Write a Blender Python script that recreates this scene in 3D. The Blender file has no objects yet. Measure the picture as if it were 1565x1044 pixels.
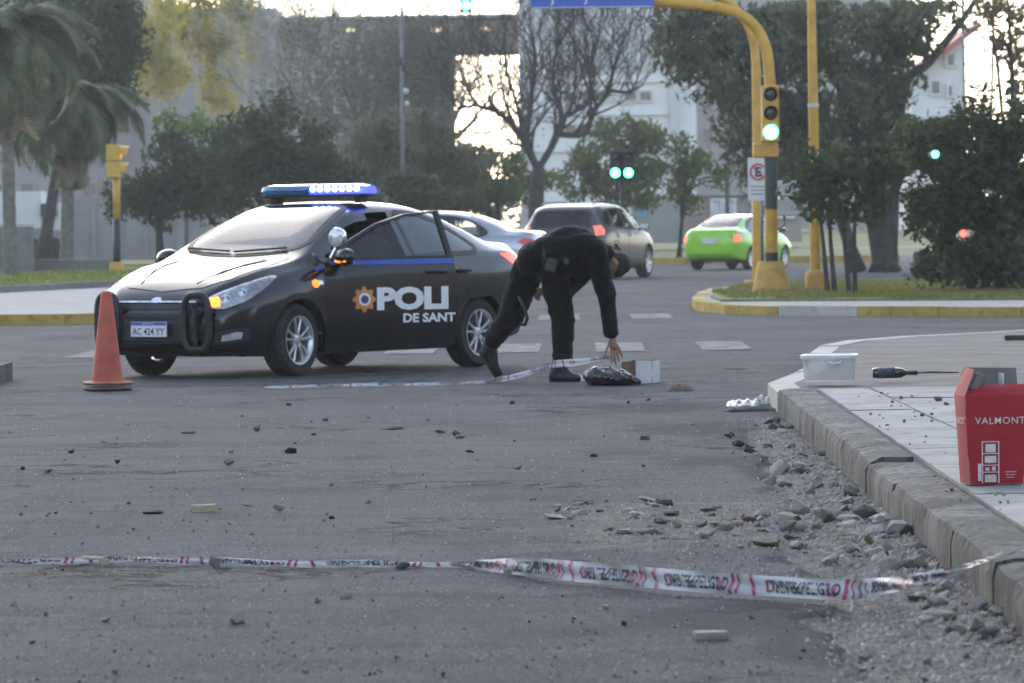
import bpy, bmesh, math, random
import numpy as np
from mathutils import Vector, Matrix, noise
from mathutils.bvhtree import BVHTree
from mathutils.geometry import delaunay_2d_cdt

random.seed(7)
RNG = np.random.default_rng(7)
S = bpy.context.scene
COL = S.collection
R = math.radians

# ------------------------------------------------------------------ camera
F_PX, CX, CY, CAM_H = 7500.0, 782.5, 522.0, 1.33
PITCH = math.atan((CY - 337.0) / F_PX)
ROLL = R(-0.7)
cam_d = bpy.data.cameras.new("camera")
cam = bpy.data.objects.new("camera", cam_d)
COL.objects.link(cam)
CAM_ROT = Matrix.Rotation(R(90) - PITCH, 3, 'X') @ Matrix.Rotation(ROLL, 3, 'Z')
cam.matrix_world = Matrix.Translation((0, 0, CAM_H)) @ CAM_ROT.to_4x4()
cam_d.sensor_width = 36.0
cam_d.lens = F_PX / 1565.0 * 36.0
cam_d.clip_start, cam_d.clip_end = 0.5, 4000
cam_d.dof.use_dof = True
cam_d.dof.focus_distance = 26.0
cam_d.dof.aperture_fstop = 9.5
S.camera = cam

# ------------------------------------------------------------------ light
SUN_EL, SUN_AZ = R(24.0), R(-14.0)          # azimuth from +Y, positive to the right
world = bpy.data.worlds.new("World")
S.world = world
world.use_nodes = True
nt = world.node_tree
nt.nodes.clear()
wo = nt.nodes.new("ShaderNodeOutputWorld")
bg = nt.nodes.new("ShaderNodeBackground")
sky = nt.nodes.new("ShaderNodeTexSky")
sky.sky_type = 'NISHITA'
sky.sun_disc = False
sky.sun_elevation = SUN_EL
sky.sun_rotation = SUN_AZ
sky.air_density, sky.dust_density, sky.ozone_density = 1.0, 1.0, 1.5
bg.inputs["Strength"].default_value = 0.15
hsv = nt.nodes.new("ShaderNodeHueSaturation")        # sky desaturated evenly: less warm horizon, less blue overhead
hsv.inputs["Saturation"].default_value = .72
nt.links.new(sky.outputs[0], hsv.inputs["Color"])
nt.links.new(hsv.outputs[0], bg.inputs[0])
nt.links.new(bg.outputs[0], wo.inputs[0])
sun_d = bpy.data.lights.new("sun", 'SUN')
sun_d.energy = 0.12
sun_d.angle = R(40)
sun_d.color = (1.0, 0.86, 0.68)
sun = bpy.data.objects.new("sun", sun_d)
COL.objects.link(sun)
sdir = Vector((math.sin(SUN_AZ) * math.cos(SUN_EL), math.cos(SUN_AZ) * math.cos(SUN_EL), math.sin(SUN_EL)))
sun.rotation_euler = sdir.to_track_quat('Z', 'Y').to_euler()
S.view_settings.view_transform = 'Standard'
S.view_settings.look = 'None'
S.view_settings.gamma = 1.0
S.view_settings.use_curve_mapping = False
S.view_settings.exposure = 1.6
S.render.engine = 'CYCLES'
S.cycles.volume_bounces = 0
S.cycles.max_bounces = 8
S.cycles.transparent_max_bounces = 16
S.cycles.use_denoising = True

# ------------------------------------------------------------------ measuring helpers
def ray(px, py):
    return CAM_ROT @ Vector(((px - CX) / F_PX, -(py - CY) / F_PX, -1.0))
def G(px, py, z=0.0):
    """point of the level plane z seen at a pixel of the photograph"""
    d = ray(px, py)
    t = (z - CAM_H) / d.z
    return Vector((d.x * t, d.y * t, z))
def P(px, py, Y):
    """point at distance Y seen at a pixel of the photograph"""
    d = ray(px, py)
    t = Y / d.y
    return Vector((d.x * t, Y, CAM_H + d.z * t))
def SC(Y):
    return F_PX / Y            # pixels per metre at a distance
def fbm(x, y, z=0.0, o=4):
    return noise.fractal(Vector((x, y, z)), 1.0, 2.0, o, noise_basis='PERLIN_ORIGINAL')

# ------------------------------------------------------------------ mesh helpers
class MB:
    def __init__(s):
        s.v, s.f, s.m = [], [], []
    def add(s, vs, fs, mi=0):
        b = len(s.v)
        s.v.extend([tuple(p) for p in vs])
        for f in fs:
            s.f.append(tuple(i + b for i in f)); s.m.append(mi)
        return s
    def box(s, c, size, rot=None, mi=0, bev=0.0):
        hx, hy, hz = [a / 2 for a in size]
        c = Vector(c)
        M3 = rot if rot is not None else Matrix.Identity(3)
        if bev <= 0:
            vs = [Vector((x, y, z)) for z in (-hz, hz) for x, y in ((-hx, -hy), (hx, -hy), (hx, hy), (-hx, hy))]
            fs = [(3, 2, 1, 0), (4, 5, 6, 7), (0, 1, 5, 4), (1, 2, 6, 5), (2, 3, 7, 6), (3, 0, 4, 7)]
        else:
            b = min(bev, hx * .9, hy * .9, hz * .9)
            vs, fs = [], []
            ring = [(-hx + b, -hy), (hx - b, -hy), (hx, -hy + b), (hx, hy - b), (hx - b, hy), (-hx + b, hy), (-hx, hy - b), (-hx, -hy + b)]
            def sc(r, k):
                return [(x * (hx - k) / hx, y * (hy - k) / hy) for x, y in r]
            for z, k in ((-hz, b), (-hz + b, 0), (hz - b, 0), (hz, b)):
                vs += [Vector((x, y, z)) for x, y in sc(ring, k)]
            for l in range(3):
                for i in range(8):
                    j = (i + 1) % 8
                    fs.append((l * 8 + i, l * 8 + j, l * 8 + 8 + j, l * 8 + 8 + i))
            fs.append(tuple(range(7, -1, -1))); fs.append(tuple(range(24, 32)))
        return s.add([c + M3 @ v for v in vs], fs, mi)
    def tube(s, pts, rad, n=8, cap=True, mi=0, closed=False):
        pts = [Vector(p) for p in pts]
        if not hasattr(rad, '__len__'):
            rad = [rad] * len(pts)
        vs, fs = [], []
        L = len(pts)
        up = None
        for i, p in enumerate(pts):
            if closed:
                t = pts[(i + 1) % L] - pts[i - 1]
            else:
                t = pts[min(i + 1, L - 1)] - pts[max(i - 1, 0)]
            if t.length < 1e-9:
                t = Vector((0, 0, 1))
            t.normalize()
            if up is None:
                up = Vector((0, 0, 1)) if abs(t.z) < .9 else Vector((1, 0, 0))
            a = t.cross(up)
            if a.length < 1e-6:
                a = t.orthogonal()
            a.normalize(); b = a.cross(t).normalized(); up = b
            for k in range(n):
                q = 2 * math.pi * k / n
                vs.append(p + (a * math.cos(q) + b * math.sin(q)) * rad[i])
        for i in range(L if closed else L - 1):
            for k in range(n):
                k2 = (k + 1) % n
                i2 = (i + 1) % L
                fs.append((i * n + k, i * n + k2, i2 * n + k2, i2 * n + k))
        if cap and not closed:
            fs.append(tuple(range(n - 1, -1, -1))); fs.append(tuple(range((L - 1) * n, L * n)))
        return s.add(vs, fs, mi)
    def lathe(s, prof, n=24, axis='Z', c=(0, 0, 0), mi=0, cap=False):
        vs, fs = [], []
        c = Vector(c)
        for r, h in prof:
            for k in range(n):
                q = 2 * math.pi * k / n
                x, y = r * math.cos(q), r * math.sin(q)
                vs.append(c + (Vector((x, y, h)) if axis == 'Z' else Vector((x, h, y)) if axis == 'Y' else Vector((h, x, y))))
        for i in range(len(prof) - 1):
            for k in range(n):
                k2 = (k + 1) % n
                fs.append((i * n + k, i * n + k2, (i + 1) * n + k2, (i + 1) * n + k))
        if cap:
            fs.append(tuple(range(n - 1, -1, -1))); fs.append(tuple(range((len(prof) - 1) * n, len(prof) * n)))
        return s.add(vs, fs, mi)
    def sphere(s, c, r, n=12, m=8, mi=0):
        if not hasattr(r, '__len__'):
            r = (r, r, r)
        vs, fs = [], []
        for i in range(m + 1):
            a = math.pi * i / m
            for k in range(n):
                q = 2 * math.pi * k / n
                vs.append((c[0] + r[0] * math.sin(a) * math.cos(q), c[1] + r[1] * math.sin(a) * math.sin(q), c[2] - r[2] * math.cos(a)))
        for i in range(m):
            for k in range(n):
                k2 = (k + 1) % n
                fs.append((i * n + k, i * n + k2, (i + 1) * n + k2, (i + 1) * n + k))
        return s.add(vs, fs, mi)
    def prism(s, poly, z0, z1, mi=0, mi_side=None):
        n = len(poly)
        b = [(x, y, z0) for x, y in poly]; t = [(x, y, z1) for x, y in poly]
        s.add(t, [tuple(range(n))], mi)
        s.add(b, [tuple(range(n - 1, -1, -1))], mi)
        s.add(b + t, [(i, (i + 1) % n, n + (i + 1) % n, n + i) for i in range(n)], mi if mi_side is None else mi_side)
        return s
    def mesh(s, name, mats, smooth=False, merge=False):
        me = bpy.data.meshes.new(name)
        me.from_pydata(s.v, [], s.f)
        if not isinstance(mats, (list, tuple)):
            mats = [mats]
        for m_ in mats:
            me.materials.append(m_)
        if len(mats) > 1:
            me.polygons.foreach_set("material_index", s.m)
        bm = bmesh.new(); bm.from_mesh(me)
        if merge:
            bmesh.ops.remove_doubles(bm, verts=bm.verts, dist=1e-5)
        bmesh.ops.recalc_face_normals(bm, faces=bm.faces)
        if smooth:
            for f in bm.faces: f.smooth = True
            if smooth is not True:
                for e in bm.edges:
                    if len(e.link_faces) == 2 and e.calc_face_angle(0) > R(smooth): e.smooth = False
        bm.to_mesh(me); bm.free()
        return me
    def build(s, name, mats, parent=None, smooth=False, loc=None, rot=None, merge=False):
        return mk(name, s.mesh(name, mats, smooth, merge), parent, loc, rot)

def mk(name, me, parent=None, loc=None, rot=None):
    o = bpy.data.objects.new(name, me)
    COL.objects.link(o)
    if parent is not None: o.parent = parent
    if loc is not None: o.location = loc
    if rot is not None: o.rotation_euler = rot
    return o
def empty(name, loc=(0, 0, 0), rz=0.0, parent=None):
    o = bpy.data.objects.new(name, None)
    o.empty_display_size = .2
    COL.objects.link(o)
    o.location = loc; o.rotation_euler = (0, 0, rz)
    if parent is not None: o.parent = parent
    return o
def tag(o, label=None, cat=None, group=None, kind=None):
    if label: o['label'] = label
    if cat: o['category'] = cat
    if group: o['group'] = group
    if kind: o['kind'] = kind
    return o
def copy_tree(o, parent=None):
    c = o.copy(); COL.objects.link(c)
    if parent is not None: c.parent = parent
    for ch in list(o.children): copy_tree(ch, c)
    return c
def catmull(pts, n):
    """smooth curve through rows of numbers, n samples per span"""
    p = np.array(pts, float)
    out = []
    for i in range(len(p) - 1):
        a, b, c, d = p[max(i - 1, 0)], p[i], p[i + 1], p[min(i + 2, len(p) - 1)]
        for k in range(n):
            t = k / n
            out.append(.5 * (2 * b + (c - a) * t + (2 * a - 5 * b + 4 * c - d) * t * t + (3 * b - a - 3 * c + d) * t ** 3))
    out.append(p[-1])
    return np.array(out)
_txt = {}
def text2d(s, size=1.0, bold=0.0, xs=1.0, spacing=1.0):
    """flat lettering: triangles in the plane, lower left corner at 0, 0"""
    key = (s, bold, spacing)
    if key not in _txt:
        cu = bpy.data.curves.new("lettering", 'FONT')
        cu.body = s; cu.size = 1.0; cu.offset = bold; cu.space_character = spacing
        cu.resolution_u = 3
        o = bpy.data.objects.new("lettering", cu)
        COL.objects.link(o)
        dg = bpy.context.evaluated_depsgraph_get(); dg.update()
        me = bpy.data.meshes.new_from_object(o.evaluated_get(dg))
        vs = [(v.co.x, v.co.y) for v in me.vertices]; fs = [tuple(p.vertices) for p in me.polygons]
        bpy.data.meshes.remove(me); bpy.data.objects.remove(o); bpy.data.curves.remove(cu)
        _txt[key] = (vs, fs)
    vs, fs = _txt[key]
    x0 = min(v[0] for v in vs); y0 = min(v[1] for v in vs); h = max(v[1] for v in vs) - y0
    k = size / h
    vs = [((x - x0) * k * xs, (y - y0) * k) for x, y in vs]
    return vs, fs, max(v[0] for v in vs)

# ------------------------------------------------------------------ materials
def new_mat(name):
    m = bpy.data.materials.new(name); m.use_nodes = True
    t = m.node_tree; t.nodes.clear()
    out = t.nodes.new("ShaderNodeOutputMaterial")
    return m, t, out
class NT:
    def __init__(s, t): s.t = t
    def n(s, typ, **kw):
        nd = s.t.nodes.new(typ)
        for k, v in kw.items(): setattr(nd, k, v)
        return nd
    def set(s, nd, i, v):
        if isinstance(v, bpy.types.NodeSocket): s.t.links.new(v, nd.inputs[i])
        else: nd.inputs[i].default_value = v
        return nd
    def math(s, op, a, b=0.0, clamp=False):
        nd = s.n("ShaderNodeMath", operation=op, use_clamp=clamp)
        s.set(nd, 0, a); s.set(nd, 1, b); return nd.outputs[0]
    def mix(s, fac, a, b):
        nd = s.n("ShaderNodeMix", data_type='RGBA')
        s.set(nd, 0, fac)
        for i, v in ((6, a), (7, b)):
            if isinstance(v, bpy.types.NodeSocket): s.t.links.new(v, nd.inputs[i])
            else: nd.inputs[i].default_value = tuple(v) + ((1,) if len(v) == 3 else ())
        return nd.outputs[2]
    def noise(s, vec, scale, detail=4, rough=.55, dist=0.0):
        nd = s.n("ShaderNodeTexNoise")
        if vec is not None: s.t.links.new(vec, nd.inputs["Vector"])
        nd.inputs["Scale"].default_value = scale; nd.inputs["Detail"].default_value = detail
        nd.inputs["Roughness"].default_value = rough; nd.inputs["Distortion"].default_value = dist
        return nd.outputs["Fac"]
    def ramp(s, x, lo, hi):
        nd = s.n("ShaderNodeMapRange", interpolation_type='SMOOTHSTEP')
        s.set(nd, 0, x); nd.inputs[1].default_value = lo; nd.inputs[2].default_value = hi
        return nd.outputs[0]
    def stretch(s, vec, sx, sy, sz):
        nd = s.n("ShaderNodeMapping"); s.t.links.new(vec, nd.inputs[0]); nd.inputs[3].default_value = (sx, sy, sz)
        return nd.outputs[0]
    def bump(s, h, strength, dist):
        nd = s.n("ShaderNodeBump"); s.t.links.new(h, nd.inputs["Height"])
        nd.inputs["Strength"].default_value = strength; nd.inputs["Distance"].default_value = dist
        return nd.outputs[0]
    def pbsdf(s, col, rough=.5, metal=0.0, spec=.5, **kw):
        b = s.n("ShaderNodeBsdfPrincipled")
        if isinstance(col, bpy.types.NodeSocket): s.t.links.new(col, b.inputs["Base Color"])
        else: b.inputs["Base Color"].default_value = tuple(col) + (1,)
        s.set(b, "Roughness", rough); s.set(b, "Metallic", metal); s.set(b, "Specular IOR Level", spec)
        for k, v in kw.items(): s.set(b, k.replace('_', ' '), v)
        return b
def M(name, col, rough=.5, metal=0.0, spec=.5, var=.2, vs=6.0, bump=0.0, bs=60.0, coat=0.0, emit=None, estr=0.0, dirt=0.0, sheen=0.0):
    m, t, out = new_mat(name); N = NT(t)
    tc = N.n("ShaderNodeTexCoord").outputs["Object"]
    n1 = N.noise(tc, vs, 5)
    a = tuple(max(0, c * (1 - var)) for c in col); b = tuple(min(1, c * (1 + var)) for c in col)
    c = N.mix(N.ramp(n1, .3, .7), a, b)
    if dirt:
        n2 = N.noise(tc, vs * 2.3, 6, .65)
        c = N.mix(N.math('MULTIPLY', N.ramp(n2, .5, .72), dirt), c, (.12, .105, .085))
    p = N.pbsdf(c, rough, metal, spec)
    if coat: p.inputs["Coat Weight"].default_value = coat; p.inputs["Coat Roughness"].default_value = .04
    if sheen: p.inputs["Sheen Weight"].default_value = sheen
    if emit is not None:
        p.inputs["Emission Color"].default_value = tuple(emit) + (1,); p.inputs["Emission Strength"].default_value = estr
    if bump:
        t.links.new(N.bump(N.noise(tc, bs, 4, .6), bump, .02), p.inputs["Normal"])
    t.links.new(p.outputs[0], out.inputs[0])
    return m
def glass_mat(name, tint=(.5, .55, .55), rough=.02, refl=1.0):
    m, t, out = new_mat(name); N = NT(t)
    tc = N.n("ShaderNodeTexCoord").outputs["Object"]
    tr = N.n("ShaderNodeBsdfTransparent"); t.links.new(N.mix(N.noise(tc, 3.0), tint, tuple(c * .85 for c in tint)), tr.inputs[0])
    gl = N.n("ShaderNodeBsdfGlossy"); gl.inputs["Roughness"].default_value = rough
    fr = N.n("ShaderNodeFresnel"); fr.inputs[0].default_value = 1.55
    mx = N.n("ShaderNodeMixShader")
    t.links.new(N.math('MULTIPLY', fr.outputs[0], refl, True), mx.inputs[0])
    t.links.new(tr.outputs[0], mx.inputs[1]); t.links.new(gl.outputs[0], mx.inputs[2])
    t.links.new(mx.outputs[0], out.inputs[0])
    return m
# ================================================================== ground
CURB_A, CURB_B = G(1565, 975), G(1190, 632)
CU = (CURB_B - CURB_A).normalized()                 # along the kerb, away from the camera
CN = Vector((CU.y, -CU.x, 0))                       # towards the pavement
def curb_x(y): return CURB_A.x + (y - CURB_A.y) * CU.x / CU.y
def sstep(a, b, x):
    t = min(1, max(0, (x - a) / (b - a))); return t * t * (3 - 2 * t)
def dirt_amount(x, y):
    if y > 36: return 0.0
    xd = 1.02 + (y - 16) * .03 + .22 * fbm(y * .55, 3.1) + .07 * fbm(y * 2.3, x * 2.0, 7)
    if y > 30: xd += (y - 30) * .16
    return sstep(xd - .05, xd + .06, x)
def road_z(x, y):
    if y > 60 or abs(x) > 8: return 0.0
    f = 1 - sstep(40, 58, y)
    z = .010 * fbm(x * .7, y * .35, 1) + .004 * fbm(x * 3.1, y * 1.6, 5)
    d = dirt_amount(x, y)
    z += d * (-.034 + .016 * fbm(x * 6, y * 5, 9) + .035 * sstep(.45, .0, curb_x(y) - x))
    sw = sstep(18.8, 19.8, y) * (1 - sstep(22.2, 23.4, y)) * sstep(.0, .8, x)
    z += .010 * sw * (1 + fbm(x * 5, y * 4, 2))
    return z * f

def road_material():
    m, t, out = new_mat("asphalt"); N = NT(t)
    pos = N.n("ShaderNodeNewGeometry").outputs["Position"]
    big = N.noise(pos, .35, 5, .6)
    streak = N.noise(N.stretch(pos, .5, 2.2, 1), 1.3, 6, .62, .6)
    grain = N.noise(pos, 75, 5, .72)
    fine = N.noise(pos, 210, 2, .6)
    base = N.mix(N.ramp(big, .3, .7), (.150, .158, .174), (.205, .212, .226))
    base = N.mix(N.math('MULTIPLY', N.ramp(streak, .44, .74), .8), base, (.085, .089, .098))
    base = N.mix(N.math('MULTIPLY', N.ramp(N.noise(N.stretch(pos, .35, 1.6, 1), 1.0, 5, .6, .4), .6, .76), .7), base, (.30, .305, .315))
    mid = N.noise(pos, 34, 6, .78)
    base = N.mix(N.ramp(mid, .42, .56), N.mix(.55, base, (.014, .014, .016)), base)
    base = N.mix(N.math('MULTIPLY', N.ramp(mid, .56, .68), .55), base, (.26, .26, .27))
    base = N.mix(N.ramp(grain, .45, .57), N.mix(.62, base, (.012, .012, .014)), base)
    base = N.mix(N.math('MULTIPLY', N.ramp(fine, .58, .68), .7), base, (.34, .34, .345))
    # mended patches with a tarry edge
    pv_ = N.n("ShaderNodeTexVoronoi", feature='F1'); pw = N.n("ShaderNodeVectorMath", operation='ADD')
    pz = N.n("ShaderNodeTexNoise"); t.links.new(pos, pz.inputs[0]); pz.inputs["Scale"].default_value = .9
    t.links.new(N.stretch(pos, .42, .16, 1), pw.inputs[0]); t.links.new(pz.outputs["Color"], pw.inputs[1]); t.links.new(pw.outputs[0], pv_.inputs["Vector"])
    sepc = N.n("ShaderNodeSeparateColor"); t.links.new(pv_.outputs["Color"], sepc.inputs[0])
    base = N.mix(N.math('MULTIPLY', N.ramp(sepc.outputs[0], .5, .9), .35), base, N.mix(.55, base, (.03, .03, .033)))
    base = N.mix(N.math('MULTIPLY', N.ramp(sepc.outputs[1], .55, .95), .22), base, (.17, .168, .165))
    # cracks
    vo = N.n("ShaderNodeTexVoronoi", feature='DISTANCE_TO_EDGE')
    wob = N.n("ShaderNodeVectorMath", operation='ADD')
    nz = N.n("ShaderNodeTexNoise"); t.links.new(pos, nz.inputs[0]); nz.inputs["Scale"].default_value = 1.6; nz.inputs["Detail"].default_value = 5
    sc = N.n("ShaderNodeVectorMath", operation='SCALE'); t.links.new(nz.outputs["Color"], sc.inputs[0]); sc.inputs["Scale"].default_value = .9
    t.links.new(N.stretch(pos, .30, .22, 1), wob.inputs[0]); t.links.new(sc.outputs[0], wob.inputs[1])
    t.links.new(wob.outputs[0], vo.inputs["Vector"]); vo.inputs["Scale"].default_value = 1.0
    crack = N.math('MULTIPLY', N.math('SUBTRACT', 1.0, N.ramp(vo.outputs["Distance"], .006, .026)), N.ramp(N.noise(pos, .5, 2), .45, .6))
    base = N.mix(N.math('MULTIPLY', crack, .95), base, (.022, .022, .024))
    # whitish scuffs
    scuff = N.math('MULTIPLY', N.ramp(N.noise(N.stretch(pos, .9, 1.0, 1), .8, 2), .63, .74), N.ramp(N.noise(N.stretch(pos, 1.2, 5, 1), 4.0, 4, .7), .5, .7))
    base = N.mix(N.math('MULTIPLY', scuff, .75), base, (.34, .35, .38))
    # tarry stains and old repairs beside the gutter (mesh attribute tells where)
    tar = N.n("ShaderNodeAttribute", attribute_name="tar").outputs["Fac"]
    tm = N.ramp(N.math('ADD', tar, N.math('MULTIPLY', N.math('SUBTRACT', N.noise(N.stretch(pos, 1, .5, 1), 2.6, 6, .7), .5), .9)), .35, .65)
    base = N.mix(N.math('MULTIPLY', tm, .78), base, N.mix(grain, (.026, .027, .030), (.07, .072, .078)))
    # loose earth beside the kerb (mesh attribute tells where) and dust swath
    at = N.n("ShaderNodeAttribute", attribute_name="earth").outputs["Fac"]
    en = N.noise(pos, 2.2, 6, .65); en2 = N.noise(pos, 26, 5, .7)
    am = N.ramp(N.math('ADD', at, N.math('MULTIPLY', N.math('SUBTRACT', en, .5), .7)), .35, .65)
    earth = N.mix(N.ramp(en, .3, .7), (.19, .175, .153), (.33, .302, .262))
    earth = N.mix(N.ramp(en2, .4, .62), N.mix(.55, earth, (.03, .027, .024)), earth)
    col = N.mix(N.math('MULTIPLY', am, .9), base, earth)
    p = N.pbsdf(col, N.math('ADD', .88, N.math('MULTIPLY', am, .1)), 0, .07)
    h = N.math('ADD', N.math('ADD', N.math('MULTIPLY', grain, .8), N.math('MULTIPLY', fine, .45)), N.math('MULTIPLY', crack, -1.0))
    t.links.new(N.bump(h, .9, .012), p.inputs["Normal"])
    t.links.new(p.outputs[0], out.inputs[0])
    return m
MAT_ROAD = road_material()

TAR = []
for px, py, wx, hy, k_ in ((1010, 622, 160, 10, .75), (1060, 655, 150, 16, .8), (1180, 715, 70, 22, 1.0), (930, 690, 200, 9, .55), (1080, 705, 110, 9, .7), (1130, 945, 190, 34, .95), (1240, 985, 90, 40, 1.0), (900, 965, 220, 16, .55), (420, 745, 330, 12, .5), (250, 900, 260, 14, .45), (620, 985, 260, 18, .5), (560, 700, 60, 8, .6), (100, 640, 140, 8, .45), (300, 700, 200, 6, .4), (700, 830, 150, 8, .45)):
    c_ = G(px, py); TAR.append((c_.x, c_.y, wx / SC(c_.y), hy / SC(c_.y) * c_.y / CAM_H, k_))
def build_road():
    xs = np.concatenate([np.array([-500, -150, -60, -25, -12]), np.arange(-7.5, .6, .13), np.arange(.6, 2.2, .03), np.arange(2.3, 7.5, .4), np.array([12, 25, 60, 150, 500])])
    ys = np.concatenate([np.array([-60, -20, 0, 6, 10]), np.arange(12.5, 37, .085), np.arange(37, 61, .5), np.array([75, 100, 150, 250, 500, 1200])])
    nx, ny = len(xs), len(ys)
    V = np.zeros((ny, nx, 3)); A = np.zeros((ny, nx)); B_ = np.zeros((ny, nx))
    for j, y in enumerate(ys):
        for i, x in enumerate(xs):
            V[j, i] = (x, y, road_z(x, y))
            if -1.5 < x < 3 and 10 < y < 40:
                a = dirt_amount(x, y)
                sw = sstep(18.6, 20.2, y) * (1 - sstep(22.3, 24.0, y)) * sstep(-.2, .55, x)
                A[j, i] = max(a * .85, .62 * sw)
            if 10 < y < 40:
                for cx_, cy_, rx, ry, k_ in TAR:
                    q = ((x - cx_) / rx) ** 2 + ((y - cy_) / ry) ** 2
                    if q < 4: B_[j, i] = max(B_[j, i], k_ * math.exp(-q))
    idx = np.arange(nx * ny).reshape(ny, nx)
    q = np.stack([idx[:-1, :-1], idx[:-1, 1:], idx[1:, 1:], idx[1:, :-1]], -1).reshape(-1, 4)
    me = bpy.data.meshes.new("road")
    me.from_pydata(V.reshape(-1, 3).tolist(), [], q.tolist())
    me.polygons.foreach_set("use_smooth", [True] * len(q))
    at = me.attributes.new("earth", 'FLOAT', 'POINT'); at.data.foreach_set("value", A.reshape(-1))
    at = me.attributes.new("tar", 'FLOAT', 'POINT'); at.data.foreach_set("value", B_.reshape(-1))
    me.materials.append(MAT_ROAD)
    return tag(mk("road", me), kind='structure')
road = build_road()

# ---- painted crossing bars
def paint_material():
    m, t, out = new_mat("worn_road_paint"); N = NT(t)
    pos = N.n("ShaderNodeNewGeometry").outputs["Position"]
    w = N.ramp(N.noise(pos, 4, 6, .7), .40, .66)
    c = N.mix(w, (.12, .12, .125), (.32, .32, .32))
    p = N.pbsdf(c, .9, 0, .05); t.links.new(p.outputs[0], out.inputs[0]); return m
MAT_PAINT = paint_material()
markings = tag(empty("road_markings", (0, 50, 0.0)), kind='structure')
def bar(x0, x1, y0, y1, sl):
    n = 6; vs = []
    for k in range(n + 1):
        t_ = k / n; y = y0 + (y1 - y0) * t_
        for x in (x0 + sl * t_, x1 + sl * t_):
            vs.append((x, y - 50, road_z(x, y) + .006))
    MB().add(vs, [(2 * k, 2 * k + 1, 2 * k + 3, 2 * k + 2) for k in range(n)]).build("crossing_bar", MAT_PAINT, markings)
for k in range(7):
    x = 1.91 - 1.07 * k
    bar(x, x + .5, 49.2, 52.7, .05)
for k in range(5):
    x = 1.60 - 1.25 * k
    bar(x, x + .55, 65.2, 68.6, .05)

# ---- concrete / paving materials
def concrete(name, c1, c2, dark=.5, rough=.85, bumpy=.35, streaks=False):
    m, t, out = new_mat(name); N = NT(t)
    pos = N.n("ShaderNodeNewGeometry").outputs["Position"]
    a = N.noise(pos, 1.4, 6, .6); b = N.noise(pos, 60, 4, .7); d = N.noise(pos, 5.5, 6, .65)
    c = N.mix(N.ramp(a, .3, .7), c1, c2)
    c = N.mix(N.math('MULTIPLY', N.ramp(d, .52, .72), dark), c, tuple(v * .35 for v in c1))
    if streaks:
        s_ = N.noise(N.stretch(pos, 9, 9, .5), 3.0, 5, .65)
        c = N.mix(N.math('MULTIPLY', N.ramp(s_, .42, .66), .75), c, tuple(v * .28 for v in c1))
    c = N.mix(N.math('MULTIPLY', N.ramp(b, .55, .7), .4), c, tuple(v * .4 for v in c1))
    p = N.pbsdf(c, rough, 0, .12)
    t.links.new(N.bump(N.math('ADD', b, N.math('MULTIPLY', d, 2.0)), bumpy, .01), p.inputs["Normal"])
    t.links.new(p.outputs[0], out.inputs[0]); return m
MAT_KERB = concrete("kerb_stone", (.12, .114, .106), (.27, .26, .243), .95, .9, .8, True)
MAT_SLAB = concrete("pavement_concrete", (.27, .262, .25), (.40, .39, .372), .6)
MAT_JOINT = concrete("joint_dirt", (.06, .055, .05), (.11, .10, .09))
MAT_CORNER = concrete("corner_pavement", (.135, .122, .113), (.20, .185, .172), .6)
MAT_PATH = concrete("far_pavement", (.30, .29, .28), (.38, .37, .36), .2)
MAT_YELLOW_KERB = concrete("yellow_kerb_paint", (.36, .25, .07), (.50, .35, .10), .6)
MAT_PALE_KERB = concrete("pale_kerb", (.45, .42, .36), (.55, .52, .46), .3)
MAT_GREYWALL = concrete("grey_concrete", (.17, .16, .15), (.23, .22, .21), .3)
def grass_mat(name, c1, c2, trans=0.0):
    m, t, out = new_mat(name); N = NT(t)
    pos = N.n("ShaderNodeNewGeometry").outputs["Position"]
    c = N.mix(N.ramp(N.noise(pos, .5, 6, .65), .3, .7), c1, c2)
    c = N.mix(N.math('MULTIPLY', N.ramp(N.noise(pos, 9, 4, .7), .5, .66), .6), c, (.10, .085, .045))
    rnd = N.n("ShaderNodeNewGeometry").outputs["Random Per Island"]
    c = N.mix(N.math('MULTIPLY', rnd, .45), c, (.13, .13, .05))
    p = N.pbsdf(c, .9, 0, .2); tr = N.n('ShaderNodeBsdfTranslucent'); t.links.new(c, tr.inputs[0])
    mx = N.n('ShaderNodeMixShader'); mx.inputs[0].default_value = trans; t.links.new(p.outputs[0], mx.inputs[1]); t.links.new(tr.outputs[0], mx.inputs[2])
    t.links.new(mx.outputs[0], out.inputs[0]); return m
MAT_GRASS = grass_mat("grass", (.11, .13, .038), (.20, .20, .07))
MAT_BLADE = grass_mat("grass_blade", (.13, .15, .04), (.24, .235, .085), .5)
MAT_BLADE_L = grass_mat("grass_blade_bright", (.10, .17, .025), (.17, .25, .04), .5)
MAT_GRASS_L = grass_mat("grass_bright", (.06, .105, .015), (.10, .16, .025))

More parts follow.
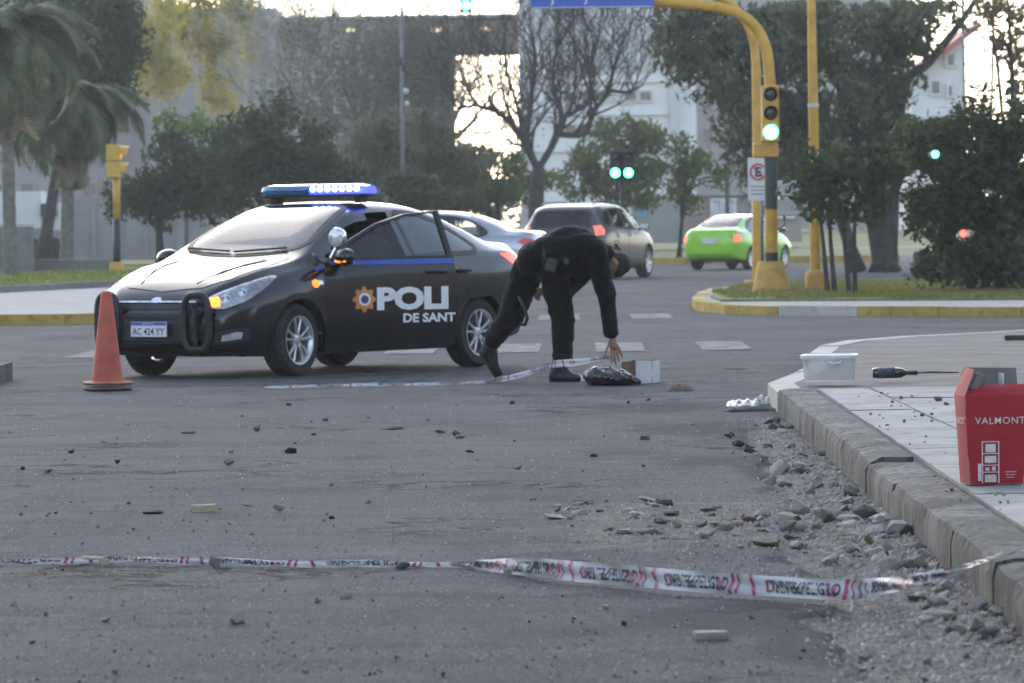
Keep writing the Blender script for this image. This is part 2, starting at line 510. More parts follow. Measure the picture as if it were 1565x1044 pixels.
# ---- near pavement: kerb stones, slabs, joints
SW_Z = .165
curb = tag(empty("kerb", (curb_x(24), 24, 0)), kind='structure')
def kerb_stone(y0, y1, dz, w=.23, tilt=0.0):
    """a rough stone block between two distances"""
    L = (y1 - y0) / CU.y
    nl, nw, nh = max(3, int(L / .16)), 3, 5
    z0, z1 = -.14, SW_Z + dz
    vs, fs = [], []
    o = Vector((curb_x(y0), y0, 0))
    ring = [(0, z0 + (z1 - z0) * k / nh) for k in range(nh)] + [(w * k / nw, z1) for k in range(nw)] + [(w, z1), (w, z0)]
    for i in range(nl + 1):
        t_ = i / nl
        for k, (a, z) in enumerate(ring):
            p = o + CU * (L * t_) + CN * a
            e = .012 if i in (0, nl) else 0
            edge = .012 + .035 * max(0, fbm(p.y * 3.3, dz * 90, 2) - .15) if k == nh else 0
            nn = fbm(p.x * 6, p.y * 6, z * 9)
            ridge = fbm(p.y * 13, 0, z * 2.0) * .007 if a == 0 else 0
            p = p + CN * (edge + nn * .005 + ridge) + Vector((0, 0, z - edge + nn * .005 - tilt * t_ * (z > .1)))
            p = p + CU * (e if i == 0 else -e)
            vs.append(p)
    n = len(ring)
    for i in range(nl):
        for k in range(n - 1):
            fs.append((i * n + k, i * n + k + 1, (i + 1) * n + k + 1, (i + 1) * n + k))
    fs.append(tuple(range(n))); fs.append(tuple(nl * n + k for k in range(n - 1, -1, -1)))
    MB().add([v - curb.location for v in vs], fs).build("kerb_stone", MAT_KERB, curb, smooth=35)
ks = [11.0, 12.8, 14.6, 16.5, 18.3, 21.7, 23.5, 28.6, 33.4]
dzs = [0, .004, -.006, .004, 0, -.012, .008, 0]
for i in range(8):
    g0, g1 = .014, .014
    if ks[i] == 23.5: g0 = .03
    if ks[i + 1] == 23.5: g1 = .03
    kerb_stone(ks[i] + g0, ks[i + 1] - g1, dzs[i])

pavement = tag(empty("pavement", (4, 24, SW_Z)), kind='structure')
o_ = pavement.location
bed = [(curb_x(11) + .2, 11), (9, 11), (9, 33.5), (curb_x(33.5) + .2, 33.5)]
MB().prism([(x - o_.x, y - o_.y) for x, y in bed], -.30, -.022).build("joint_bed", MAT_JOINT, pavement)
rows = [11, 12.9, 14.9, 16.8, 18.9, 20.6, 22.7, 24.6, 26.3, 27.75, 29.6, 31.5, 33.4]
cols = [0.0, None, 3.55, 4.7, 5.9, 7.4, 9.0]
for j in range(len(rows) - 1):
    y0, y1 = rows[j], rows[j + 1]
    for i in range(6):
        def cx(k, y):
            return curb_x(y) + .262 if k == 0 else (2.43 if k == 1 else cols[k])
        g = .011 if i else .014
        if j % 2 and i >= 2: sh = .35
        else: sh = 0
        q = [(cx(i, y0) + g + (sh if i > 1 else 0), y0 + .008), (cx(i + 1, y0) - g + (sh if i + 1 > 1 else 0), y0 + .008),
             (cx(i + 1, y1) - g + (sh if i + 1 > 1 else 0), y1 - .008), (cx(i, y1) + g + (sh if i > 1 else 0), y1 - .008)]
        if sh and i == 1: q[1] = (2.43 + 1.12 - g + sh, y0 + .008); q[2] = (2.43 + 1.12 - g + sh, y1 - .008)
        dz = random.uniform(-.005, .003)
        top = [(x - o_.x, y - o_.y) for x, y in q]
        nx_, ny_ = 4, 5
        vs = []
        for b in range(ny_ + 1):
            for a in range(nx_ + 1):
                u, v = a / nx_, b / ny_
                p0 = Vector(top[0]).lerp(Vector(top[1]), u); p1 = Vector(top[3]).lerp(Vector(top[2]), u)
                p = p0.lerp(p1, v)
                edge = -.004 if a in (0, nx_) or b in (0, ny_) else 0
                vs.append((p.x, p.y, dz + edge + .003 * fbm(p.x * 2, p.y * 2, 3)))
        fs = [(b * (nx_ + 1) + a, b * (nx_ + 1) + a + 1, (b + 1) * (nx_ + 1) + a + 1, (b + 1) * (nx_ + 1) + a) for b in range(ny_) for a in range(nx_)]
        mb = MB().add(vs, fs)
        loop = [a for a in range(nx_ + 1)] + [b * (nx_ + 1) + nx_ for b in range(1, ny_ + 1)] + [ny_ * (nx_ + 1) + a for a in range(nx_ - 1, -1, -1)] + [b * (nx_ + 1) for b in range(ny_ - 1, 0, -1)]
        ed = [vs[k] for k in loop]; n = len(ed)
        mb.add(ed + [(x, y, z - .06) for x, y, z in ed], [(k, n + k, n + (k + 1) % n, (k + 1) % n) for k in range(n)])
        mb.build("paving_slab", MAT_SLAB, pavement, smooth=40)

def slab_sheet(name, poly, z0, z1, mats, kerb_mat=None, kerb_w=.16, kind='structure', kerb_dz=.006, kerb_edges=None):
    """raised area with its own kerb strip round chosen edges"""
    c = Vector((sum(p[0] for p in poly) / len(poly), sum(p[1] for p in poly) / len(poly), 0))
    ob = MB().prism([(x - c.x, y - c.y) for x, y in poly], z0, z1).build(name, mats, loc=c)
    tag(ob, kind=kind)
    if kerb_mat:
        n = len(poly)
        km = MB()
        for i in (kerb_edges if kerb_edges is not None else range(n)):
            a, b = Vector(poly[i]), Vector(poly[(i + 1) % n])
            d = (b - a); L = d.length; d.normalize(); nn = Vector((d.y, -d.x))
            parts = max(1, int(L / 1.1))
            for k in range(parts):
                p0, p1 = a + d * (L * k / parts + .006), a + d * (L * (k + 1) / parts - .006)
                q = [p0 + nn * .02, p1 + nn * .02, p1 - nn * kerb_w, p0 - nn * kerb_w]
                dz = random.uniform(-.006, .006)
                me = MB().prism([(v.x - c.x, v.y - c.y) for v in q], z0 - .02, z1 + kerb_dz + dz)
                me.build("kerb_stone", kerb_mat[(k + i) % len(kerb_mat)] if isinstance(kerb_mat, list) else kerb_mat, ob)
    return ob
corner_poly = [(9, 33.42), (9, 52.4), (6.6, 51.2), (5, 50), (3.9, 48.6), (3.25, 47.1), (2.85, 45.2), (2.6, 42.6), (2.38, 39), (curb_x(34) + .04, 35.2), (curb_x(33.42) + .02, 33.42)]
slab_sheet("corner_pavement", corner_poly, -.1, .135, MAT_CORNER, MAT_PALE_KERB, .17, kerb_edges=[1, 2, 3, 4, 5, 6, 7, 8, 9])
island_poly = [(6.6, 63.4), (26, 58.5), (60, 56), (60, 88.5), (6, 88.8), (4.3, 87.4), (3.45, 84), (3.05, 79.5), (2.72, 73.5), (2.66, 70.2), (2.95, 67.6), (3.6, 66.0)]
slab_sheet("island_pavement", island_poly, -.1, .13, MAT_PATH, [MAT_YELLOW_KERB, MAT_YELLOW_KERB, MAT_YELLOW_KERB, MAT_PALE_KERB], .16, kerb_edges=[0, 1, 5, 6, 7, 8, 9, 10, 11])
grass_poly = [(3.0, 70.4), (6.8, 68.6), (26, 64.5), (59.5, 62), (59.5, 88.2), (6.2, 88.4), (4.6, 87.0), (3.75, 84), (3.35, 79.5), (3.0, 74)]
slab_sheet("island_lawn", grass_poly, .09, .16, MAT_GRASS)
left_poly = [(-4.4, 66.9), (-3.9, 68.5), (-3.8, 72), (-3.8, 138), (-70, 138), (-70, 62), (-6, 66)]
slab_sheet("left_pavement", left_poly, -.1, .14, MAT_PATH, MAT_YELLOW_KERB, .16, kerb_edges=[0, 1, 2, 5, 6])
slab_sheet("left_lawn", [(-7.4, 96), (-6.6, 137), (-69, 137), (-69, 84.5), (-9.6, 86.8)], .10, .19, MAT_GRASS_L, MAT_GREYWALL, .14, kerb_edges=[3, 4], kerb_dz=.07)
slab_sheet("park_lawn", [(-160, 142.3), (160, 142.3), (160, 620), (-160, 620)], -.1, .12, MAT_GRASS, MAT_YELLOW_KERB, .2, kerb_edges=[])
yk = tag(empty("far_kerb", (8, 142.1, 0)), kind='structure')
for k in range(44):
    x = -30 + k * 1.5
    MB().box((x - 8, 0, .08), (1.48, .24, .24)).build("kerb_stone", MAT_YELLOW_KERB if k % 7 else MAT_PALE_KERB, yk)
# path crossing the park lawn
slab_sheet("park_path", [(4, 186), (70, 178), (70, 184), (4, 192)], .1, .128, MAT_PATH)
# near left pavement corner
slab_sheet("left_corner_pavement", [(-4.37, 42.7), (-14, 43.0), (-14, 26), (-4.37, 26)], -.1, .145, MAT_SLAB, MAT_KERB, .2, kerb_edges=[0, 3])

# ---- grass blades
def blades(name, n, region, z, mat_, h=(.03, .085), w=.018):
    xs, ys = [], []
    while len(xs) < n:
        x, y = region()
        if x is None: continue
        xs.append(x); ys.append(y)
    x, y = np.array(xs), np.array(ys)
    a = RNG.uniform(0, 2 * np.pi, n); hh = RNG.uniform(*h, n); lean = RNG.normal(0, .035, (n, 2))
    V = np.zeros((n, 3, 3))
    V[:, 0] = np.stack([x - np.cos(a) * w, y - np.sin(a) * w, np.full(n, z - .02)], -1)
    V[:, 1] = np.stack([x + np.cos(a) * w, y + np.sin(a) * w, np.full(n, z - .02)], -1)
    V[:, 2] = np.stack([x + lean[:, 0], y + lean[:, 1], z + hh], -1)
    me = fast_mesh(name, V.reshape(-1, 3), np.arange(n * 3).reshape(-1, 3))
    me.materials.append(mat_)
    return tag(mk(name, me), kind='stuff')
def fast_mesh(name, V, F):
    me = bpy.data.meshes.new(name)
    k = F.shape[1]
    me.vertices.add(len(V)); me.vertices.foreach_set("co", np.asarray(V, np.float32).reshape(-1))
    me.loops.add(F.size); me.loops.foreach_set("vertex_index", F.reshape(-1).astype(np.int32))
    me.polygons.add(len(F)); me.polygons.foreach_set("loop_start", (np.arange(len(F)) * k).astype(np.int32))
    me.polygons.foreach_set("loop_total", np.full(len(F), k, np.int32))
    me.update(calc_edges=True)
    return me
def island_reg():
    y = random.uniform(68.6, 88); x = random.uniform(3.2, 13)
    if y < 70.6 - (x - 3) * .5: return None, None
    if x < 3.1 + max(0, (y - 78)) * .13 + .1: return None, None
    if fbm(x * .7, y * .7) < -.12 and random.random() < .8: return None, None
    return x, y
blades("island_grass", 30000, island_reg, .16, MAT_BLADE)
def left_reg():
    y = random.uniform(85.5, 122); x = random.uniform(-14, -6.5)
    if x > -9.6 + (y - 86.8) * .22: return None, None
    return x, y
blades("left_grass", 9000, left_reg, .19, MAT_BLADE_L)
# ================================================================== cars
def pchip(tab, x):
    xs = np.array([a for a, b in tab], float); ys = np.array([b for a, b in tab], float)
    h = np.diff(xs); d = np.diff(ys) / h
    m = np.zeros(len(xs))
    for i in range(1, len(xs) - 1):
        if d[i - 1] * d[i] > 0:
            w1, w2 = 2 * h[i] + h[i - 1], h[i] + 2 * h[i - 1]
            m[i] = (w1 + w2) / (w1 / d[i - 1] + w2 / d[i])
    m[0], m[-1] = d[0], d[-1]
    x = np.clip(x, xs[0], xs[-1]); i = np.clip(np.searchsorted(xs, x) - 1, 0, len(h) - 1)
    t = (x - xs[i]) / h[i]
    return ((1 + 2 * t) * (1 - t) ** 2) * ys[i] + t * (1 - t) ** 2 * h[i] * m[i] + t * t * (3 - 2 * t) * ys[i + 1] + t * t * (t - 1) * h[i] * m[i + 1]
def inside(poly, x, y):
    r = False; n = len(poly); j = n - 1
    for i in range(n):
        xi, yi = poly[i]; xj, yj = poly[j]
        if (yi > y) != (yj > y) and x < (xj - xi) * (y - yi) / (yj - yi) + xi: r = not r
        j = i
    return r
def dense(poly, step, closed=True):
    out = []; n = len(poly)
    for i in range(n if closed else n - 1):
        a, b = Vector(poly[i]), Vector(poly[(i + 1) % n])
        k = max(1, int(math.ceil((b - a).length / step)))
        out += [tuple(a.lerp(b, q / k)) for q in range(k)]
    if not closed: out.append(tuple(poly[-1]))
    return out
def rounded(poly, r, seg=4):
    out = []; n = len(poly)
    for i in range(n):
        p, a, b = Vector(poly[i]), Vector(poly[i - 1]), Vector(poly[(i + 1) % n])
        da, db = a - p, b - p
        ra, rb = min(r, da.length * .45), min(r, db.length * .45)
        s, e = p + da.normalized() * ra, p + db.normalized() * rb
        for k in range(seg + 1):
            t = k / seg
            out.append(tuple(s * (1 - t) ** 2 + p * 2 * t * (1 - t) + e * t * t))
    return out
def offset_poly(poly, d):
    n = len(poly)
    A = sum(poly[i][0] * poly[(i + 1) % n][1] - poly[(i + 1) % n][0] * poly[i][1] for i in range(n))
    sg = 1 if A > 0 else -1
    out = []
    for i in range(n):
        p, a, b = Vector(poly[i]), Vector(poly[i - 1]), Vector(poly[(i + 1) % n])
        e1, e2 = (p - a).normalized(), (b - p).normalized()
        n1, n2 = Vector((e1.y, -e1.x)) * sg, Vector((e2.y, -e2.x)) * sg
        m = n1 + n2
        m = m.normalized() if m.length > 1e-6 else n1
        k = max(.45, m.dot(n1))
        out.append(tuple(p + m * (d / k)))
    return out
AX = {
    'left': (Vector((1, 0, 0)), Vector((0, 0, 1)), Vector((0, -1, 0))),
    'right': (Vector((1, 0, 0)), Vector((0, 0, 1)), Vector((0, 1, 0))),
    'top': (Vector((1, 0, 0)), Vector((0, 1, 0)), Vector((0, 0, -1))),
    'front': (Vector((0, 1, 0)), Vector((0, 0, 1)), Vector((-1, 0, 0))),
    'rear': (Vector((0, 1, 0)), Vector((0, 0, 1)), Vector((1, 0, 0))),
    'fl': (Vector((-1, 1, 0)).normalized(), Vector((0, 0, 1)), Vector((-1, -1, 0)).normalized()),
    'fr': (Vector((-1, -1, 0)).normalized(), Vector((0, 0, 1)), Vector((-1, 1, 0)).normalized()),
    'rl': (Vector((1, 1, 0)).normalized(), Vector((0, 0, 1)), Vector((1, -1, 0)).normalized()),
    'rr': (Vector((1, -1, 0)).normalized(), Vector((0, 0, 1)), Vector((1, 1, 0)).normalized()),
}
class Surf:
    """projects flat outlines onto a car's skin"""
    def __init__(s, V, F): s.b = BVHTree.FromPolygons([Vector(v) for v in V], F)
    def pt(s, u, v, ax, off=0.0):
        U, Vv, D = AX[ax]
        o = U * u + Vv * v - D * 4.0
        loc, nor, i, d = s.b.ray_cast(o, D)
        if loc is None:
            loc, nor, i, d = s.b.find_nearest(o + D * 2.6)
        if nor.dot(D) > 0: nor = -nor
        return loc + nor * off, nor
    def panel(s, name, poly, ax, off, mat_, parent, grid=.07, skirt=.012, back=False, origin=None, smooth=50):
        ring = dense(poly, grid * .6)
        x0, x1 = min(p[0] for p in ring), max(p[0] for p in ring); y0, y1 = min(p[1] for p in ring), max(p[1] for p in ring)
        pts = list(ring)
        sm = offset_poly(ring, -grid * .35)
        for i in range(int((x1 - x0) / grid) + 1):
            for j in range(int((y1 - y0) / grid) + 1):
                x, y = x0 + (i + .5) * grid, y0 + (j + .5) * grid
                if inside(sm, x, y): pts.append((x, y))
        n = len(ring)
        r = delaunay_2d_cdt([Vector(p) for p in pts], [(i, (i + 1) % n) for i in range(n)], [], 1, 1e-6)
        v2, tri = r[0], r[2]
        q = [s.pt(p.x, p.y, ax, off) for p in v2]
        vs = [a for a, b in q]; fs = [tuple(t) for t in tri]
        mb = MB().add(vs, fs)
        if skirt:
            e = [s.pt(p[0], p[1], ax, off) for p in ring]
            A = [a for a, b in e]; D = AX[ax][2]
            B = [a + D * skirt for a, b in e]
            mb.add(A + B, [(i, (i + 1) % n, n + (i + 1) % n, n + i) for i in range(n)])
            if back: mb.add([a + D * skirt for a in vs], fs)
        if origin is not None: mb.v = [tuple(Vector(v) - Vector(origin)) for v in mb.v]
        return mb.build(name, mat_, parent, smooth=smooth, merge=True)
    def ring(s, name, outer, inner, ax, off, mat_, parent, skirt=.02, origin=None, step=.05, closed=True):
        n = len(outer)
        o_, i_ = [], []
        for k in range(n if closed else n - 1):
            a, b, c, d = Vector(outer[k]), Vector(outer[(k + 1) % n]), Vector(inner[k]), Vector(inner[(k + 1) % n])
            m = max(1, int((b - a).length / step))
            for q in range(m): o_.append(a.lerp(b, q / m)); i_.append(c.lerp(d, q / m))
        if not closed: o_.append(Vector(outer[-1])); i_.append(Vector(inner[-1]))
        D = AX[ax][2]; n = len(o_)
        O = [s.pt(p.x, p.y, ax, off)[0] for p in o_]; I = [s.pt(p.x, p.y, ax, off)[0] for p in i_]
        vs = [p + D * skirt for p in O] + O + I + [p + D * skirt for p in I]
        fs = []
        for l in range(3):
            for k in range(n if closed else n - 1):
                k2 = (k + 1) % n
                fs.append((l * n + k, l * n + k2, (l + 1) * n + k2, (l + 1) * n + k))
        mb = MB().add(vs, fs)
        if origin is not None: mb.v = [tuple(Vector(v) - Vector(origin)) for v in mb.v]
        return mb.build(name, mat_, parent, smooth=50)
    def text(s, name, string, size, x, z, ax, off, mat_, parent, bold=0, xs=1.0, mirror=-1, origin=None, spacing=1.0):
        vs, fs, w = text2d(string, size, bold, xs, spacing)
        q = [s.pt(x + mirror * u, z + v, ax, off)[0] for u, v in vs]
        mb = MB().add(q, fs)
        if origin is not None: mb.v = [tuple(Vector(v) - Vector(origin)) for v in mb.v]
        return mb.build(name, mat_, parent)

M_TYRE = M("tyre_rubber", (.018, .018, .019), .8, var=.3, vs=14, bump=.2, bs=80, dirt=.35)
M_RIM = M("alloy_rim", (.62, .63, .65), .32, .75, var=.08, dirt=.12)
M_HUB = M("dark_hub", (.03, .03, .032), .5)
M_TRIM = M("black_trim", (.016, .016, .018), .5, var=.3, dirt=.1)
M_DARK = M("dark_cabin", (.018, .018, .02), .8)
M_SEAT = M("dark_seat", (.03, .03, .033), .85, var=.25, vs=20)
M_GLASS = glass_mat("window_glass", (.66, .74, .75), .03, 1.8)
M_GLASS_DK = glass_mat("tinted_glass", (.06, .065, .07), .04, 1.3)
M_GLASS_WS = glass_mat("windshield_glass", (.42, .47, .48), .03, 1.5)
M_LAMP = M("lamp_reflector", (.78, .79, .82), .2, .5, var=.3, vs=22)
M_CLEAR = glass_mat("lamp_cover", (.93, .94, .95), .02, 1.3)
M_ORANGE = M("indicator_light", (.9, .3, .03), .3, emit=(1.0, .28, .02), estr=1.5)
M_ORANGE_DIM = M("indicator_plastic", (.8, .25, .03), .3, emit=(1.0, .30, .03), estr=.5)
M_RED = M("tail_lens", (.55, .03, .025), .2, coat=.8, emit=(1.0, .10, .08), estr=.04)
M_REDLIT = M("tail_light", (.8, .08, .05), .2, emit=(1.0, .13, .10), estr=.6)
M_WHITE = M("white_vinyl", (.78, .79, .80), .45, var=.04)
M_PLATE = M("plate_white", (.72, .73, .74), .45, var=.05)
M_PLATE_BLUE = M("plate_blue", (.04, .10, .42), .45, var=.05)
M_INK = M("plate_ink", (.03, .03, .035), .5)
M_CHROME = M("chrome", (.75, .76, .78), .12, 1.0, var=.05)

def make_wheel(r, w, spokes=5, twin=True):
    """tyre and rim meshes, axle along y, outer face towards +y"""
    rr = r * .66
    ty = MB().lathe([(rr, -w / 2 + .01), (rr + .02, -w / 2), (r * .9, -w / 2 - .004), (r * .975, -w / 2 + .02), (r, -w / 2 + .045), (r + .001, 0), (r, w / 2 - .045), (r * .975, w / 2 - .02), (r * .9, w / 2 + .004), (rr + .02, w / 2), (rr, w / 2 - .01)], 40, 'Y')
    for k in range(40):
        a = 2 * math.pi * k / 40
        ty.box((math.cos(a) * r, 0, math.sin(a) * r), (.004, w * .7, .012), Matrix.Rotation(-a, 3, 'Y'))
    rim = MB().lathe([(rr, -w / 2 + .01), (rr - .02, -w / 2 + .03), (rr - .025, w / 2 - .05), (rr - .012, w / 2 - .018), (rr + .004, w / 2 - .004), (rr + .006, w / 2 + .003), (rr - .008, w / 2 + .001), (rr - .020, w / 2 - .02)], 40, 'Y')
    rim.lathe([(0, w / 2 - .02), (.03, w / 2 - .018), (.06, w / 2 - .03), (.065, w / 2 - .06)], 20, 'Y')
    for k in range(spokes):
        a = 2 * math.pi * k / spokes + .3
        for s_ in ((-1, 1) if twin else (0,)):
            a2 = a + s_ * .17; a1 = a + s_ * .36
            p0 = Vector((math.cos(a2) * .045, w / 2 - .03, math.sin(a2) * .045)); p1 = Vector((math.cos(a1 - s_ * .12) * (rr - .012), w / 2 - .02, math.sin(a1 - s_ * .12) * (rr - .012)))
            d = (p1 - p0); L = d.length; d.normalize()
            yv = Vector((0, 1, 0)); zz = d.cross(yv).normalized()
            M3 = Matrix((d, yv, zz)).transposed()
            rim.box((p0 + p1) / 2, (L, .03, .024 if twin else .055), M3, bev=.006)
    disc = MB().lathe([(.0, 0), (rr - .05, 0), (rr - .05, .012), (0, .012)], 28, 'Y', (0, w / 2 - .09, 0))
    disc.lathe([(rr - .03, -w / 2 + .02), (0, -w / 2 + .025)], 28, 'Y')
    return ty.mesh("tyre", M_TYRE, 40), rim.mesh("rim", M_RIM, 40), disc.mesh("brake_disc", M_HUB, 40)

def build_car(sp, root):
    """skin, glass, wheels and lamps of one car; everything is parented to root"""
    T = sp['tabs']; n_lo, n_up = 11, 18
    x0, x1 = T['zt'][0][0], T['zt'][-1][0]
    t = np.linspace(0, 1, sp.get('nx', 120)); xs = x0 + (x1 - x0) * (t - .55 * np.sin(2 * np.pi * t) / (2 * np.pi))
    prof = []
    for x in xs:
        zb, W, zs, ws, zt, wt = [float(pchip(T[k], x)) for k in ('zb', 'W', 'zs', 'ws', 'zt', 'wt')]
        zs = min(zs, zt - .01); ws = min(ws, W - .004); wt = min(wt, ws - .01)
        zm = zb + (zs - zb) * .52
        lo = catmull([(W - .16, zb), (W - .05, zb + .012), (W - .018, zb + (zm - zb) * .35), (W, zm), (W - .006, zm + (zs - zm) * .6), (ws, zs)], 6)
        lo = lo[np.linspace(0, len(lo) - 1, n_lo).round().astype(int)]
        h = zt - zs
        C = np.array((wt, zs + .94 * h)); Sx = np.array((ws, zs)); q = Sx + (C - Sx) * .86
        e = np.array((wt * .70, zs + .985 * h)); top = np.array((0, zt))
        up = [Sx + (q - Sx) * k / 7 for k in range(1, 8)]
        up += [q * (1 - a) ** 2 + C * 2 * a * (1 - a) + e * a * a for a in (.25, .5, .75, 1)]
        up += [np.array((e[0] * (1 - k / 7), e[1] + (zt - e[1]) * (1 - (1 - k / 7) ** 2))) for k in range(1, 8)]
        prof.append(np.concatenate([lo, np.array(up)]))
    prof = np.array(prof); nr = prof.shape[1]
    V, idx = [], np.zeros((len(xs), 2 * nr - 1), int)
    for i, x in enumerate(xs):
        row = [(x, y, z) for y, z in prof[i]] + [(x, -y, z) for y, z in prof[i][-2::-1]]
        for k, p in enumerate(row): idx[i, k] = len(V); V.append(p)
    F = []
    m = 2 * nr - 1
    for i in range(len(xs) - 1):
        for k in range(m - 1): F.append((idx[i, k], idx[i + 1, k], idx[i + 1, k + 1], idx[i, k + 1]))
        F.append((idx[i, m - 1], idx[i + 1, m - 1], idx[i + 1, 0], idx[i, 0]))
    for i in (0, len(xs) - 1):
        for k in range(nr - 1): F.append((idx[i, k], idx[i, k + 1], idx[i, m - 2 - k], idx[i, m - 1 - k]) if k < nr - 2 else (idx[i, k], idx[i, k + 1], idx[i, m - 1 - k]))
    sf = Surf(V, F)
    axf, axr, r = sp['axf'], sp['axr'], sp['r']
    R_in = r * 1.155
    side = sp['side']; ws_ = sp['windshield']; wsm = [(x, -y) for x, y in ws_[::-1]]
    wscreen = ws_ + [p for p in wsm if abs(p[1]) > 1e-6]
    rg = sp['rear_glass']; rax = sp.get('rear_axis', 'top')
    door = sp.get('open_door')
    keep = []
    VV = [Vector(v) for v in V]
    for f in F:
        c = sum((VV[i] for i in f), Vector()) / len(f)
        nn = (VV[f[1]] - VV[f[0]]).cross(VV[f[2]] - VV[f[0]])
        if nn.length < 1e-12: keep.append(f); continue
        nn.normalize()
        cut = False
        if abs(c.y) > .45 and min(math.hypot(c.x - axf, c.z - r), math.hypot(c.x - axr, c.z - r)) < R_in + .008: cut = True
        if abs(nn.y) > .35 and any(inside(p, c.x, c.z) for p in side): cut = True
        if c.z > .8 and nn.z ** 2 > .02 and inside(wscreen, c.x, c.y): cut = True
        if rax == 'top' and c.z > .8 and nn.z ** 2 > .02 and inside(rg, c.x, c.y): cut = True
        if rax == 'rear' and c.x < -.8 and abs(nn.x) > .15 and inside(rg, c.y, c.z): cut = True
        if door and c.y > .3 and inside(door, c.x, c.z): cut = True
        if not cut: keep.append(f)
    body = MB().add(V, keep).build("body", sp['paint'], root, smooth=42, merge=True)
    # wheel arches
    for ax, sgn in (('left', 1), ('right', -1)):
        for cx in (axf, axr):
            oc = [(cx + math.cos(a) * (R_in + .045), r + math.sin(a) * (R_in + .045)) for a in np.linspace(-.25, math.pi + .25, 34)]
            ic = [(cx + math.cos(a) * R_in, r + math.sin(a) * R_in) for a in np.linspace(-.25, math.pi + .25, 34)]
            sf.ring("wheel_arch", oc, ic, ax, .006, sp.get('arch_mat', sp['paint']), root, skirt=.03, closed=False)
            well = MB()
            vs = []
            for a in np.linspace(-.35, math.pi + .35, 26):
                for yy in (sp['W'] - .12, .42): vs.append((cx + math.cos(a) * (R_in + .02), sgn * yy, r + math.sin(a) * (R_in + .02)))
            well.add(vs, [(2 * k, 2 * k + 1, 2 * k + 3, 2 * k + 2) for k in range(25)])
            well.add([(vs[2 * k + 1]) for k in range(26)], [tuple(range(26))])
            well.build("wheel_well", M_DARK, root)
    # glass
    gm, rgm = sp.get('glass', M_GLASS), sp.get('rear_glass_mat', M_GLASS_DK)
    k0 = 0
    for ax in ('left', 'right'):
        for i, p in enumerate(side):
            if door and ax == 'left' and i == 0: continue
            pr = rounded(p, .035)
            g_ = sf.panel("window", pr, ax, .001, gm if i == 0 else sp.get('side_glass', gm), root, .09, 0)
            sf.ring("window_frame", offset_poly(pr, .028), offset_poly(pr, -.012), ax, .006, M_TRIM, g_, .015)
    wp = rounded(wscreen, .05)
    ws_o = sf.panel("windshield", wp, 'top', .001, sp.get('ws_glass', gm), root, .10, 0)
    sf.ring("windshield_frame", offset_poly(wp, .03), offset_poly(wp, -.02), 'top', .005, M_TRIM, ws_o, .015)
    rp = rounded(rg, .05)
    rw = sf.panel("rear_window", rp, rax, .001, rgm, root, .10, 0)
    sf.ring("window_frame", offset_poly(rp, .025), offset_poly(rp, -.02), rax, .005, M_TRIM, rw, .015)
    # wheels
    ty, rim, disc = make_wheel(r, sp['tw'], **sp.get('rim', {}))
    for cx in (axf, axr):
        for sgn in (1, -1):
            st = sp.get('steer', 0) if cx == axf else 0
            e = empty("wheel", (cx, sgn * sp['track'] / 2, r), (0 if sgn > 0 else math.pi) + st, root)
            mk("tyre", ty, e); mk("rim", rim, e); mk("brake_disc", disc, e)
    # cabin
    zf = .32
    MB().box(((x0 + x1) / 2 - .1, 0, zf), (sp['cab'][1] - sp['cab'][0], sp['W'] * 1.6, .05)).build("cabin_floor", M_DARK, root)
    dz = sp['dash_z']
    d_ = MB(); d_.tube([(sp['cab'][1] - .50, -sp['W'] * .72, dz - .12), (sp['cab'][1] - .50, sp['W'] * .72, dz - .12)], .14, 10); d_.box((sp['cab'][1] - .35, 0, dz - .32), (.4, sp['W'] * 1.5, .44)); d_.build("dashboard", M_DARK, root)
    for px_, py_ in ((sp['seat_x'], .37), (sp['seat_x'], -.37), (sp['seat_x'] - .82, .40), (sp['seat_x'] - .82, -.40), (sp['seat_x'] - .82, 0)):
        s_ = MB(); b = dz - .42 - (.13 if px_ < sp['seat_x'] else 0)
        s_.box((px_ + .05, py_, b), (.52, .48, .18), bev=.05)
        s_.box((px_ - .22, py_, b + .36), (.16, .46, .62), Matrix.Rotation(R(-14), 3, 'Y'), bev=.06)
        s_.box((px_ - .31, py_, b + .75), (.10, .27, .17), Matrix.Rotation(R(-10), 3, 'Y'), bev=.04)
        s_.build("seat", M_SEAT, root, smooth=40)
    a = MB(); a.tube([(sp['seat_x'] + .38 + .05 * math.cos(q), .37 + .18 * math.cos(q), dz - .04 + .17 * math.sin(q)) for q in np.linspace(0, 2 * math.pi, 21)[:-1]], .016, 6, closed=True); a.box((sp['seat_x'] + .40, .37, dz - .05), (.05, .18, .06)); a.build("steering_wheel", M_DARK, root)
    return sf

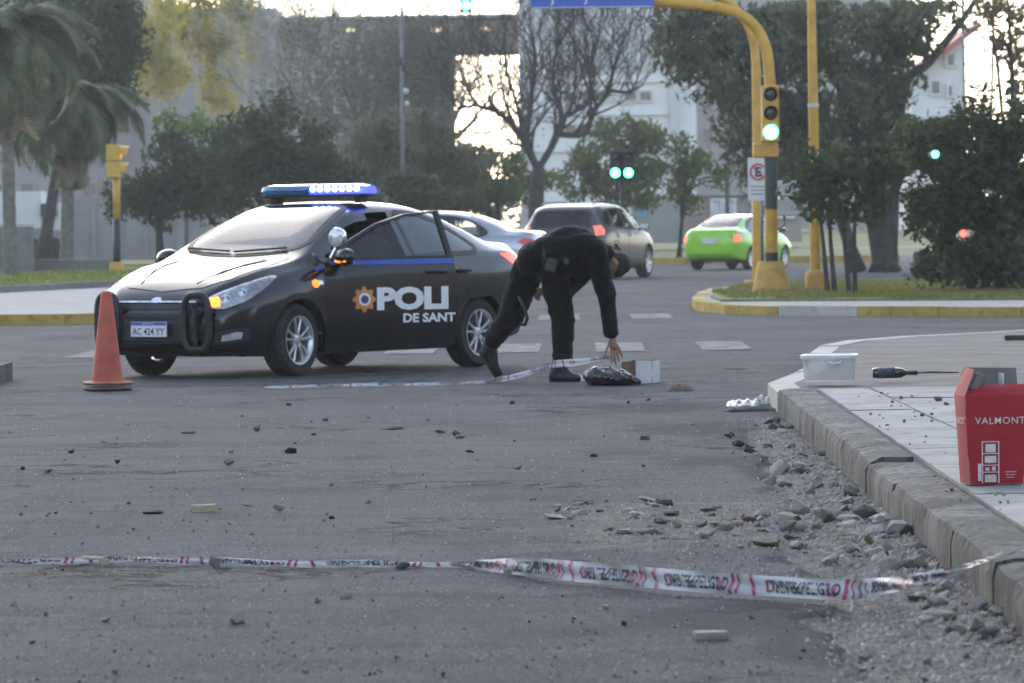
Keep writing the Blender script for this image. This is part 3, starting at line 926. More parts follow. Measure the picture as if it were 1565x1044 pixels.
FOCUS = dict(
    tabs=dict(
        zb=[(-2.30, .44), (-2.2, .32), (-1.9, .25), (-1.0, .19), (1.0, .18), (1.9, .20), (2.12, .23), (2.23, .30)],
        W=[(-2.30, .62), (-2.24, .77), (-2.05, .865), (-1.5, .905), (0, .905), (1.3, .905), (1.75, .87), (2.0, .80), (2.14, .70), (2.23, .52)],
        zs=[(-2.30, .86), (-2.2, .98), (-1.8, 1.02), (-1.0, 1.0), (0, .965), (.9, .935), (1.3, .89), (1.7, .80), (2.0, .70), (2.16, .60), (2.23, .5)],
        ws=[(-2.30, .56), (-2.2, .73), (-1.8, .83), (0, .862), (1, .85), (1.5, .825), (1.85, .77), (2.08, .66), (2.23, .46)],
        zt=[(-2.30, .92), (-2.24, 1.05), (-2.12, 1.10), (-1.78, 1.125), (-1.4, 1.27), (-1.0, 1.405), (-.6, 1.468), (-.2, 1.484), (.15, 1.462), (.45, 1.37), (.8, 1.20), (1.12, 1.025), (1.25, .985), (1.6, .925), (1.92, .83), (2.08, .745), (2.17, .66), (2.23, .54)],
        wt=[(-2.3, .46), (-2.1, .66), (-1.75, .64), (-1.3, .58), (-.9, .565), (0, .58), (.4, .61), (.8, .69), (1.12, .755), (1.3, .73), (1.8, .66), (2.1, .5), (2.23, .38)]),
    axf=1.324, axr=-1.324, r=.316, tw=.205, track=1.57, W=.905, cab=(-1.9, 1.35), dash_z=.93, seat_x=-.05,
    side=[[(.84, 1.0), (.62, 1.125), (.32, 1.27), (.05, 1.345), (-.26, 1.375), (-.28, 1.0)],
          [(-.40, 1.005), (-.40, 1.378), (-.75, 1.35), (-1.05, 1.27), (-1.28, 1.15), (-1.38, 1.065), (-1.30, 1.025)]],
    windshield=[(1.13, 0), (1.09, .35), (.99, .60), (.90, .665), (.45, .575), (.19, .525), (.17, 0)],
    rear_glass=[(-1.0, .0), (-1.0, .47), (-1.35, .52), (-1.66, .56), (-1.72, 0), (-1.66, -.56), (-1.35, -.52), (-1.0, -.47)],
)
def scaled(sp, kx, ky, kz, **kw):
    d = dict(sp)
    d['tabs'] = {k: [(x * kx, v * (kz if k[0] == 'z' else ky)) for x, v in tb] for k, tb in sp['tabs'].items()}
    d['side'] = [[(x * kx, z * kz) for x, z in p] for p in sp['side']]
    d['windshield'] = [(x * kx, y * ky) for x, y in sp['windshield']]
    d['rear_glass'] = [(x * kx, y * ky) for x, y in sp['rear_glass']]
    for k, s_ in (('axf', kx), ('axr', kx), ('W', ky), ('track', ky), ('dash_z', kz), ('seat_x', kx)): d[k] = sp[k] * s_
    d['cab'] = (sp['cab'][0] * kx, sp['cab'][1] * kx)
    d.update(kw); return d

def mirror_on(parent, sgn, x, y, z, paint, lit=False, hold=None):
    mb = MB()
    vs, fs = [], []
    for i in range(9):
        for k in range(14):
            a = math.pi * i / 8; q = 2 * math.pi * k / 14
            dx, dy, dz = .085 * math.cos(a), .125 * math.sin(a) * math.cos(q), .082 * math.sin(a) * math.sin(q)
            if dx < -.03: dx = -.03
            vs.append((x + dx, y + sgn * .11 + dy, z + dz + .0))
    for i in range(8):
        for k in range(14): fs.append((i * 14 + k, i * 14 + (k + 1) % 14, (i + 1) * 14 + (k + 1) % 14, (i + 1) * 14 + k))
    mb.add(vs, fs); mb.box((x, y + sgn * .0, z - .05), (.07, .12, .035), bev=.01)
    o = mb.build("mirror", paint, parent, smooth=50)
    MB().box((x - .032, y + sgn * .11, z), (.006, .20, .12), bev=.002).build("mirror_glass", M_CHROME, o)
    if lit:
        MB().tube([(x + .055, y + sgn * .03, z - .035), (x + .07, y + sgn * .11, z - .04), (x + .035, y + sgn * .20, z - .032)], .014, 8).build("indicator", M_ORANGE_DIM, o, smooth=True)
    return o

# ------------------------------------------------------------------ the police car
M_POLICE = M("black_car_paint", (.005, .0055, .008), .3, 0, .3, var=.2, vs=3, coat=.8, dirt=.02)
M_POLICE.node_tree.nodes["Principled BSDF"].inputs["Coat Roughness"].default_value = .08
M_STRIPE = M("blue_stripe", (.035, .10, .42), .4, var=.06)
M_BADGE = M("orange_badge", (.62, .24, .06), .5, var=.1)
TH = R(54)
pc_fwd = Vector((-math.cos(TH), -math.sin(TH), 0)); pc_left = Vector((math.sin(TH), -math.cos(TH), 0))
pc_base = G(446, 575.5) - pc_fwd * 1.324 - pc_left * .80
police = tag(empty("police_car", pc_base, math.pi + TH), "black police car with blue roof light bar, open door reading POLI and one flashing headlight", "police car")
DOOR_LOW = [(.90, .29), (.985, .50), (.985, .78), (.905, .975), (-.32, .99), (-.345, .6), (-.335, .29)]
DOOR_UP = [(.905, .97), (.65, 1.165), (.34, 1.315), (.05, 1.395), (-.30, 1.425), (-.325, .97)]
spec = scaled(FOCUS, 1.0, 1.0, 1.025)
for k_, tb_ in spec['tabs'].items():
    spec['tabs'][k_] = [(x if x > -1.7 else -1.7 + (x + 1.7) * .82, v) for x, v in tb_]
spec['rear_glass'] = [(x if x > -1.6 else x + .02, y) for x, y in spec['rear_glass']]
spec.update(paint=M_POLICE, ws_glass=M_GLASS_WS, nx=150, steer=R(4),
    open_door=[(.86, .33), (.94, .5), (.94, .78), (.86, .98), (.62, 1.14), (.32, 1.29), (.05, 1.36), (-.27, 1.39), (-.30, .6), (-.29, .33)])
sf = build_car(spec, police)
# panels standing a little proud of the skin, so that shut lines show
sf.panel("rear_door", [(-.365, .29), (-.375, .6), (-.36, .99), (-1.36, 1.005), (-1.27, .86), (-1.02, .73), (-.93, .55), (-.90, .29)], 'left', .006, M_POLICE, police)
sf.panel("rear_door", [(-.365, .29), (-.375, .6), (-.36, .99), (-1.36, 1.005), (-1.27, .86), (-1.02, .73), (-.93, .55), (-.90, .29)], 'right', .006, M_POLICE, police)
sf.panel("front_door", [(.90, .29), (.985, .50), (.985, .78), (.905, .975), (-.32, .99), (-.345, .6), (-.335, .29)], 'right', .006, M_POLICE, police)
hood_half = [(1.27, .0), (1.25, .4), (1.16, .66), (1.55, .69), (1.90, .60), (2.05, .42), (2.10, 0)]
sf.panel("hood", hood_half + [(x, -y) for x, y in hood_half[-2:0:-1]], 'top', .006, M_POLICE, police, .08)
for s_ in (1, -1):
    pts = [sf.pt(x, s_ * y, 'top', .004)[0] for x, y in ((1.28, .50), (1.5, .46), (1.75, .40), (2.0, .31))]
    MB().tube(pts, [.012, .016, .016, .008], 8).build("hood_crease", M_POLICE, police, smooth=True)
sf.panel("trunk_lid", [(-1.80, .60), (-2.16, .60), (-2.20, 0), (-2.16, -.60), (-1.80, -.60)], 'top', .006, M_POLICE, police)
sf.panel("sill", [(.94, .20), (.94, .275), (-.92, .275), (-.92, .20)], 'left', .012, M_TRIM, police)
sf.panel("sill", [(.94, .20), (.94, .275), (-.92, .275), (-.92, .20)], 'right', .012, M_TRIM, police)
# opening of the left front door
MB().box((.31, .62, .30), (1.2, .36, .12)).build("door_sill", M_TRIM, police)
MB().box((-.34, .80, .66), (.10, .06, .72), bev=.01).build("door_pillar", M_POLICE, police)
# front
sf.panel("upper_grille", [(-.40, .645), (-.42, .60), (.42, .60), (.40, .645)], 'front', .008, M_TRIM, police)
gr = sf.panel("lower_grille", rounded([(-.50, .56), (-.40, .33), (.40, .33), (.50, .56)], .03), 'front', .008, M_TRIM, police)
for k in range(4):
    z = .36 + k * .055; w_ = .41 + k * .022
    sf.panel("grille_slat", [(-w_, z), (w_, z), (w_, z + .014), (-w_, z + .014)], 'front', .016, M_TRIM, gr, .12)
sf.panel("grille_trim", [(-.44, .655), (.44, .655), (.43, .668), (-.43, .668)], "front", .012, M_LAMP, police, .12)
sf.panel("badge", [(.055 * math.cos(a), .675 + .024 * math.sin(a)) for a in np.linspace(0, 2 * math.pi, 17)[:-1]], 'front', .012, M_CHROME, police)
sf.panel("splitter", [(-.66, .20), (.66, .20), (.62, .26), (-.62, .26)], 'front', .015, M_TRIM, police)
pl = MB().box((2.285, 0.0, .43), (.014, .40, .13), bev=.004).build("number_plate", M_PLATE, police)
MB().box((2.293, 0, .479), (.004, .392, .028)).build("plate_band", M_PLATE_BLUE, pl)
vs, fs, w_ = text2d("AC 424 YY", .06, .012, .92)
MB().add([(2.2935, -w_ / 2 + u, .382 + v) for u, v in vs], fs).build("plate_lettering", M_INK, pl)
vs, fs, w_ = text2d("ARGENTINA", .014, .0, 1.1)
MB().add([(2.2957, -w_ / 2 + u, .472 + v) for u, v in vs], fs).build("plate_lettering", M_WHITE, pl)
for ax, s_ in (('fl', 1), ('fr', -1)):
    out = [(-1.16, .645), (-1.12, .605), (-1.0, .60), (-.80, .665), (-.62, .775), (-.50, .87), (-.57, .877), (-.80, .815), (-1.0, .75), (-1.13, .695)]
    hl = sf.panel("headlight", rounded(out, .03), ax, .006, M_LAMP, police, .05)
    for cx_, cz_, rr in ((-.98, .68, .045), (-.84, .735, .040)):
        c_, n_ = sf.pt(cx_, cz_, ax, .012)
        d = n_.to_track_quat('Z', 'Y').to_matrix()
        m_ = MB().lathe([(rr, -.01), (rr, .004), (rr * .8, .006), (rr * .75, -.004), (0, .006)], 16)
        m_.v = [tuple(c_ + d @ Vector(v)) for v in m_.v]
        m_.build("projector", M_CHROME, hl, smooth=40)
    tag(sf.panel("indicator", [(-1.145, .647), (-1.115, .622), (-1.03, .622), (-1.035, .70), (-1.12, .69)], ax, .011, M_ORANGE, hl, .03), "glowing orange turn signal" if s_ > 0 else None)
    sf.panel("lamp_cover", rounded(out, .03), ax, .014, M_CLEAR, hl, .06, .006)
    fg = sf.panel("fog_light", [(-1.03, .325), (-.86, .345), (-.84, .40), (-.90, .405), (-1.02, .375)], ax, .008, M_LAMP, police, .05)
    sf.panel("bumper_intake", [(-1.10, .295), (-.78, .325), (-.78, .43), (-.9, .44), (-1.08, .40)], ax, .003, M_TRIM, police, .05)
# tail lamps, rear plate
for ax, s_ in (('rl', 1), ('rr', -1)):
    tl = sf.panel("tail_light", rounded([(-1.08, .82), (-.84, .85), (-.68, .95), (-.60, 1.03), (-.84, 1.035), (-1.08, 1.0)], .03), ax, .007, M_REDLIT, police, .05)
sf.panel("rear_bumper", [(-.7, .46), (.7, .46), (.72, .60), (-.72, .60)], 'rear', .012, M_POLICE, police)
MB().box((-2.21, 0, .80), (.012, .40, .13)).build("number_plate", M_PLATE, police)
# push bars
for yy in (.50, -.50):
    b = MB()
    pts = [(2.28, yy + .125 * math.copysign(abs(math.cos(a)) ** .55, math.cos(a)), .49 + .235 * math.copysign(abs(math.sin(a)) ** .6, math.sin(a))) for a in np.linspace(0, 2 * math.pi, 29)[:-1]]
    pts = [(x - .12 * abs(y) ** 2, y, z) for x, y, z in pts]
    b.tube(pts, .031, 10, closed=True)
    b.tube([(2.25, yy, .30), (2.27, yy, .66)], .02, 8)
    b.box((2.18, yy, .36), (.2, .05, .05)); b.box((2.18, yy, .58), (.2, .05, .05))
    pb = b.build("push_bar", M_TRIM, police, smooth=50)
    MB().box((2.30, yy + .01, .50), (.03, .05, .11), bev=.008).build("push_bar_pad", M_TRIM, pb)
# wipers, antenna
for y0, y1 in ((.52, -.02), (-.08, -.60)):
    pts = [sf.pt(1.10 - .12 * abs(y_) - .02, y_, 'top', .02)[0] for y_ in np.linspace(y0, y1, 6)]
    MB().tube(pts, .010, 6).build("wiper", M_TRIM, police)
# side repeater on the wing, blue stripe on the wing
sf.panel("side_repeater", [(1.10 + .045 * math.cos(a), .80 + .034 * math.sin(a)) for a in np.linspace(0, 2 * math.pi, 15)[:-1]], 'left', .012, M_ORANGE_DIM, police, .03)
sf.panel("wing_badge", [(1.055, .795), (.995, .79), (.995, .825), (1.055, .83)], 'left', .006, M_LAMP, police, .03)
sf.panel("blue_stripe", [(1.06, .905), (1.06, .925), (.92, .955), (.92, .93)], 'left', .006, M_STRIPE, police, .05)
for ax, s_ in (('left', 1), ('right', -1)):
    for xx in (-1.05,) + ((-.12,) if s_ < 0 else ()):
        c_, n_ = sf.pt(xx, .88, ax, .03)
        h_ = MB().box(c_, (.20, .03, .036), bev=.012)
        sf.panel("handle_recess", [(xx + .08 * math.cos(a), .872 + .036 * math.sin(a)) for a in np.linspace(0, 2 * math.pi, 13)[:-1]], ax, .009, M_TRIM, police, .03)
        h_.build("door_handle", M_TRIM, police, smooth=40)
mirror_on(police, -1, .80, -.90, 1.03, M_POLICE)
# roof light bar
M_LB_TEAL = M("light_bar_blue_lens", (.02, .12, .25), .12, coat=1, var=.3, vs=9)
M_LB_LIT = M("light_bar_lit", (.05, .1, .8), .2, emit=(.06, .07, 1.0), estr=1.0)
M_LED = M("blue_led", (.6, .7, 1), .3, emit=(.42, .52, 1.0), estr=3.6)
lb = MB().box((-.10, 0, 1.575), (.26, 1.10, .03), bev=.01)
lb.box((-.10, .48, 1.54), (.10, .06, .07)); lb.box((-.10, -.48, 1.54), (.10, .06, .07))
lbo = lb.build("light_bar", M_TRIM, police, smooth=40)
def lens(y0, y1, mat_, nm):
    mb = MB(); vs = []
    sec = [(-.13, -.0), (-.14, .03), (-.11, .062), (0, .072), (.11, .062), (.14, .03), (.13, 0)]
    ys = np.linspace(y0, y1, 7)
    for y in ys:
        for x, z in sec:
            k = 1 - .45 * max(0, (abs(y) - .48) / .12) ** 2
            vs.append((-.10 + x * k, y, 1.588 + 1.25 * z * (k * .4 + .6)))
    n = len(sec)
    fs = [(i * n + k, i * n + k + 1, (i + 1) * n + k + 1, (i + 1) * n + k) for i in range(6) for k in range(n - 1)]
    fs += [tuple(range(n)), tuple(range(6 * n, 7 * n))]
    return mb.add(vs, fs).build(nm, mat_, lbo, smooth=40)
lens(-.60, -.015, M_LB_TEAL, "blue_lens"); lens(.0, .60, M_LB_LIT, "lit_blue_lens")
for k in range(7):
    y = .05 + k * .083
    MB().sphere((.048, y, 1.632), (.014, .030, .026), 10, 6).build("led", M_LED, lbo, smooth=True)
# pillar spot lamp
sl = MB().lathe([(0, -.09), (.05, -.085), (.085, -.04), (.09, 0), (.085, .012)], 20, 'X', (.84, .93, 1.20))
sl.tube([(.80, .90, 1.12), (.84, .86, 1.02)], .015, 8)
slo = sl.build("spot_lamp", M_CHROME, police, smooth=45)
MB().lathe([(.083, .008), (.05, .024), (0, .03)], 20, 'X', (.84, .93, 1.20)).build("spot_lamp_glass", M_LAMP, slo, smooth=True)
# the open left front door
HINGE = (.95, .86, .0)
DOOR_ANG = R(-27)
d_low = sf.panel("open_front_door", DOOR_LOW, 'left', .006, M_POLICE, police, .06, skirt=.10, back=True, origin=HINGE)
d_low.location = HINGE; d_low.rotation_euler = (0, 0, DOOR_ANG)
tag(d_low, "open front door with white POLI lettering and an orange star")
d_win = spec['side'][0]
sf.ring("door_window_frame", [DOOR_UP[0], DOOR_UP[1], DOOR_UP[2], DOOR_UP[3], DOOR_UP[4], DOOR_UP[5]], offset_poly(d_win, -.004), 'left', .006, M_TRIM, d_low, .05, HINGE)
sf.panel("door_window", offset_poly(d_win, .012), 'left', -.012, M_GLASS, d_low, .10, 0, origin=HINGE)
sf.panel("blue_stripe", [(.86, .955), (.88, .985), (-.31, 1.0), (-.32, .955)], 'left', .012, M_STRIPE, d_low, .08, .006, origin=HINGE)
sf.text("police_lettering", "POLI", .205, .455, .555, 'left', .014, M_WHITE, d_low, .05, 1.38, origin=HINGE, spacing=.97)
sf.text("police_lettering", "DE SANT", .082, .20, .445, 'left', .014, M_WHITE, d_low, .035, 1.2, origin=HINGE)
star = []
for k in range(32):
    a = 2 * math.pi * k / 32; rr = .118 if k % 4 == 0 else (.082 if k % 4 == 2 else .10)
    star.append((.575 + rr * math.cos(a), .655 + rr * math.sin(a)))
sf.panel("star_badge", star, 'left', .010, M_BADGE, d_low, .06, .004, origin=HINGE)
sf.panel("badge_ring", [(.575 + .058 * math.cos(a), .655 + .058 * math.sin(a)) for a in np.linspace(0, 2 * math.pi, 21)[:-1]], 'left', .016, M_WHITE, d_low, .03, .004, origin=HINGE)
sf.panel("badge_shield", [(.575 + .036 * math.cos(a), .655 + .036 * math.sin(a)) for a in np.linspace(0, 2 * math.pi, 17)[:-1]], 'left', .021, M("badge_shield_blue", (.05, .07, .15), .5, var=.4, vs=30), d_low, .03, .004, origin=HINGE)
c_, n_ = sf.pt(-.14, .885, 'left', .03)
MB().box(tuple(Vector(c_) - Vector(HINGE)), (.20, .03, .036), bev=.012).build("door_handle", M_POLICE, d_low, smooth=40)
mo = mirror_on(d_low, 1, .80 - HINGE[0], .90 - HINGE[1], 1.03, M_POLICE, True)
MB().box((-.55, -.09, .62), (.8, .03, .4), bev=.01).build("door_card", M_SEAT, d_low)

# ------------------------------------------------------------------ the other cars
def place(px, py, heading):
    """base point and turn for a car: heading is measured from straight ahead, positive to the right"""
    return G(px, py), R(90) - heading
SUV = dict(
    tabs=dict(
        zb=[(-2.34, .50), (-2.25, .38), (-1.5, .27), (1.5, .26), (2.2, .32), (2.35, .42)],
        W=[(-2.34, .80), (-2.27, .93), (-2.0, .985), (0, .99), (1.6, .97), (2.1, .82), (2.35, .52)],
        zs=[(-2.34, .92), (-2.25, 1.08), (-1.6, 1.13), (-1, 1.11), (0, 1.07), (1, 1.05), (1.5, 1.0), (2.1, .86), (2.35, .64)],
        ws=[(-2.34, .76), (-2.2, .90), (-1.6, .945), (0, .945), (1, .93), (1.6, .90), (2.1, .72), (2.35, .45)],
        zt=[(-2.34, 1.02), (-2.30, 1.16), (-2.2, 1.38), (-2.08, 1.56), (-1.9, 1.64), (-1.4, 1.685), (-.6, 1.70), (0, 1.685), (.3, 1.62), (.75, 1.40), (1.15, 1.15), (1.4, 1.09), (2.0, .97), (2.25, .84), (2.35, .68)],
        wt=[(-2.34, .60), (-2.1, .66), (-1.5, .67), (0, .67), (.4, .69), (1.1, .79), (1.5, .75), (2.1, .6), (2.35, .4)]),
    axf=1.35, axr=-1.35, r=.365, tw=.235, track=1.70, W=.985, cab=(-2.0, 1.4), dash_z=1.05, seat_x=.0,
    side=[[(.86, 1.11), (.45, 1.37), (.1, 1.53), (-.26, 1.575), (-.26, 1.12)],
          [(-.38, 1.12), (-.38, 1.58), (-1.15, 1.56), (-1.22, 1.16)], [(-1.32, 1.165), (-1.27, 1.53), (-1.62, 1.48), (-1.86, 1.30), (-1.86, 1.22)]],
    windshield=[(1.15, 0), (1.1, .4), (1.0, .66), (.9, .70), (.45, .62), (.25, .58), (.24, 0)],
    rear_glass=[(-.66, 1.16), (.66, 1.16), (.60, 1.50), (.5, 1.535), (-.5, 1.535), (-.60, 1.50)], rear_axis='rear',
    paint=M("darkened_silver_paint", (.05, .051, .055), .35, .1, var=.05, coat=.35, dirt=.05), glass=M_GLASS_DK, side_glass=M_GLASS_DK, nx=90, rim=dict(spokes=6, twin=False))  # silver darkened: the dark reflections on the side are put into the colour
b_, rz = place(904, 425.5, R(17.5))
suv = tag(empty("parked_suv", b_, rz), "silver sport utility car with dark tinted rear window, behind the bending person", "car")
s2 = build_car(SUV, suv)
for ax, s_ in (('rl', 1), ('rr', -1)):
    s2.panel("tail_light", [(-1.06, .98), (-.86, 1.0), (-.80, 1.10), (-.88, 1.19), (-1.08, 1.18)], ax, .008, M_REDLIT, suv, .06)
s2.panel("rear_bumper", [(-.78, .48), (.78, .48), (.80, .66), (-.80, .66)], 'rear', .03, M_TRIM, suv)
s2.panel("tailgate", [(-.66, .70), (.66, .70), (.70, 1.10), (-.70, 1.10)], 'rear', .006, SUV['paint'], suv)
pl = MB().box((-2.365, 0, .88), (.012, .42, .13)).build("number_plate", M_PLATE, suv)
for ax, s_ in (('left', 1), ('right', -1)):
    s2.panel("front_door", [(.93, .40), (.95, 1.06), (-.30, 1.085), (-.31, .40)], ax, .006, SUV['paint'], suv)
    s2.panel("rear_door", [(-.34, .40), (-.33, 1.085), (-1.26, 1.12), (-1.2, .86), (-.98, .62), (-.95, .40)], ax, .006, SUV['paint'], suv)
    s2.panel("side_moulding", [(1.0, .29), (1.0, .44), (-1.0, .46), (-1.0, .30)], ax, .012, M_TRIM, suv)
    for xx in (-.15, -1.08):
        c_, n_ = s2.pt(xx, .97, ax, .03); MB().box(c_, (.2, .03, .04), bev=.01).build("door_handle", M_CHROME, suv)
    MB().tube([(.2, s_ * .60, 1.70), (-.3, s_ * .60, 1.725), (-1.6, s_ * .60, 1.71), (-1.85, s_ * .60, 1.66)], .018, 6).build("roof_rail", M_TRIM, suv)
    mirror_on(suv, s_, .80, s_ * .93, 1.14, M_TRIM)
    s2.panel("headlight", [(-1.22, .74), (-.75, .90), (-.72, .96), (-1.1, .90)], 'fl' if s_ > 0 else 'fr', .008, M_LAMP, suv)

M_GREEN = M("lime_green_paint", (.30, .68, .03), .28, 0, .5, var=.05, coat=.9)
GREEN = scaled(FOCUS, .92, .895, .957, paint=M_GREEN, glass=M_GLASS_DK, r=.29, tw=.18, nx=90, rim=dict(spokes=7, twin=False))
b_, rz = place(1131, 411, R(24))
green = tag(empty("parked_car", b_, rz), "lime green sedan with red tail lights beside the traffic signal mast", "car")
s3 = build_car(GREEN, green)
for ax, s_ in (('rl', 1), ('rr', -1)):
    s3.panel("tail_light", [(-1.01, .70), (-.84, .72), (-.80, .90), (-1.0, .88)], ax, .008, M_REDLIT, green, .05)
    mirror_on(green, s_, .76, s_ * .80, .98, M_GREEN)
    sd = 'left' if s_ > 0 else 'right'
    s3.panel("front_door", [(.84, .30), (.86, .90), (-.28, .935), (-.30, .30)], sd, .006, M_GREEN, green)
    s3.panel("rear_door", [(-.33, .30), (-.32, .935), (-1.18, .95), (-1.1, .8), (-.86, .6), (-.83, .30)], sd, .006, M_GREEN, green)
    for xx in (-.13, -.95):
        c_, n_ = s3.pt(xx, .83, sd, .03); MB().box(c_, (.17, .03, .035), bev=.01).build("door_handle", M_TRIM, green)
s3.panel("rear_bumper", [(-.62, .42), (.62, .42), (.66, .58), (-.66, .58)], 'rear', .03, M_GREEN, green)
MB().box((-2.135, 0, .74), (.014, .40, .13)).build("number_plate", M_PLATE, green)

M_SILVER2 = M("pale_silver_paint", (.36, .38, .41), .28, .6, var=.05, coat=.9)
SIL = scaled(FOCUS, 1.0, 1.0, 1.03, paint=M_SILVER2, nx=90)
b_ = Vector((-1.62, 92, 0))
silver = tag(empty("silver_sedan", b_, R(180 - 12)), "pale silver sedan partly hidden behind the police car trunk", "car")
s4 = build_car(SIL, silver)
for ax, s_ in (('rl', 1), ('rr', -1)):
    s4.panel("tail_light", [(-1.10, .80), (-.90, .84), (-.78, .93), (-.90, 1.0), (-1.10, .97)], ax, .007, M_RED, silver, .05)
    sd = 'left' if s_ > 0 else 'right'
    s4.panel("rear_door", [(-.365, .29), (-.36, .99), (-1.36, 1.005), (-1.27, .86), (-1.02, .73), (-.90, .29)], sd, .006, M_SILVER2, silver)
    s4.panel("front_door", [(.90, .29), (.905, .975), (-.32, .99), (-.335, .29)], sd, .006, M_SILVER2, silver)
    for xx in (-.12, -1.05):
        c_, n_ = s4.pt(xx, .88, sd, .03); MB().box(c_, (.19, .03, .036), bev=.01).build("door_handle", M_SILVER2, silver)
    mirror_on(silver, s_, .80, s_ * .90, 1.03, M_SILVER2)
# ================================================================== street furniture
M_YEL = M("yellow_post_paint", (.56, .30, .035), .5, var=.14, vs=4, dirt=.25, bump=.05)
M_YELC = M("yellow_concrete_base", (.55, .31, .07), .75, var=.15, vs=5, dirt=.4, bump=.25, bs=25)
M_BAND = M("dark_green_band", (.035, .055, .045), .5, var=.2)
M_BLACKP = M("black_post_paint", (.022, .022, .024), .5, var=.2)
M_GREYP = M("grey_post", (.16, .165, .17), .5, .2, var=.15)
M_GREYL = M("light_grey_box", (.50, .51, .53), .5, var=.1, dirt=.2)
M_LENS_OFF = M("dark_signal_lens", (.03, .028, .026), .25, var=.3)
M_GREENLIT = M("green_signal_light", (.2, .9, .7), .3, emit=(.03, 1.0, .58), estr=13)
M_GREENFAR = M("green_signal_far", (.2, .9, .6), .3, emit=(.05, 1.0, .45), estr=6)
M_REDFAR = M("red_signal_light", (.9, .1, .05), .3, emit=(1.0, .06, .05), estr=2.6)
M_BLUESIGN = M("blue_sign", (.03, .09, .40), .4, var=.06)
M_SIGNW = M("white_sign", (.62, .63, .63), .5, var=.06, dirt=.1)
M_SIGNR = M("sign_red", (.45, .04, .04), .5, var=.08)

def wz(py, Y, px=CX): return P(px, py, Y).z
def signal_head(parent, x, y, z0, z1, w, depth, n, lit, mat_box, facing=-1, lit_mat=None, axis='y'):
    """a signal head with n round lenses and hoods; lit counts from the bottom; facing along -y or +x"""
    h = z1 - z0
    o = MB().box((x, y, (z0 + z1) / 2), (w, depth, h) if axis == 'y' else (depth, w, h), bev=.02).build("signal_head", mat_box, parent, smooth=40)
    for k in range(n):
        zc = z0 + h * (k + .5) / n; r = min(w, h / n) * .40
        if axis == 'y':
            fy = y - depth / 2
            MB().lathe([(0, -.012), (r * .6, -.008), (r, 0), (r, .01)], 20, 'Y', (x, fy - .004, zc)).build("signal_lens", lit_mat if k in lit else M_LENS_OFF, o, smooth=True)
            vs = []
            for a in np.linspace(-.35, math.pi + .35, 17):
                for d, e in ((0, 1.12), (-.20 * (.55 + .45 * max(0, math.sin(a))), 1.10)):
                    vs.append((x + r * e * math.cos(a), fy + d, zc + r * e * math.sin(a)))
            MB().add(vs, [(2 * i, 2 * i + 1, 2 * i + 3, 2 * i + 2) for i in range(16)]).build("signal_hood", mat_box if mat_box is not M_YEL else M_BAND, o, smooth=True)
        else:
            fx = x + depth / 2
            MB().lathe([(0, .012), (r * .6, .008), (r, 0), (r, -.01)], 20, 'X', (fx + .004, y, zc)).build("signal_lens", lit_mat if k in lit else M_LENS_OFF, o, smooth=True)
            vs = []
            for a in np.linspace(-.35, math.pi + .35, 17):
                for d, e in ((0, 1.12), (.22 * (.55 + .45 * max(0, math.sin(a))), 1.10)):
                    vs.append((fx + d, y + r * e * math.cos(a), zc + r * e * math.sin(a)))
            MB().add(vs, [(2 * i, 2 * i + 1, 2 * i + 3, 2 * i + 2) for i in range(16)]).build("signal_hood", mat_box, o, smooth=True)
    return o

# ---- front signal mast with the green light
Y1 = 77.0
b0 = P(1179, 462, Y1)
mast = tag(empty("traffic_signal_mast", (b0.x, Y1, .15)), "yellow arm mast with lit green signal and dark bands on a tapered concrete base", "traffic light", "yellow curved traffic signal masts")
def L1(px, py, Y=Y1): return P(px, py, Y) - mast.location
MB().lathe([(0, -.06), (.315, -.06), (.30, .02), (.215, .46), (.20, .49), (0, .49)], 20).build("base", M_YELC, mast, smooth=40)
def seg(name, parent, y0, y1, r, mat_, px0, px1, Y, org, n=14):
    a, b = P(px0, y0, Y) - org, P(px1, y1, Y) - org
    return MB().tube([a, b], [r, r], n).build(name, mat_, parent, smooth=40)
org = mast.location
seg("pole_band", mast, 420, 386, .105, M_BLACKP, 1179, 1179, Y1, org)
seg("pole", mast, 386, 320, .102, M_YEL, 1179, 1178.5, Y1, org)
seg("pole_band", mast, 320, 241, .105, M_BAND, 1178.5, 1178, Y1, org)
MB().box(L1(1170, 230), (.40, .26, .23), bev=.02).build("bracket", M_YEL, mast, smooth=40)
arm_px = [(1178, 241), (1177, 170), (1175.5, 110), (1170, 72), (1155, 42), (1130, 22), (1095, 11), (1050, 6), (1000, 2), (900, -3), (800, -8)]
cv = catmull(arm_px, 5)
MB().tube([L1(a, b) for a, b in cv], np.linspace(.092, .075, len(cv)), 14).build("arm", M_YEL, mast, smooth=40)
hp = L1(1176, 175)
signal_head(mast, hp.x, hp.y - .24, L1(1176, 217).z, L1(1176, 131).z, .27, .20, 3, (0,), M_YEL, lit_mat=M_GREENLIT)
# ---- blue street sign on the arm
c = P(905, -14, Y1 - .14)
sg = MB().box((0, 0, 0), (1.93, .03, .54), bev=.01).build("street_name_sign", M_BLUESIGN, loc=c)
tag(sg, "blue street name sign hanging on the yellow signal arm, cut by the top edge", "street sign")
MB().box((0, -.017, -.255), (1.90, .006, .012)).build("sign_border", M_SIGNW, sg)
for dx, w_ in ((-.62, .035), (-.10, .05)):
    MB().tube([(dx, -.02, -.12), (dx + .005, -.02, -.19), (dx - .03, -.02, -.215)], .016, 6).build("sign_lettering", M_SIGNW, sg)
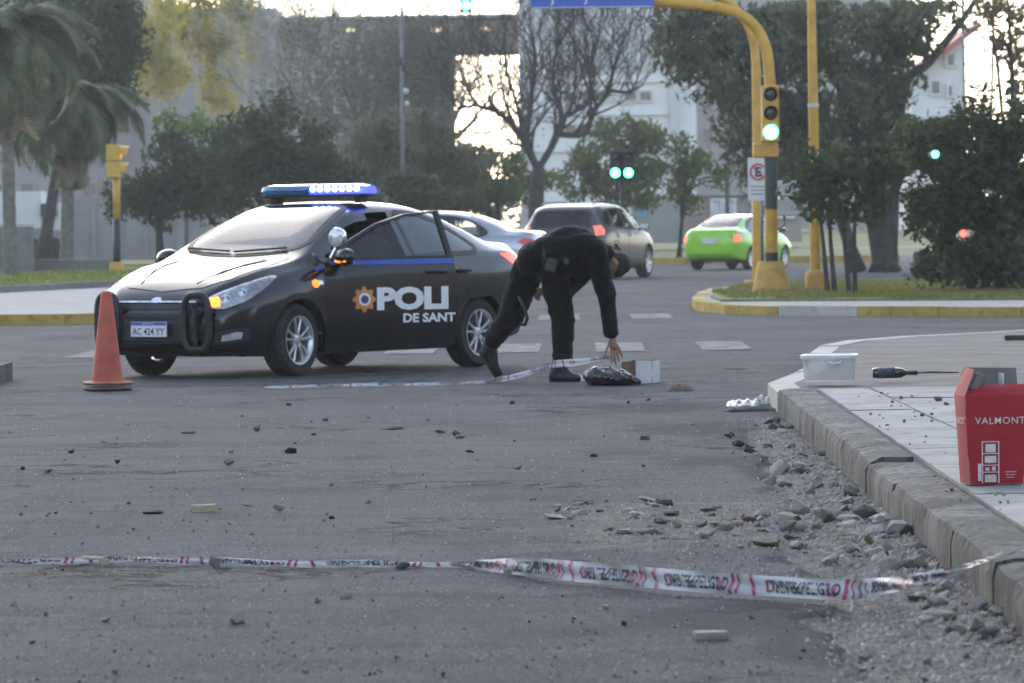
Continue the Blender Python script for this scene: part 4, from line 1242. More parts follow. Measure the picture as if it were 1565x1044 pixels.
# ---- second mast behind
Y2 = 87.0
b0 = P(1157, 435, Y2)
mast2 = tag(empty("traffic_signal_mast", (b0.x, Y2, .15)), "plain yellow curved mast standing behind the one with the lit green signal", "traffic light", "yellow curved traffic signal masts")
cv = catmull([(1157, 434), (1157, 330), (1157, 220), (1156, 130), (1154, 80), (1146, 45), (1128, 18), (1108, 0), (1060, -16), (1000, -24)], 5)
MB().tube([P(a, b, Y2) - mast2.location for a, b in cv], np.linspace(.085, .07, len(cv)), 12).build("pole", M_YEL, mast2, smooth=40)
MB().box((0, 0, .02), (.42, .42, .1), bev=.02).build("base", M_YELC, mast2)
# ---- no parking sign on its own thin post
Y3 = 80.0
b0 = P(1165, 438, Y3)
ps = tag(empty("parking_sign", (b0.x, Y3, .15)), "white parking sign with E in a red ring on a thin post", "sign")
def L3(px, py, dy=0): return P(px, py, Y3 + dy) - ps.location
MB().tube([L3(1165, 440), L3(1164.5, 245)], .028, 10).build("post", M("blue_grey_post", (.14, .18, .24), .5, .2), ps, smooth=True)
cc = L3(1158, 274, -.05)
MB().box(cc, (.32, .02, .70), bev=.004).build("sign_plate", M_SIGNW, ps)
rg_ = MB(); rg_.tube([(cc.x + .01 + .125 * math.cos(a), cc.y - .014, cc.z + .12 + .125 * math.sin(a)) for a in np.linspace(0, 2 * math.pi, 29)[:-1]], .016, 6, closed=True)
rg_.build("sign_ring", M_SIGNR, ps)
MB().box((cc.x + .01, cc.y - .014, cc.z + .12), (.24, .006, .024), Matrix.Rotation(R(45), 3, 'Y')).build("sign_slash", M_SIGNR, ps)
vs, fs, w_ = text2d("E", .16, .03, 1.0)
MB().add([(cc.x + .012 - w_ / 2 + u, cc.y - .020, cc.z + .04 + v) for u, v in vs], fs).build("sign_letter", M_INK, ps)
for k in range(3):
    MB().box((cc.x, cc.y - .012, cc.z - .12 - .06 * k), (.22, .004, .016)).build("sign_text_line", M_GREYP, ps)
# ---- grey control box behind the mast
cb = P(1203, 303, 78.6)
cbo = MB().box((0, 0, 0), (.34, .24, .56), bev=.015).build("control_box", M_GREYL, loc=cb, smooth=40)
tag(cbo, "light grey metal control box mounted behind the green signal mast", "box")
MB().tube([(-.05, 0, -.28), (-.05, 0, -.42), (-.12, -.1, -.48), (-.24, -.3, -.50)], .02, 8).build("conduit", M_GREYP, cbo, smooth=True)
MB().box((-.15, -.65, .0), (.05, 1.1, .05)).build("mounting_arm", M_GREYP, cbo)
# ---- plain yellow lamp post
Y4 = 77.6
b0 = P(1247, 460, Y4)
lp = tag(empty("lamp_post", (b0.x, Y4, .15)), "tall plain yellow post on a round yellow concrete foot, right of the green signal", "lamp post")
MB().lathe([(0, -.05), (.175, -.05), (.17, .24), (.15, .31), (.10, .345), (0, .345)], 20).build("base", M_YELC, lp, smooth=40)
pts = [P(1246.7, 432, Y4) - lp.location, P(1243, 160, Y4) - lp.location, P(1240, 0, Y4) - lp.location, P(1237.5, -160, Y4) - lp.location]
MB().tube(pts, [.088, .078, .066, .058], 14).build("pole", M_YEL, lp, smooth=40)
q_ = P(1243, 161, Y4) - lp.location
MB().tube([q_ - Vector((0, 0, .03)), q_ + Vector((0, 0, .03))], .09, 14).build("collar", M_GREYL, lp)
# ---- left signal seen from its side
Y5 = 121.0
b0 = P(179, 428, Y5)
ls = tag(empty("traffic_light", (b0.x, Y5, .17)), "short yellow traffic light seen from the side, left of the police car", "traffic light")
def L5(px, py): return P(px, py, Y5) - ls.location
MB().lathe([(0, -.05), (.20, -.05), (.18, .18), (.14, .26), (0, .26)], 16).build("base", M_YELC, ls, smooth=40)
MB().tube([L5(179, 415), L5(178.6, 335)], .095, 12).build("pole_band", M_BLACKP, ls, smooth=True)
MB().tube([L5(178.6, 335), L5(178, 272)], .09, 12).build("pole", M_YEL, ls, smooth=True)
a_, b_ = L5(176, 246), L5(176, 221)
M_YHEAD = M("yellow_signal_box", (.62, .36, .05), .5, var=.1)
M_AMBERLIT = M("red_amber_light", (.9, .2, .05), .3, emit=(1.0, .16, .05), estr=1)
signal_head(ls, a_.x - .03, a_.y, a_.z, b_.z, .36, .36, 1, (0,), M_YHEAD, lit_mat=M_AMBERLIT, axis='x')
a2, b2 = L5(176, 272), L5(176, 247)
signal_head(ls, a2.x - .03, a2.y, a2.z, b2.z, .36, .36, 1, (), M_YHEAD, lit_mat=M_AMBERLIT, axis='x')
# ---- pair of far green signals
Y6 = 118.0
b0 = P(951, 420, Y6)
fs_ = tag(empty("traffic_light", (b0.x, Y6, 0)), "black post with two side by side lit green signal heads, behind the silver utility car", "traffic light")
def L6(px, py): return P(px, py, Y6) - fs_.location
MB().tube([L6(951, 428), L6(950, 232)], .05, 10).build("pole", M_BLACKP, fs_, smooth=True)
for px in (940, 960):
    p = L6(px, 250)
    signal_head(fs_, p.x, p.y - .1, L6(px, 276).z, L6(px, 229).z, .27, .2, 2, (0,), M_BLACKP, lit_mat=M_GREENFAR)
# ---- tiny far signals seen through the right bush
for px, py, Y, mt, lab in ((1428, 236, 62, M_GREENFAR, "tiny green signal light showing within the dark right bush"), (1471, 357, 62, M_REDFAR, "tiny red signal light low in the dark right bush")):
    Y = 96.0
    p = P(px, py, Y)
    t_ = tag(empty("traffic_light", (p.x, Y, .13)), lab, "traffic light")
    MB().tube([(0, 0, 0), (0, 0, p.z - .13 + .2)], .035, 8).build("pole", M_BLACKP, t_)
    signal_head(t_, 0, -.1, p.z - .13 - .09, p.z - .13 + .27, .17, .12, 2, (0,), M_BLACKP, lit_mat=mt)
# ---- thin posts in the park
def thin_post(px, ytop, Y, r, bits, label, mat_=M_GREYP):
    b0 = P(px, 400, Y)
    t_ = tag(empty("lamp_post", (b0.x, Y, .12)), label, "lamp post")
    L = lambda a, b: P(a, b, Y) - t_.location
    MB().tube([Vector((0, 0, -.1)), L(px - .8, 200), L(px - 2, ytop)], [r, r * .9, r * .75], 10).build("pole", mat_, t_, smooth=True)
    for kind, a, b, w_, h_ in bits:
        c = L(a, b); s_ = SC(Y)
        if kind == 'globe':
            g = MB().sphere(c, w_ / s_ / 2, 12, 8); g.tube([c, L(px - 1, b)], .02, 6); g.build("lamp_globe", M_SIGNW, t_, smooth=True)
        else:
            MB().box(c, (w_ / s_, .2, h_ / s_), bev=.02).build("lamp_box" if kind == 'box' else "lamp_head", M_GREYL if kind == 'box' else M_BLACKP, t_)
            MB().tube([c, L(px - 1, b)], .02, 6).build("bracket", M_GREYP, t_)
thin_post(616, 18, 150, .075, [('head', 610, 93, 10, 9), ('head', 617, 103, 8, 10), ('globe', 620, 139, 10, 10), ('globe', 622, 158, 8, 8)], "thin grey lamp post with two small white globes among the mid trees")
thin_post(1112, 18, 150, .07, [('box', 1102, 146, 19, 27)], "thin dark lamp post with a white box, left of the curved masts", M_GREYP)
# small green hanging signal at the top edge, over the far building
p = P(712, 2, 140)
hs = tag(empty("traffic_light", (p.x, 140, p.z)), "small hanging green signal against the bright sky at the top edge", "traffic light")
MB().tube([(0, 0, .1), (0, 0, .9), (2.6, 0, 1.4)], .03, 8).build("hanger", M_GREYP, hs)
signal_head(hs, 0, 0, -.32, .5, .34, .2, 2, (0,), M_BLACKP, lit_mat=M_GREENFAR)
# ================================================================== buildings and walls
M_BROWN = M("brown_cladding", (.105, .066, .054), .75, var=.12, vs=.6)
M_FASCIA = M("grey_fascia", (.26, .245, .25), .8, var=.08, vs=.5)
M_WHITEB = M("pale_facade", (.66, .66, .67), .85, var=.06, vs=.4, bump=.1)
M_WHITEB2 = M("pale_pilaster", (.50, .50, .52), .85, var=.06, vs=.4)
M_STONEB = M("rough_stone_column", (.40, .40, .41), .9, var=.3, vs=1.6, bump=.4, bs=4)
M_WINDOW = M("dark_window_glass", (.035, .04, .045), .12, 0, .6, var=.2, vs=1)
M_WINLIT = M("lit_window", (.8, .65, .4), .4, emit=(1.0, .80, .50), estr=.45)
M_FRAMEW = M("white_window_frame", (.55, .55, .55), .5)
M_REDROOF = M("red_roof_edge", (.35, .07, .06), .7, var=.15)
M_BEIGE = M("beige_wall", (.30, .255, .215), .85, var=.1, vs=.8)
M_HOUSE = M("white_house_wall", (.62, .62, .63), .85, var=.05, vs=.5)
M_FARWALL = M("far_grey_wall", (.27, .265, .26), .9, var=.15, vs=.5)
def bldg(name, px, Y, label, cat="building"):
    p = P(px, 420, Y)
    return tag(empty(name, (p.x, Y, .1)), label, cat)
def bbox_px(o, name, x0, y0, x1, y1, Y, depth, mat_, dy=0.0, bev=0):
    a, b = P(x0, y1, Y) - o.location, P(x1, y0, Y) - o.location
    return MB().box(((a.x + b.x) / 2, depth / 2 + dy, (a.z + b.z) / 2), (abs(b.x - a.x), depth, abs(b.z - a.z)), bev=bev).build(name, mat_, o)
def win_px(o, x0, y0, x1, y1, Y, glass=M_WINDOW, frame=M_FRAMEW, proud=.12, name="window"):
    w = bbox_px(o, name, x0, y0, x1, y1, Y, .16, glass, -.08)
    a, b = P(x0, y1, Y) - o.location, P(x1, y0, Y) - o.location
    t = .12
    m = MB()
    for z in (a.z, b.z): m.box(((a.x + b.x) / 2, -.10, z), (abs(b.x - a.x) + t, .22, t))
    for x in (a.x, b.x): m.box((x, -.098, (a.z + b.z) / 2), (t, .216, abs(b.z - a.z) - t))
    m.build("window_frame", frame, w)
    return w
YB = 330
ob = bldg("office_building", 600, YB, "long brown flat roofed building with grey roof edge and a wide opening below")
def gz(px, Y): return P(px, 337 + 1.33 * SC(Y) + (CX - px) * .0122, Y)
bbox_px(ob, "wall", 426, 30, 690, 352, YB, 14, M_BROWN)
bbox_px(ob, "bridge_wall", 690.2, 31, 806, 75, YB, 14, M_BROWN, .02)
bbox_px(ob, "roof_edge", 424, 21, 808, 30.5, YB, 14.6, M_FASCIA, -.35)
for x0, x1, lit in ((528, 543, 1), (657, 677, 1), (731, 750, 1), (560, 575, 0), (600, 615, 0), (455, 470, 0), (490, 505, 0)):
    win_px(ob, x0, 41, x1, 50, YB, M_WINLIT if lit else M_WINDOW, M_BROWN)
for r_ in range(4):
    for k in range(7):
        win_px(ob, 440 + k * 36, 95 + r_ * 55, 460 + k * 36, 118 + r_ * 55, YB, M_WINDOW, M_FASCIA)
YW = 300
wb = bldg("tower_building", 925, YW, "tall pale grey building with dark window slots, behind the bare tree")
bbox_px(wb, "wall", 812, -60, 1026, 352, YW, 16, M_WHITEB)
bbox_px(wb, "stone_column", 797, -60, 812, 352, YW, 16.4, M_STONEB, -.2)
bbox_px(wb, "pilaster", 1026, -60, 1036, 352, YW, 16.6, M_WHITEB2, -.4)
bbox_px(wb, "side_wall", 1036.2, -60, 1062, 352, YW, 12, M_WHITEB, .5)
for k in range(7):
    win_px(wb, 866 + k * 20, 100, 882 + k * 20, 109, YW, M_WINDOW if k < 6 else M_FRAMEW, M_WHITEB2)
for k in range(6):
    win_px(wb, 862 + k * 23, 139, 881 + k * 23, 155, YW, M_WINDOW if k != 3 else M_FRAMEW, M_WHITEB2)
for yy in (60, 125, 175, 230):
    bbox_px(wb, "facade_ledge", 813, yy, 1025, yy + 3, YW, .3, M_WHITEB2, -.30)
for k in range(15):
    bbox_px(wb, "facade_rib", 818 + k * 14, -60, 822 + k * 14, 98, YW, .35, M_WHITEB2, -.34)
for k in range(6):
    win_px(wb, 862 + k * 23, 190, 881 + k * 23, 206, YW, M_WINDOW, M_WHITEB2)
gb = bldg("grey_apartment_block", 390, 350, "plain grey block half hidden behind the yellow leaved poplars")
bbox_px(gb, "wall", 229, 12, 422, 352, 350, 14, M_FASCIA)
for r_ in range(5):
    for k in range(3): win_px(gb, 338 + k * 28, 40 + r_ * 40, 352 + k * 28, 58 + r_ * 40, 350, M_WINDOW, M_FARWALL)
gl = bldg("grey_apartment_block", 90, 360, "broad grey block showing through the trees at the far left")
bbox_px(gl, "wall", -180, -14, 226, 352, 360, 14, M_FASCIA)
for r_ in range(4):
    for k in range(8): win_px(gl, -160 + k * 48, 130 + r_ * 50, -140 + k * 48, 152 + r_ * 50, 360, M_WINDOW, M_FARWALL)
gr_ = bldg("grey_apartment_block", 1225, 380, "grey block with rows of windows behind the huge tree at the right")
bbox_px(gr_, "wall", 1063, -30, 1386, 352, 380, 14, M_FARWALL)
for r_ in range(6):
    for k in range(9): win_px(gr_, 1075 + k * 34, 5 + r_ * 48, 1090 + k * 34, 28 + r_ * 48, 380, M_WINDOW, M_FASCIA)
# street fronts beside and behind the camera: out of the frame, seen mirrored in the cars
for nm, x0, x1, y0, y1, h, lab in (("street_building", -30, -14, -35, 22, 9, "plain rendered street building beside the road on the left, outside the frame"), ("street_building", 13.5, 28, -35, 30, 9, "plain rendered street building along the pavement on the right, outside the frame"), ("street_building", 75, 90, 20, 130, 14, "plain rendered street building across the side street far to the right"), ("street_building", -95, -80, 20, 130, 14, "plain rendered street building across the side street far to the left")):
    sbd = tag(empty(nm, ((x0 + x1) / 2, (y0 + y1) / 2, 0)), lab, "building")
    MB().box((0, 0, h / 2), (x1 - x0, y1 - y0, h)).build("wall", M_BEIGE, sbd)
    sgn = 1 if x0 < 0 else -1
    if y1 > 0:
        fx = sgn * ((x1 - x0) / 2 + .02)
        for k in range(int((y1 - y0) / 5)):
            for l in range(3):
                MB().box((fx, -(y1 - y0) / 2 + 2.5 + 5 * k, 2.2 + 3.6 * l), (.12, 1.8, 2.1)).build("window", M_WINDOW, sbd)
# white house at the right
YH = 260
hs_ = bldg("white_house", 1435, YH, "white house wall with small windows and a red sloping roof edge, far right")
a = [P(1392, 352, YH), P(1474, 352, YH), P(1474, 58, YH), P(1392, 118, YH)]
a = [v - hs_.location for v in a]
MB().add([(v.x, 0, v.z) for v in a] + [(v.x, 9, v.z) for v in a], [(0, 1, 2, 3), (7, 6, 5, 4), (0, 4, 5, 1), (1, 5, 6, 2), (2, 6, 7, 3), (3, 7, 4, 0)]).build("wall", M_HOUSE, hs_)
r0, r1 = P(1388, 121, YH) - hs_.location, P(1497, 41, YH) - hs_.location
d_ = (r1 - r0)
MB().box(((r0.x + r1.x) / 2, 4, (r0.z + r1.z) / 2 + .1), (d_.length, 10, .28), Matrix.Rotation(-math.atan2(d_.z, d_.x), 3, 'Y')).build("roof", M_REDROOF, hs_)
for x, y, w_, h_ in ((1422, 123, 15, 22), (1446, 82, 13, 20), (1410, 180, 14, 20), (1442, 180, 14, 20), (1448, 130, 8, 18), (1412, 235, 14, 20), (1442, 235, 14, 20)):
    win_px(hs_, x, y, x + w_, y + h_, YH)
# lattice tower
tl = tag(empty("lattice_tower", P(1497, 400, 240)), "thin lattice tower of bars against the bright sky at far right", "tower")
tl.location.z = .1
for px in (1481, 1515):
    MB().tube([P(px - 3, 350, 240) - tl.location, P(px + (-10 if px < 1490 else 4), -10, 240) - tl.location], .08, 6).build("tower_leg", M_GREYP, tl)
for k in range(10):
    y = 20 + k * 26
    MB().tube([P(1473 + k * .8, y, 240) - tl.location, P(1518 - k * .4, y + 3, 240) - tl.location], .055, 5).build("tower_bar", M_GREYP, tl)
# walls at the left
lw = bldg("low_wall", 110, 126, "low grey concrete wall behind the grass at the left", "wall")
bbox_px(lw, "wall", 48, 398, 176, 429, 126, .3, MAT_GREYWALL)
bbox_px(lw, "coping", 47, 395, 177, 398.2, 126, .4, M_FASCIA, -.05)
tw = bldg("grey_wall", 10, 125, "taller plain grey wall block at the left edge behind the grass", "wall")
bbox_px(tw, "wall", -90, 346, 48, 432, 125, .6, MAT_GREYWALL)
bbox_px(tw, "coping", -91, 343, 49, 346.2, 125, .7, M_FASCIA, -.05)
fw = bldg("boundary_wall", 180, 175, "long pale grey wall far behind the left trees", "wall")
bbox_px(fw, "wall", -60, 300, 360, 405, 175, .4, M_FARWALL)
for k in range(11): bbox_px(fw, "wall_pier", -60 + k * 40, 296, -54 + k * 40, 405, 175, .5, M_FASCIA, -.08)
sb = bldg("low_building", 1120, 190, "low beige building with pale doors seen beyond the green car")
bbox_px(sb, "wall", 1040, 300, 1225, 372, 190, 8, M_BEIGE)
bbox_px(sb, "roof", 1037, 296, 1228, 300.5, 190, 8.6, M_FASCIA, -.3)
for x in (1088, 1108): win_px(sb, x, 305, x + 15, 362, 190, M_HOUSE, M_FRAMEW, name="door")
win_px(sb, 1150, 310, 1175, 332, 190); win_px(sb, 1190, 310, 1212, 332, 190)
kb = bldg("park_kiosk", 985, 185, "small pale kiosk with blue panel beyond the silver utility car")
bbox_px(kb, "wall", 968, 300, 1040, 372, 185, 4, M_FARWALL)
bbox_px(kb, "panel", 972, 303, 988, 332, 185, .1, M("blue_panel", (.12, .30, .42), .5), -.06)
wv = bldg("white_truck", 25, 165, "white boxy truck body glimpsed behind the left palm trunk", "truck")
bbox_px(wv, "cargo_box", -30, 292, 62, 350, 165, 2.2, M_HOUSE)
bbox_px(wv, "cab", 62.5, 310, 90, 352, 165, 2.0, M_HOUSE, .1)
win_px(wv, 66, 314, 84, 328, 165, M_WINDOW, M_BLACKP)
for x in (-10, 45, 78):
    c = P(x, 352, 165) - wv.location
    MB().lathe([(0, -.12), (.42, -.12), (.45, -.05), (.45, .05), (.42, .12), (0, .12)], 18, 'Y', (c.x, .1, .42)).build("wheel", M_TYRE, wv, smooth=40)

# ================================================================== trees
def leaf_mat(name, c1, c2, c3=None, trans=.35):
    m, t, out = new_mat(name); N = NT(t)
    g = N.n("ShaderNodeNewGeometry")
    c = N.mix(g.outputs["Random Per Island"], c1, c2)
    tc = N.n("ShaderNodeTexCoord").outputs["Object"]
    c = N.mix(N.math('MULTIPLY', N.ramp(N.noise(tc, .55, 4, .6), .42, .68), .8), c, c3 if c3 else tuple(min(1, v * 1.7) for v in c2))
    p = N.pbsdf(c, .65, 0, .3)
    tr = N.n("ShaderNodeBsdfTranslucent"); t.links.new(c, tr.inputs[0])
    mx = N.n("ShaderNodeMixShader"); mx.inputs[0].default_value = trans
    t.links.new(p.outputs[0], mx.inputs[1]); t.links.new(tr.outputs[0], mx.inputs[2]); t.links.new(mx.outputs[0], out.inputs[0])
    return m
LF_DARK = leaf_mat("dark_evergreen_leaf", (.028, .040, .018), (.052, .072, .030), (.085, .105, .045))
LF_MID = leaf_mat("mid_green_leaf", (.050, .075, .022), (.10, .13, .04), (.15, .17, .055))
LF_GREY = leaf_mat("grey_green_leaf", (.048, .060, .034), (.092, .105, .058), (.13, .14, .08))
LF_PALE = leaf_mat("willow_leaf", (.07, .08, .045), (.13, .14, .085), (.18, .185, .12))
LF_YEL = leaf_mat("yellow_autumn_leaf", (.36, .29, .05), (.50, .41, .08), (.28, .28, .06), .62)
LF_BRIGHT = leaf_mat("bright_green_leaf", (.08, .13, .025), (.13, .19, .045), None, .45)
LF_BROWN = leaf_mat("brown_olive_leaf", (.09, .075, .035), (.15, .12, .055))
LF_PALM = leaf_mat("palm_leaf", (.06, .072, .042), (.10, .115, .065))
LF_DRY = leaf_mat("dry_palm_leaf", (.16, .135, .10), (.24, .20, .15))
BK_DARK = M("dark_bark", (.045, .040, .035), .95, var=.35, vs=5, bump=.6, bs=14)
BK_GREY = M("grey_bark", (.11, .10, .09), .95, var=.3, vs=5, bump=.5, bs=14)
BK_PALE = M("pale_bark", (.34, .33, .30), .9, var=.25, vs=3, bump=.3, bs=10)
BK_PALM = M("palm_trunk", (.16, .145, .125), .95, var=.3, vs=6, bump=.8, bs=9)

def leaves(C, n, rad, size, droop=0.0, slim=.42, rng=RNG, avoid=None):
    """leaf-sized diamonds scattered round clump centres C"""
    k = rng.integers(0, len(C), n)
    off = rng.normal(0, 1, (n, 3)); off /= np.maximum(np.linalg.norm(off, axis=1, keepdims=True), 1e-6)
    off *= (rng.uniform(0, 1, (n, 1)) ** .55) * rad
    if droop: off[:, 2] = -np.abs(off[:, 2]) * (1 + droop) + rad * .3
    p = C[k] + off
    if avoid is not None:
        keep = avoid(p); p = p[keep]; n = len(p)
    d = rng.normal(0, 1, (n, 3)); d[:, 2] -= droop * 1.6
    d /= np.linalg.norm(d, axis=1, keepdims=True)
    w = np.cross(d, rng.normal(0, 1, (n, 3))); w /= np.maximum(np.linalg.norm(w, axis=1, keepdims=True), 1e-6)
    s = size * np.clip(rng.lognormal(-.05, .42, (n, 1)), .4, 2.2)
    V = np.stack([p - d * s * .5, p + w * s * slim * .5, p + d * s * .5, p - w * s * slim * .5], 1)
    return V
def ell_points(ells, Y, rz, per, rng=RNG):
    """clump centres inside ellipses of the photograph, spread in depth"""
    out = []
    for px, py, rx, ry in ells:
        n = max(4, int(per * rx * ry / 1500))
        for _ in range(n):
            v = rng.normal(0, 1, 3); v /= np.linalg.norm(v); v *= rng.uniform(.15, 1) ** .45
            y = Y + v[1] * rz
            p = P(px + v[0] * rx, py - v[2] * ry, Y); k = y / Y
            out.append((p.x, y, p.z))
    return np.array(out)
def limb(mb, a, b, r0, r1, wob=.12, n=6, sides=6):
    a, b = Vector(a), Vector(b); L = (b - a).length
    pts = []
    for i in range(n + 1):
        t = i / n
        p = a.lerp(b, t) + Vector((0, 0, 1)) * (L * .10 * math.sin(t * math.pi)) * (1 if b.z > a.z else .4)
        if 0 < i < n: p += Vector((random.uniform(-1, 1), random.uniform(-1, 1), random.uniform(-1, 1))) * wob * L * .25
        pts.append(p)
    mb.tube(pts, [r0 + (r1 - r0) * (i / n) ** .8 for i in range(n + 1)], sides)
    return pts
def leafy_tree(name, label, base, Y, ells, leaf, bark, cover=4.0, size=.16, rz=1.8, sub=.42, per=10, trunks=None, r=.2, droop=0.0, limbs=14, cat="tree", group=None, avoid=None, slim=.45, twig_r=.025):
    bp = P(base[0], base[1], Y)
    o = tag(empty(name, (bp.x, Y, .1)), label, cat, group)
    org = np.array(o.location)
    C = ell_points(ells, Y, rz, per) - org
    area = sum(math.pi * a * b for _, _, a, b in ells) / SC(Y) ** 2
    n = int(min(46000, cover * area / (size * size * slim * .5)))
    V = leaves(C, n, sub, size, droop, slim, avoid=(lambda p: avoid(p + org)) if avoid else None)
    me = fast_mesh("crown", V.reshape(-1, 3), np.arange(V.shape[0] * 4).reshape(-1, 4)); me.materials.append(leaf)
    mk("crown", me, o)
    mb = MB()
    ends = []
    for tr in (trunks or [[(base[0], base[1]), (ells[0][0], ells[0][1])]]):
        pts = [P(a, b, Y) - o.location for a, b in tr]
        pts[0].z = min(pts[0].z, -.1)
        cv = catmull([tuple(p) for p in pts], 5)
        r0_ = r if (tr[0] == base or tr is (trunks or [tr])[0] or trunks is None or tr[0][1] >= base[1] - 4) else r * .5
        rr = r0_ * (1 - .78 * np.linspace(0, 1, len(cv)) ** .8); rr[0] *= 1.3
        mb.tube([Vector(p) for p in cv], rr, 9)
        ends += [(Vector(p), q) for p, q in zip(cv[len(cv) // 3:], rr[len(cv) // 3:])]
    for k in range(limbs):
        t = Vector(C[random.randrange(len(C))])
        s_, q = min(ends, key=lambda e: (e[0] - t).length + random.uniform(0, 1.2) + (.8 if e[0].z > t.z else 0))
        limb(mb, s_, t, min(q * .6, .12), twig_r, .2)
    mb.build("trunk", bark, o, smooth=True)
    return o
def bare_tree(name, label, base, Y, limbs, bark, r=.16, depth=4, spread=.6, twig=.012, seed=1, len0=1.6, kids=3, up=.25, cat="tree", leaf=None, nleaf=0, sub=.35):
    rnd = random.Random(seed)
    bp = P(base[0], base[1], Y)
    o = tag(empty(name, (bp.x, Y, .1)), label, cat)
    tr, br = MB(), MB()
    tips = []
    def grow(p, d, L, rad, lv):
        n = 3; pts = [p]; q = p.copy(); dd = d.copy()
        for i in range(n):
            dd = (dd + Vector((rnd.gauss(0, .16), rnd.gauss(0, .16), rnd.gauss(0, .12) + up * .12))).normalized()
            q = q + dd * (L / n); pts.append(q.copy())
        rs = [max(twig * .6, rad * (1 - .5 * i / n)) for i in range(n + 1)]
        br.tube(pts, rs, 5 if lv > 2 else 3, cap=False)
        if lv <= 0: tips.append(q); return
        for k in range(kids + (1 if rnd.random() < .4 else 0)):
            t = rnd.uniform(.35, 1.0) if k else 1.0
            i = min(n, max(1, round(t * n)))
            ax = Vector((rnd.gauss(0, 1), rnd.gauss(0, .7), rnd.gauss(0, 1) + up)).normalized()
            nd = (dd + ax * spread * rnd.uniform(.7, 1.5)).normalized()
            grow(pts[i], nd, L * rnd.uniform(.58, .82), rs[i] * .66, lv - 1)
    for li, (pts, r0, r1, dep) in enumerate(limbs):
        q = [P(a, b, Y) - o.location for a, b in pts]
        if li == 0: q[0].z = -.1
        else:
            oy = rnd.uniform(-.5, .5)
            for i, v in enumerate(q): v.y += oy * i
        cv = [Vector(v) for v in catmull([tuple(v) for v in q], 5)]
        rs = np.linspace(r0, r1, len(cv))
        tr.tube(cv, rs, 8)
        if dep <= 0: continue
        for i in range(3, len(cv), 2):
            d0 = (cv[i] - cv[i - 1]).normalized()
            for _ in range(2 if i < len(cv) - 3 else 3):
                ax = Vector((rnd.gauss(0, 1), rnd.gauss(0, .7), rnd.gauss(0, 1) + up * 2)).normalized()
                grow(cv[i], (d0 * .6 + ax * spread * 1.2).normalized(), len0 * rnd.uniform(.5, 1.0), rs[i] * .55, dep)
    tr.build("trunk", bark, o, smooth=True)
    br.build("branches", bark, o, smooth=True)
    if leaf is not None and nleaf:
        V = leaves(np.array([tuple(t) for t in tips]), nleaf, sub, .14)
        me = fast_mesh("crown", V.reshape(-1, 3), np.arange(V.shape[0] * 4).reshape(-1, 4)); me.materials.append(leaf); mk("crown", me, o)
    return o
def frond_mesh(name, L, mat_, seed, droopy=1.0):
    rnd = random.Random(seed); V, F = [], []
    pts = []
    for i in range(15):
        t = i / 14
        a = .75 - droopy * 2.05 * t
        pts.append((pts[-1] + Vector((math.cos(a), 0, math.sin(a))) * (L / 14)) if pts else Vector((0, 0, 0)))
    for i in range(14):
        a, b = pts[i], pts[i + 1]
        k = len(V); w = .03 * (1 - i / 16)
        V += [a + Vector((0, -w, 0)), a + Vector((0, w, 0)), b + Vector((0, w, 0)), b + Vector((0, -w, 0))]; F.append((k, k + 1, k + 2, k + 3))
        if i < 2: continue
        for s_ in (-1, 1):
            for q in range(3):
                p = a.lerp(b, q / 3); t = (b - a).normalized()
                ll = L * .24 * math.sin(math.pi * min(1, (i + 1) / 15) ** .8) * rnd.uniform(.8, 1.2) + .05
                d = (t * .75 + Vector((0, s_ * .75, rnd.uniform(-.2, .12)))).normalized()
                tip = p + d * ll + Vector((0, 0, -.35 * ll)); m = p + d * ll * .5
                k = len(V); wv = t * .038
                V += [p - wv, p + wv, m + wv, m - wv, tip]; F += [(k, k + 1, k + 2, k + 3), (k + 3, k + 2, k + 4)]
    me = bpy.data.meshes.new(name); me.from_pydata([tuple(v) for v in V], [], F); me.materials.append(mat_); return me
def palm(label, base, crown, Y, L, n, r, seed, dry=8):
    bp = P(base[0], base[1], Y)
    o = tag(empty("palm_tree", (bp.x, Y, .1)), label, "palm tree", "palm trees at the left")
    rnd = random.Random(seed)
    c = P(crown[0], crown[1], Y) - o.location
    mb = MB(); pts, rs = [], []
    for i in range(25):
        t = i / 24; pts.append(Vector((c.x * t, 0, -.1 + (c.z + .1) * t))); rs.append(r * (1.25 - .35 * t) * (1 + .10 * (i % 2)))
    mb.tube(pts, rs, 12); mb.build("trunk", BK_PALM, o, smooth=True)
    ms = [frond_mesh("frond", L, LF_PALM, seed + k, 1.0 + .22 * k) for k in range(3)]
    md = frond_mesh("dry_frond", L * .8, LF_DRY, seed + 9, .55)
    for k in range(n):
        f = mk("frond", ms[k % 3], o, c, (rnd.uniform(-.25, .25), rnd.uniform(-.75, .45), 2.4 * k + rnd.uniform(-.3, .3)))
        f.scale = (rnd.uniform(.8, 1.1),) * 3
    for k in range(dry):
        mk("dry_frond", md, o, c - Vector((0, 0, .15)), (rnd.uniform(-.2, .2), rnd.uniform(1.5, 2.1), 2.4 * k + rnd.uniform(-.4, .4)))
    return o

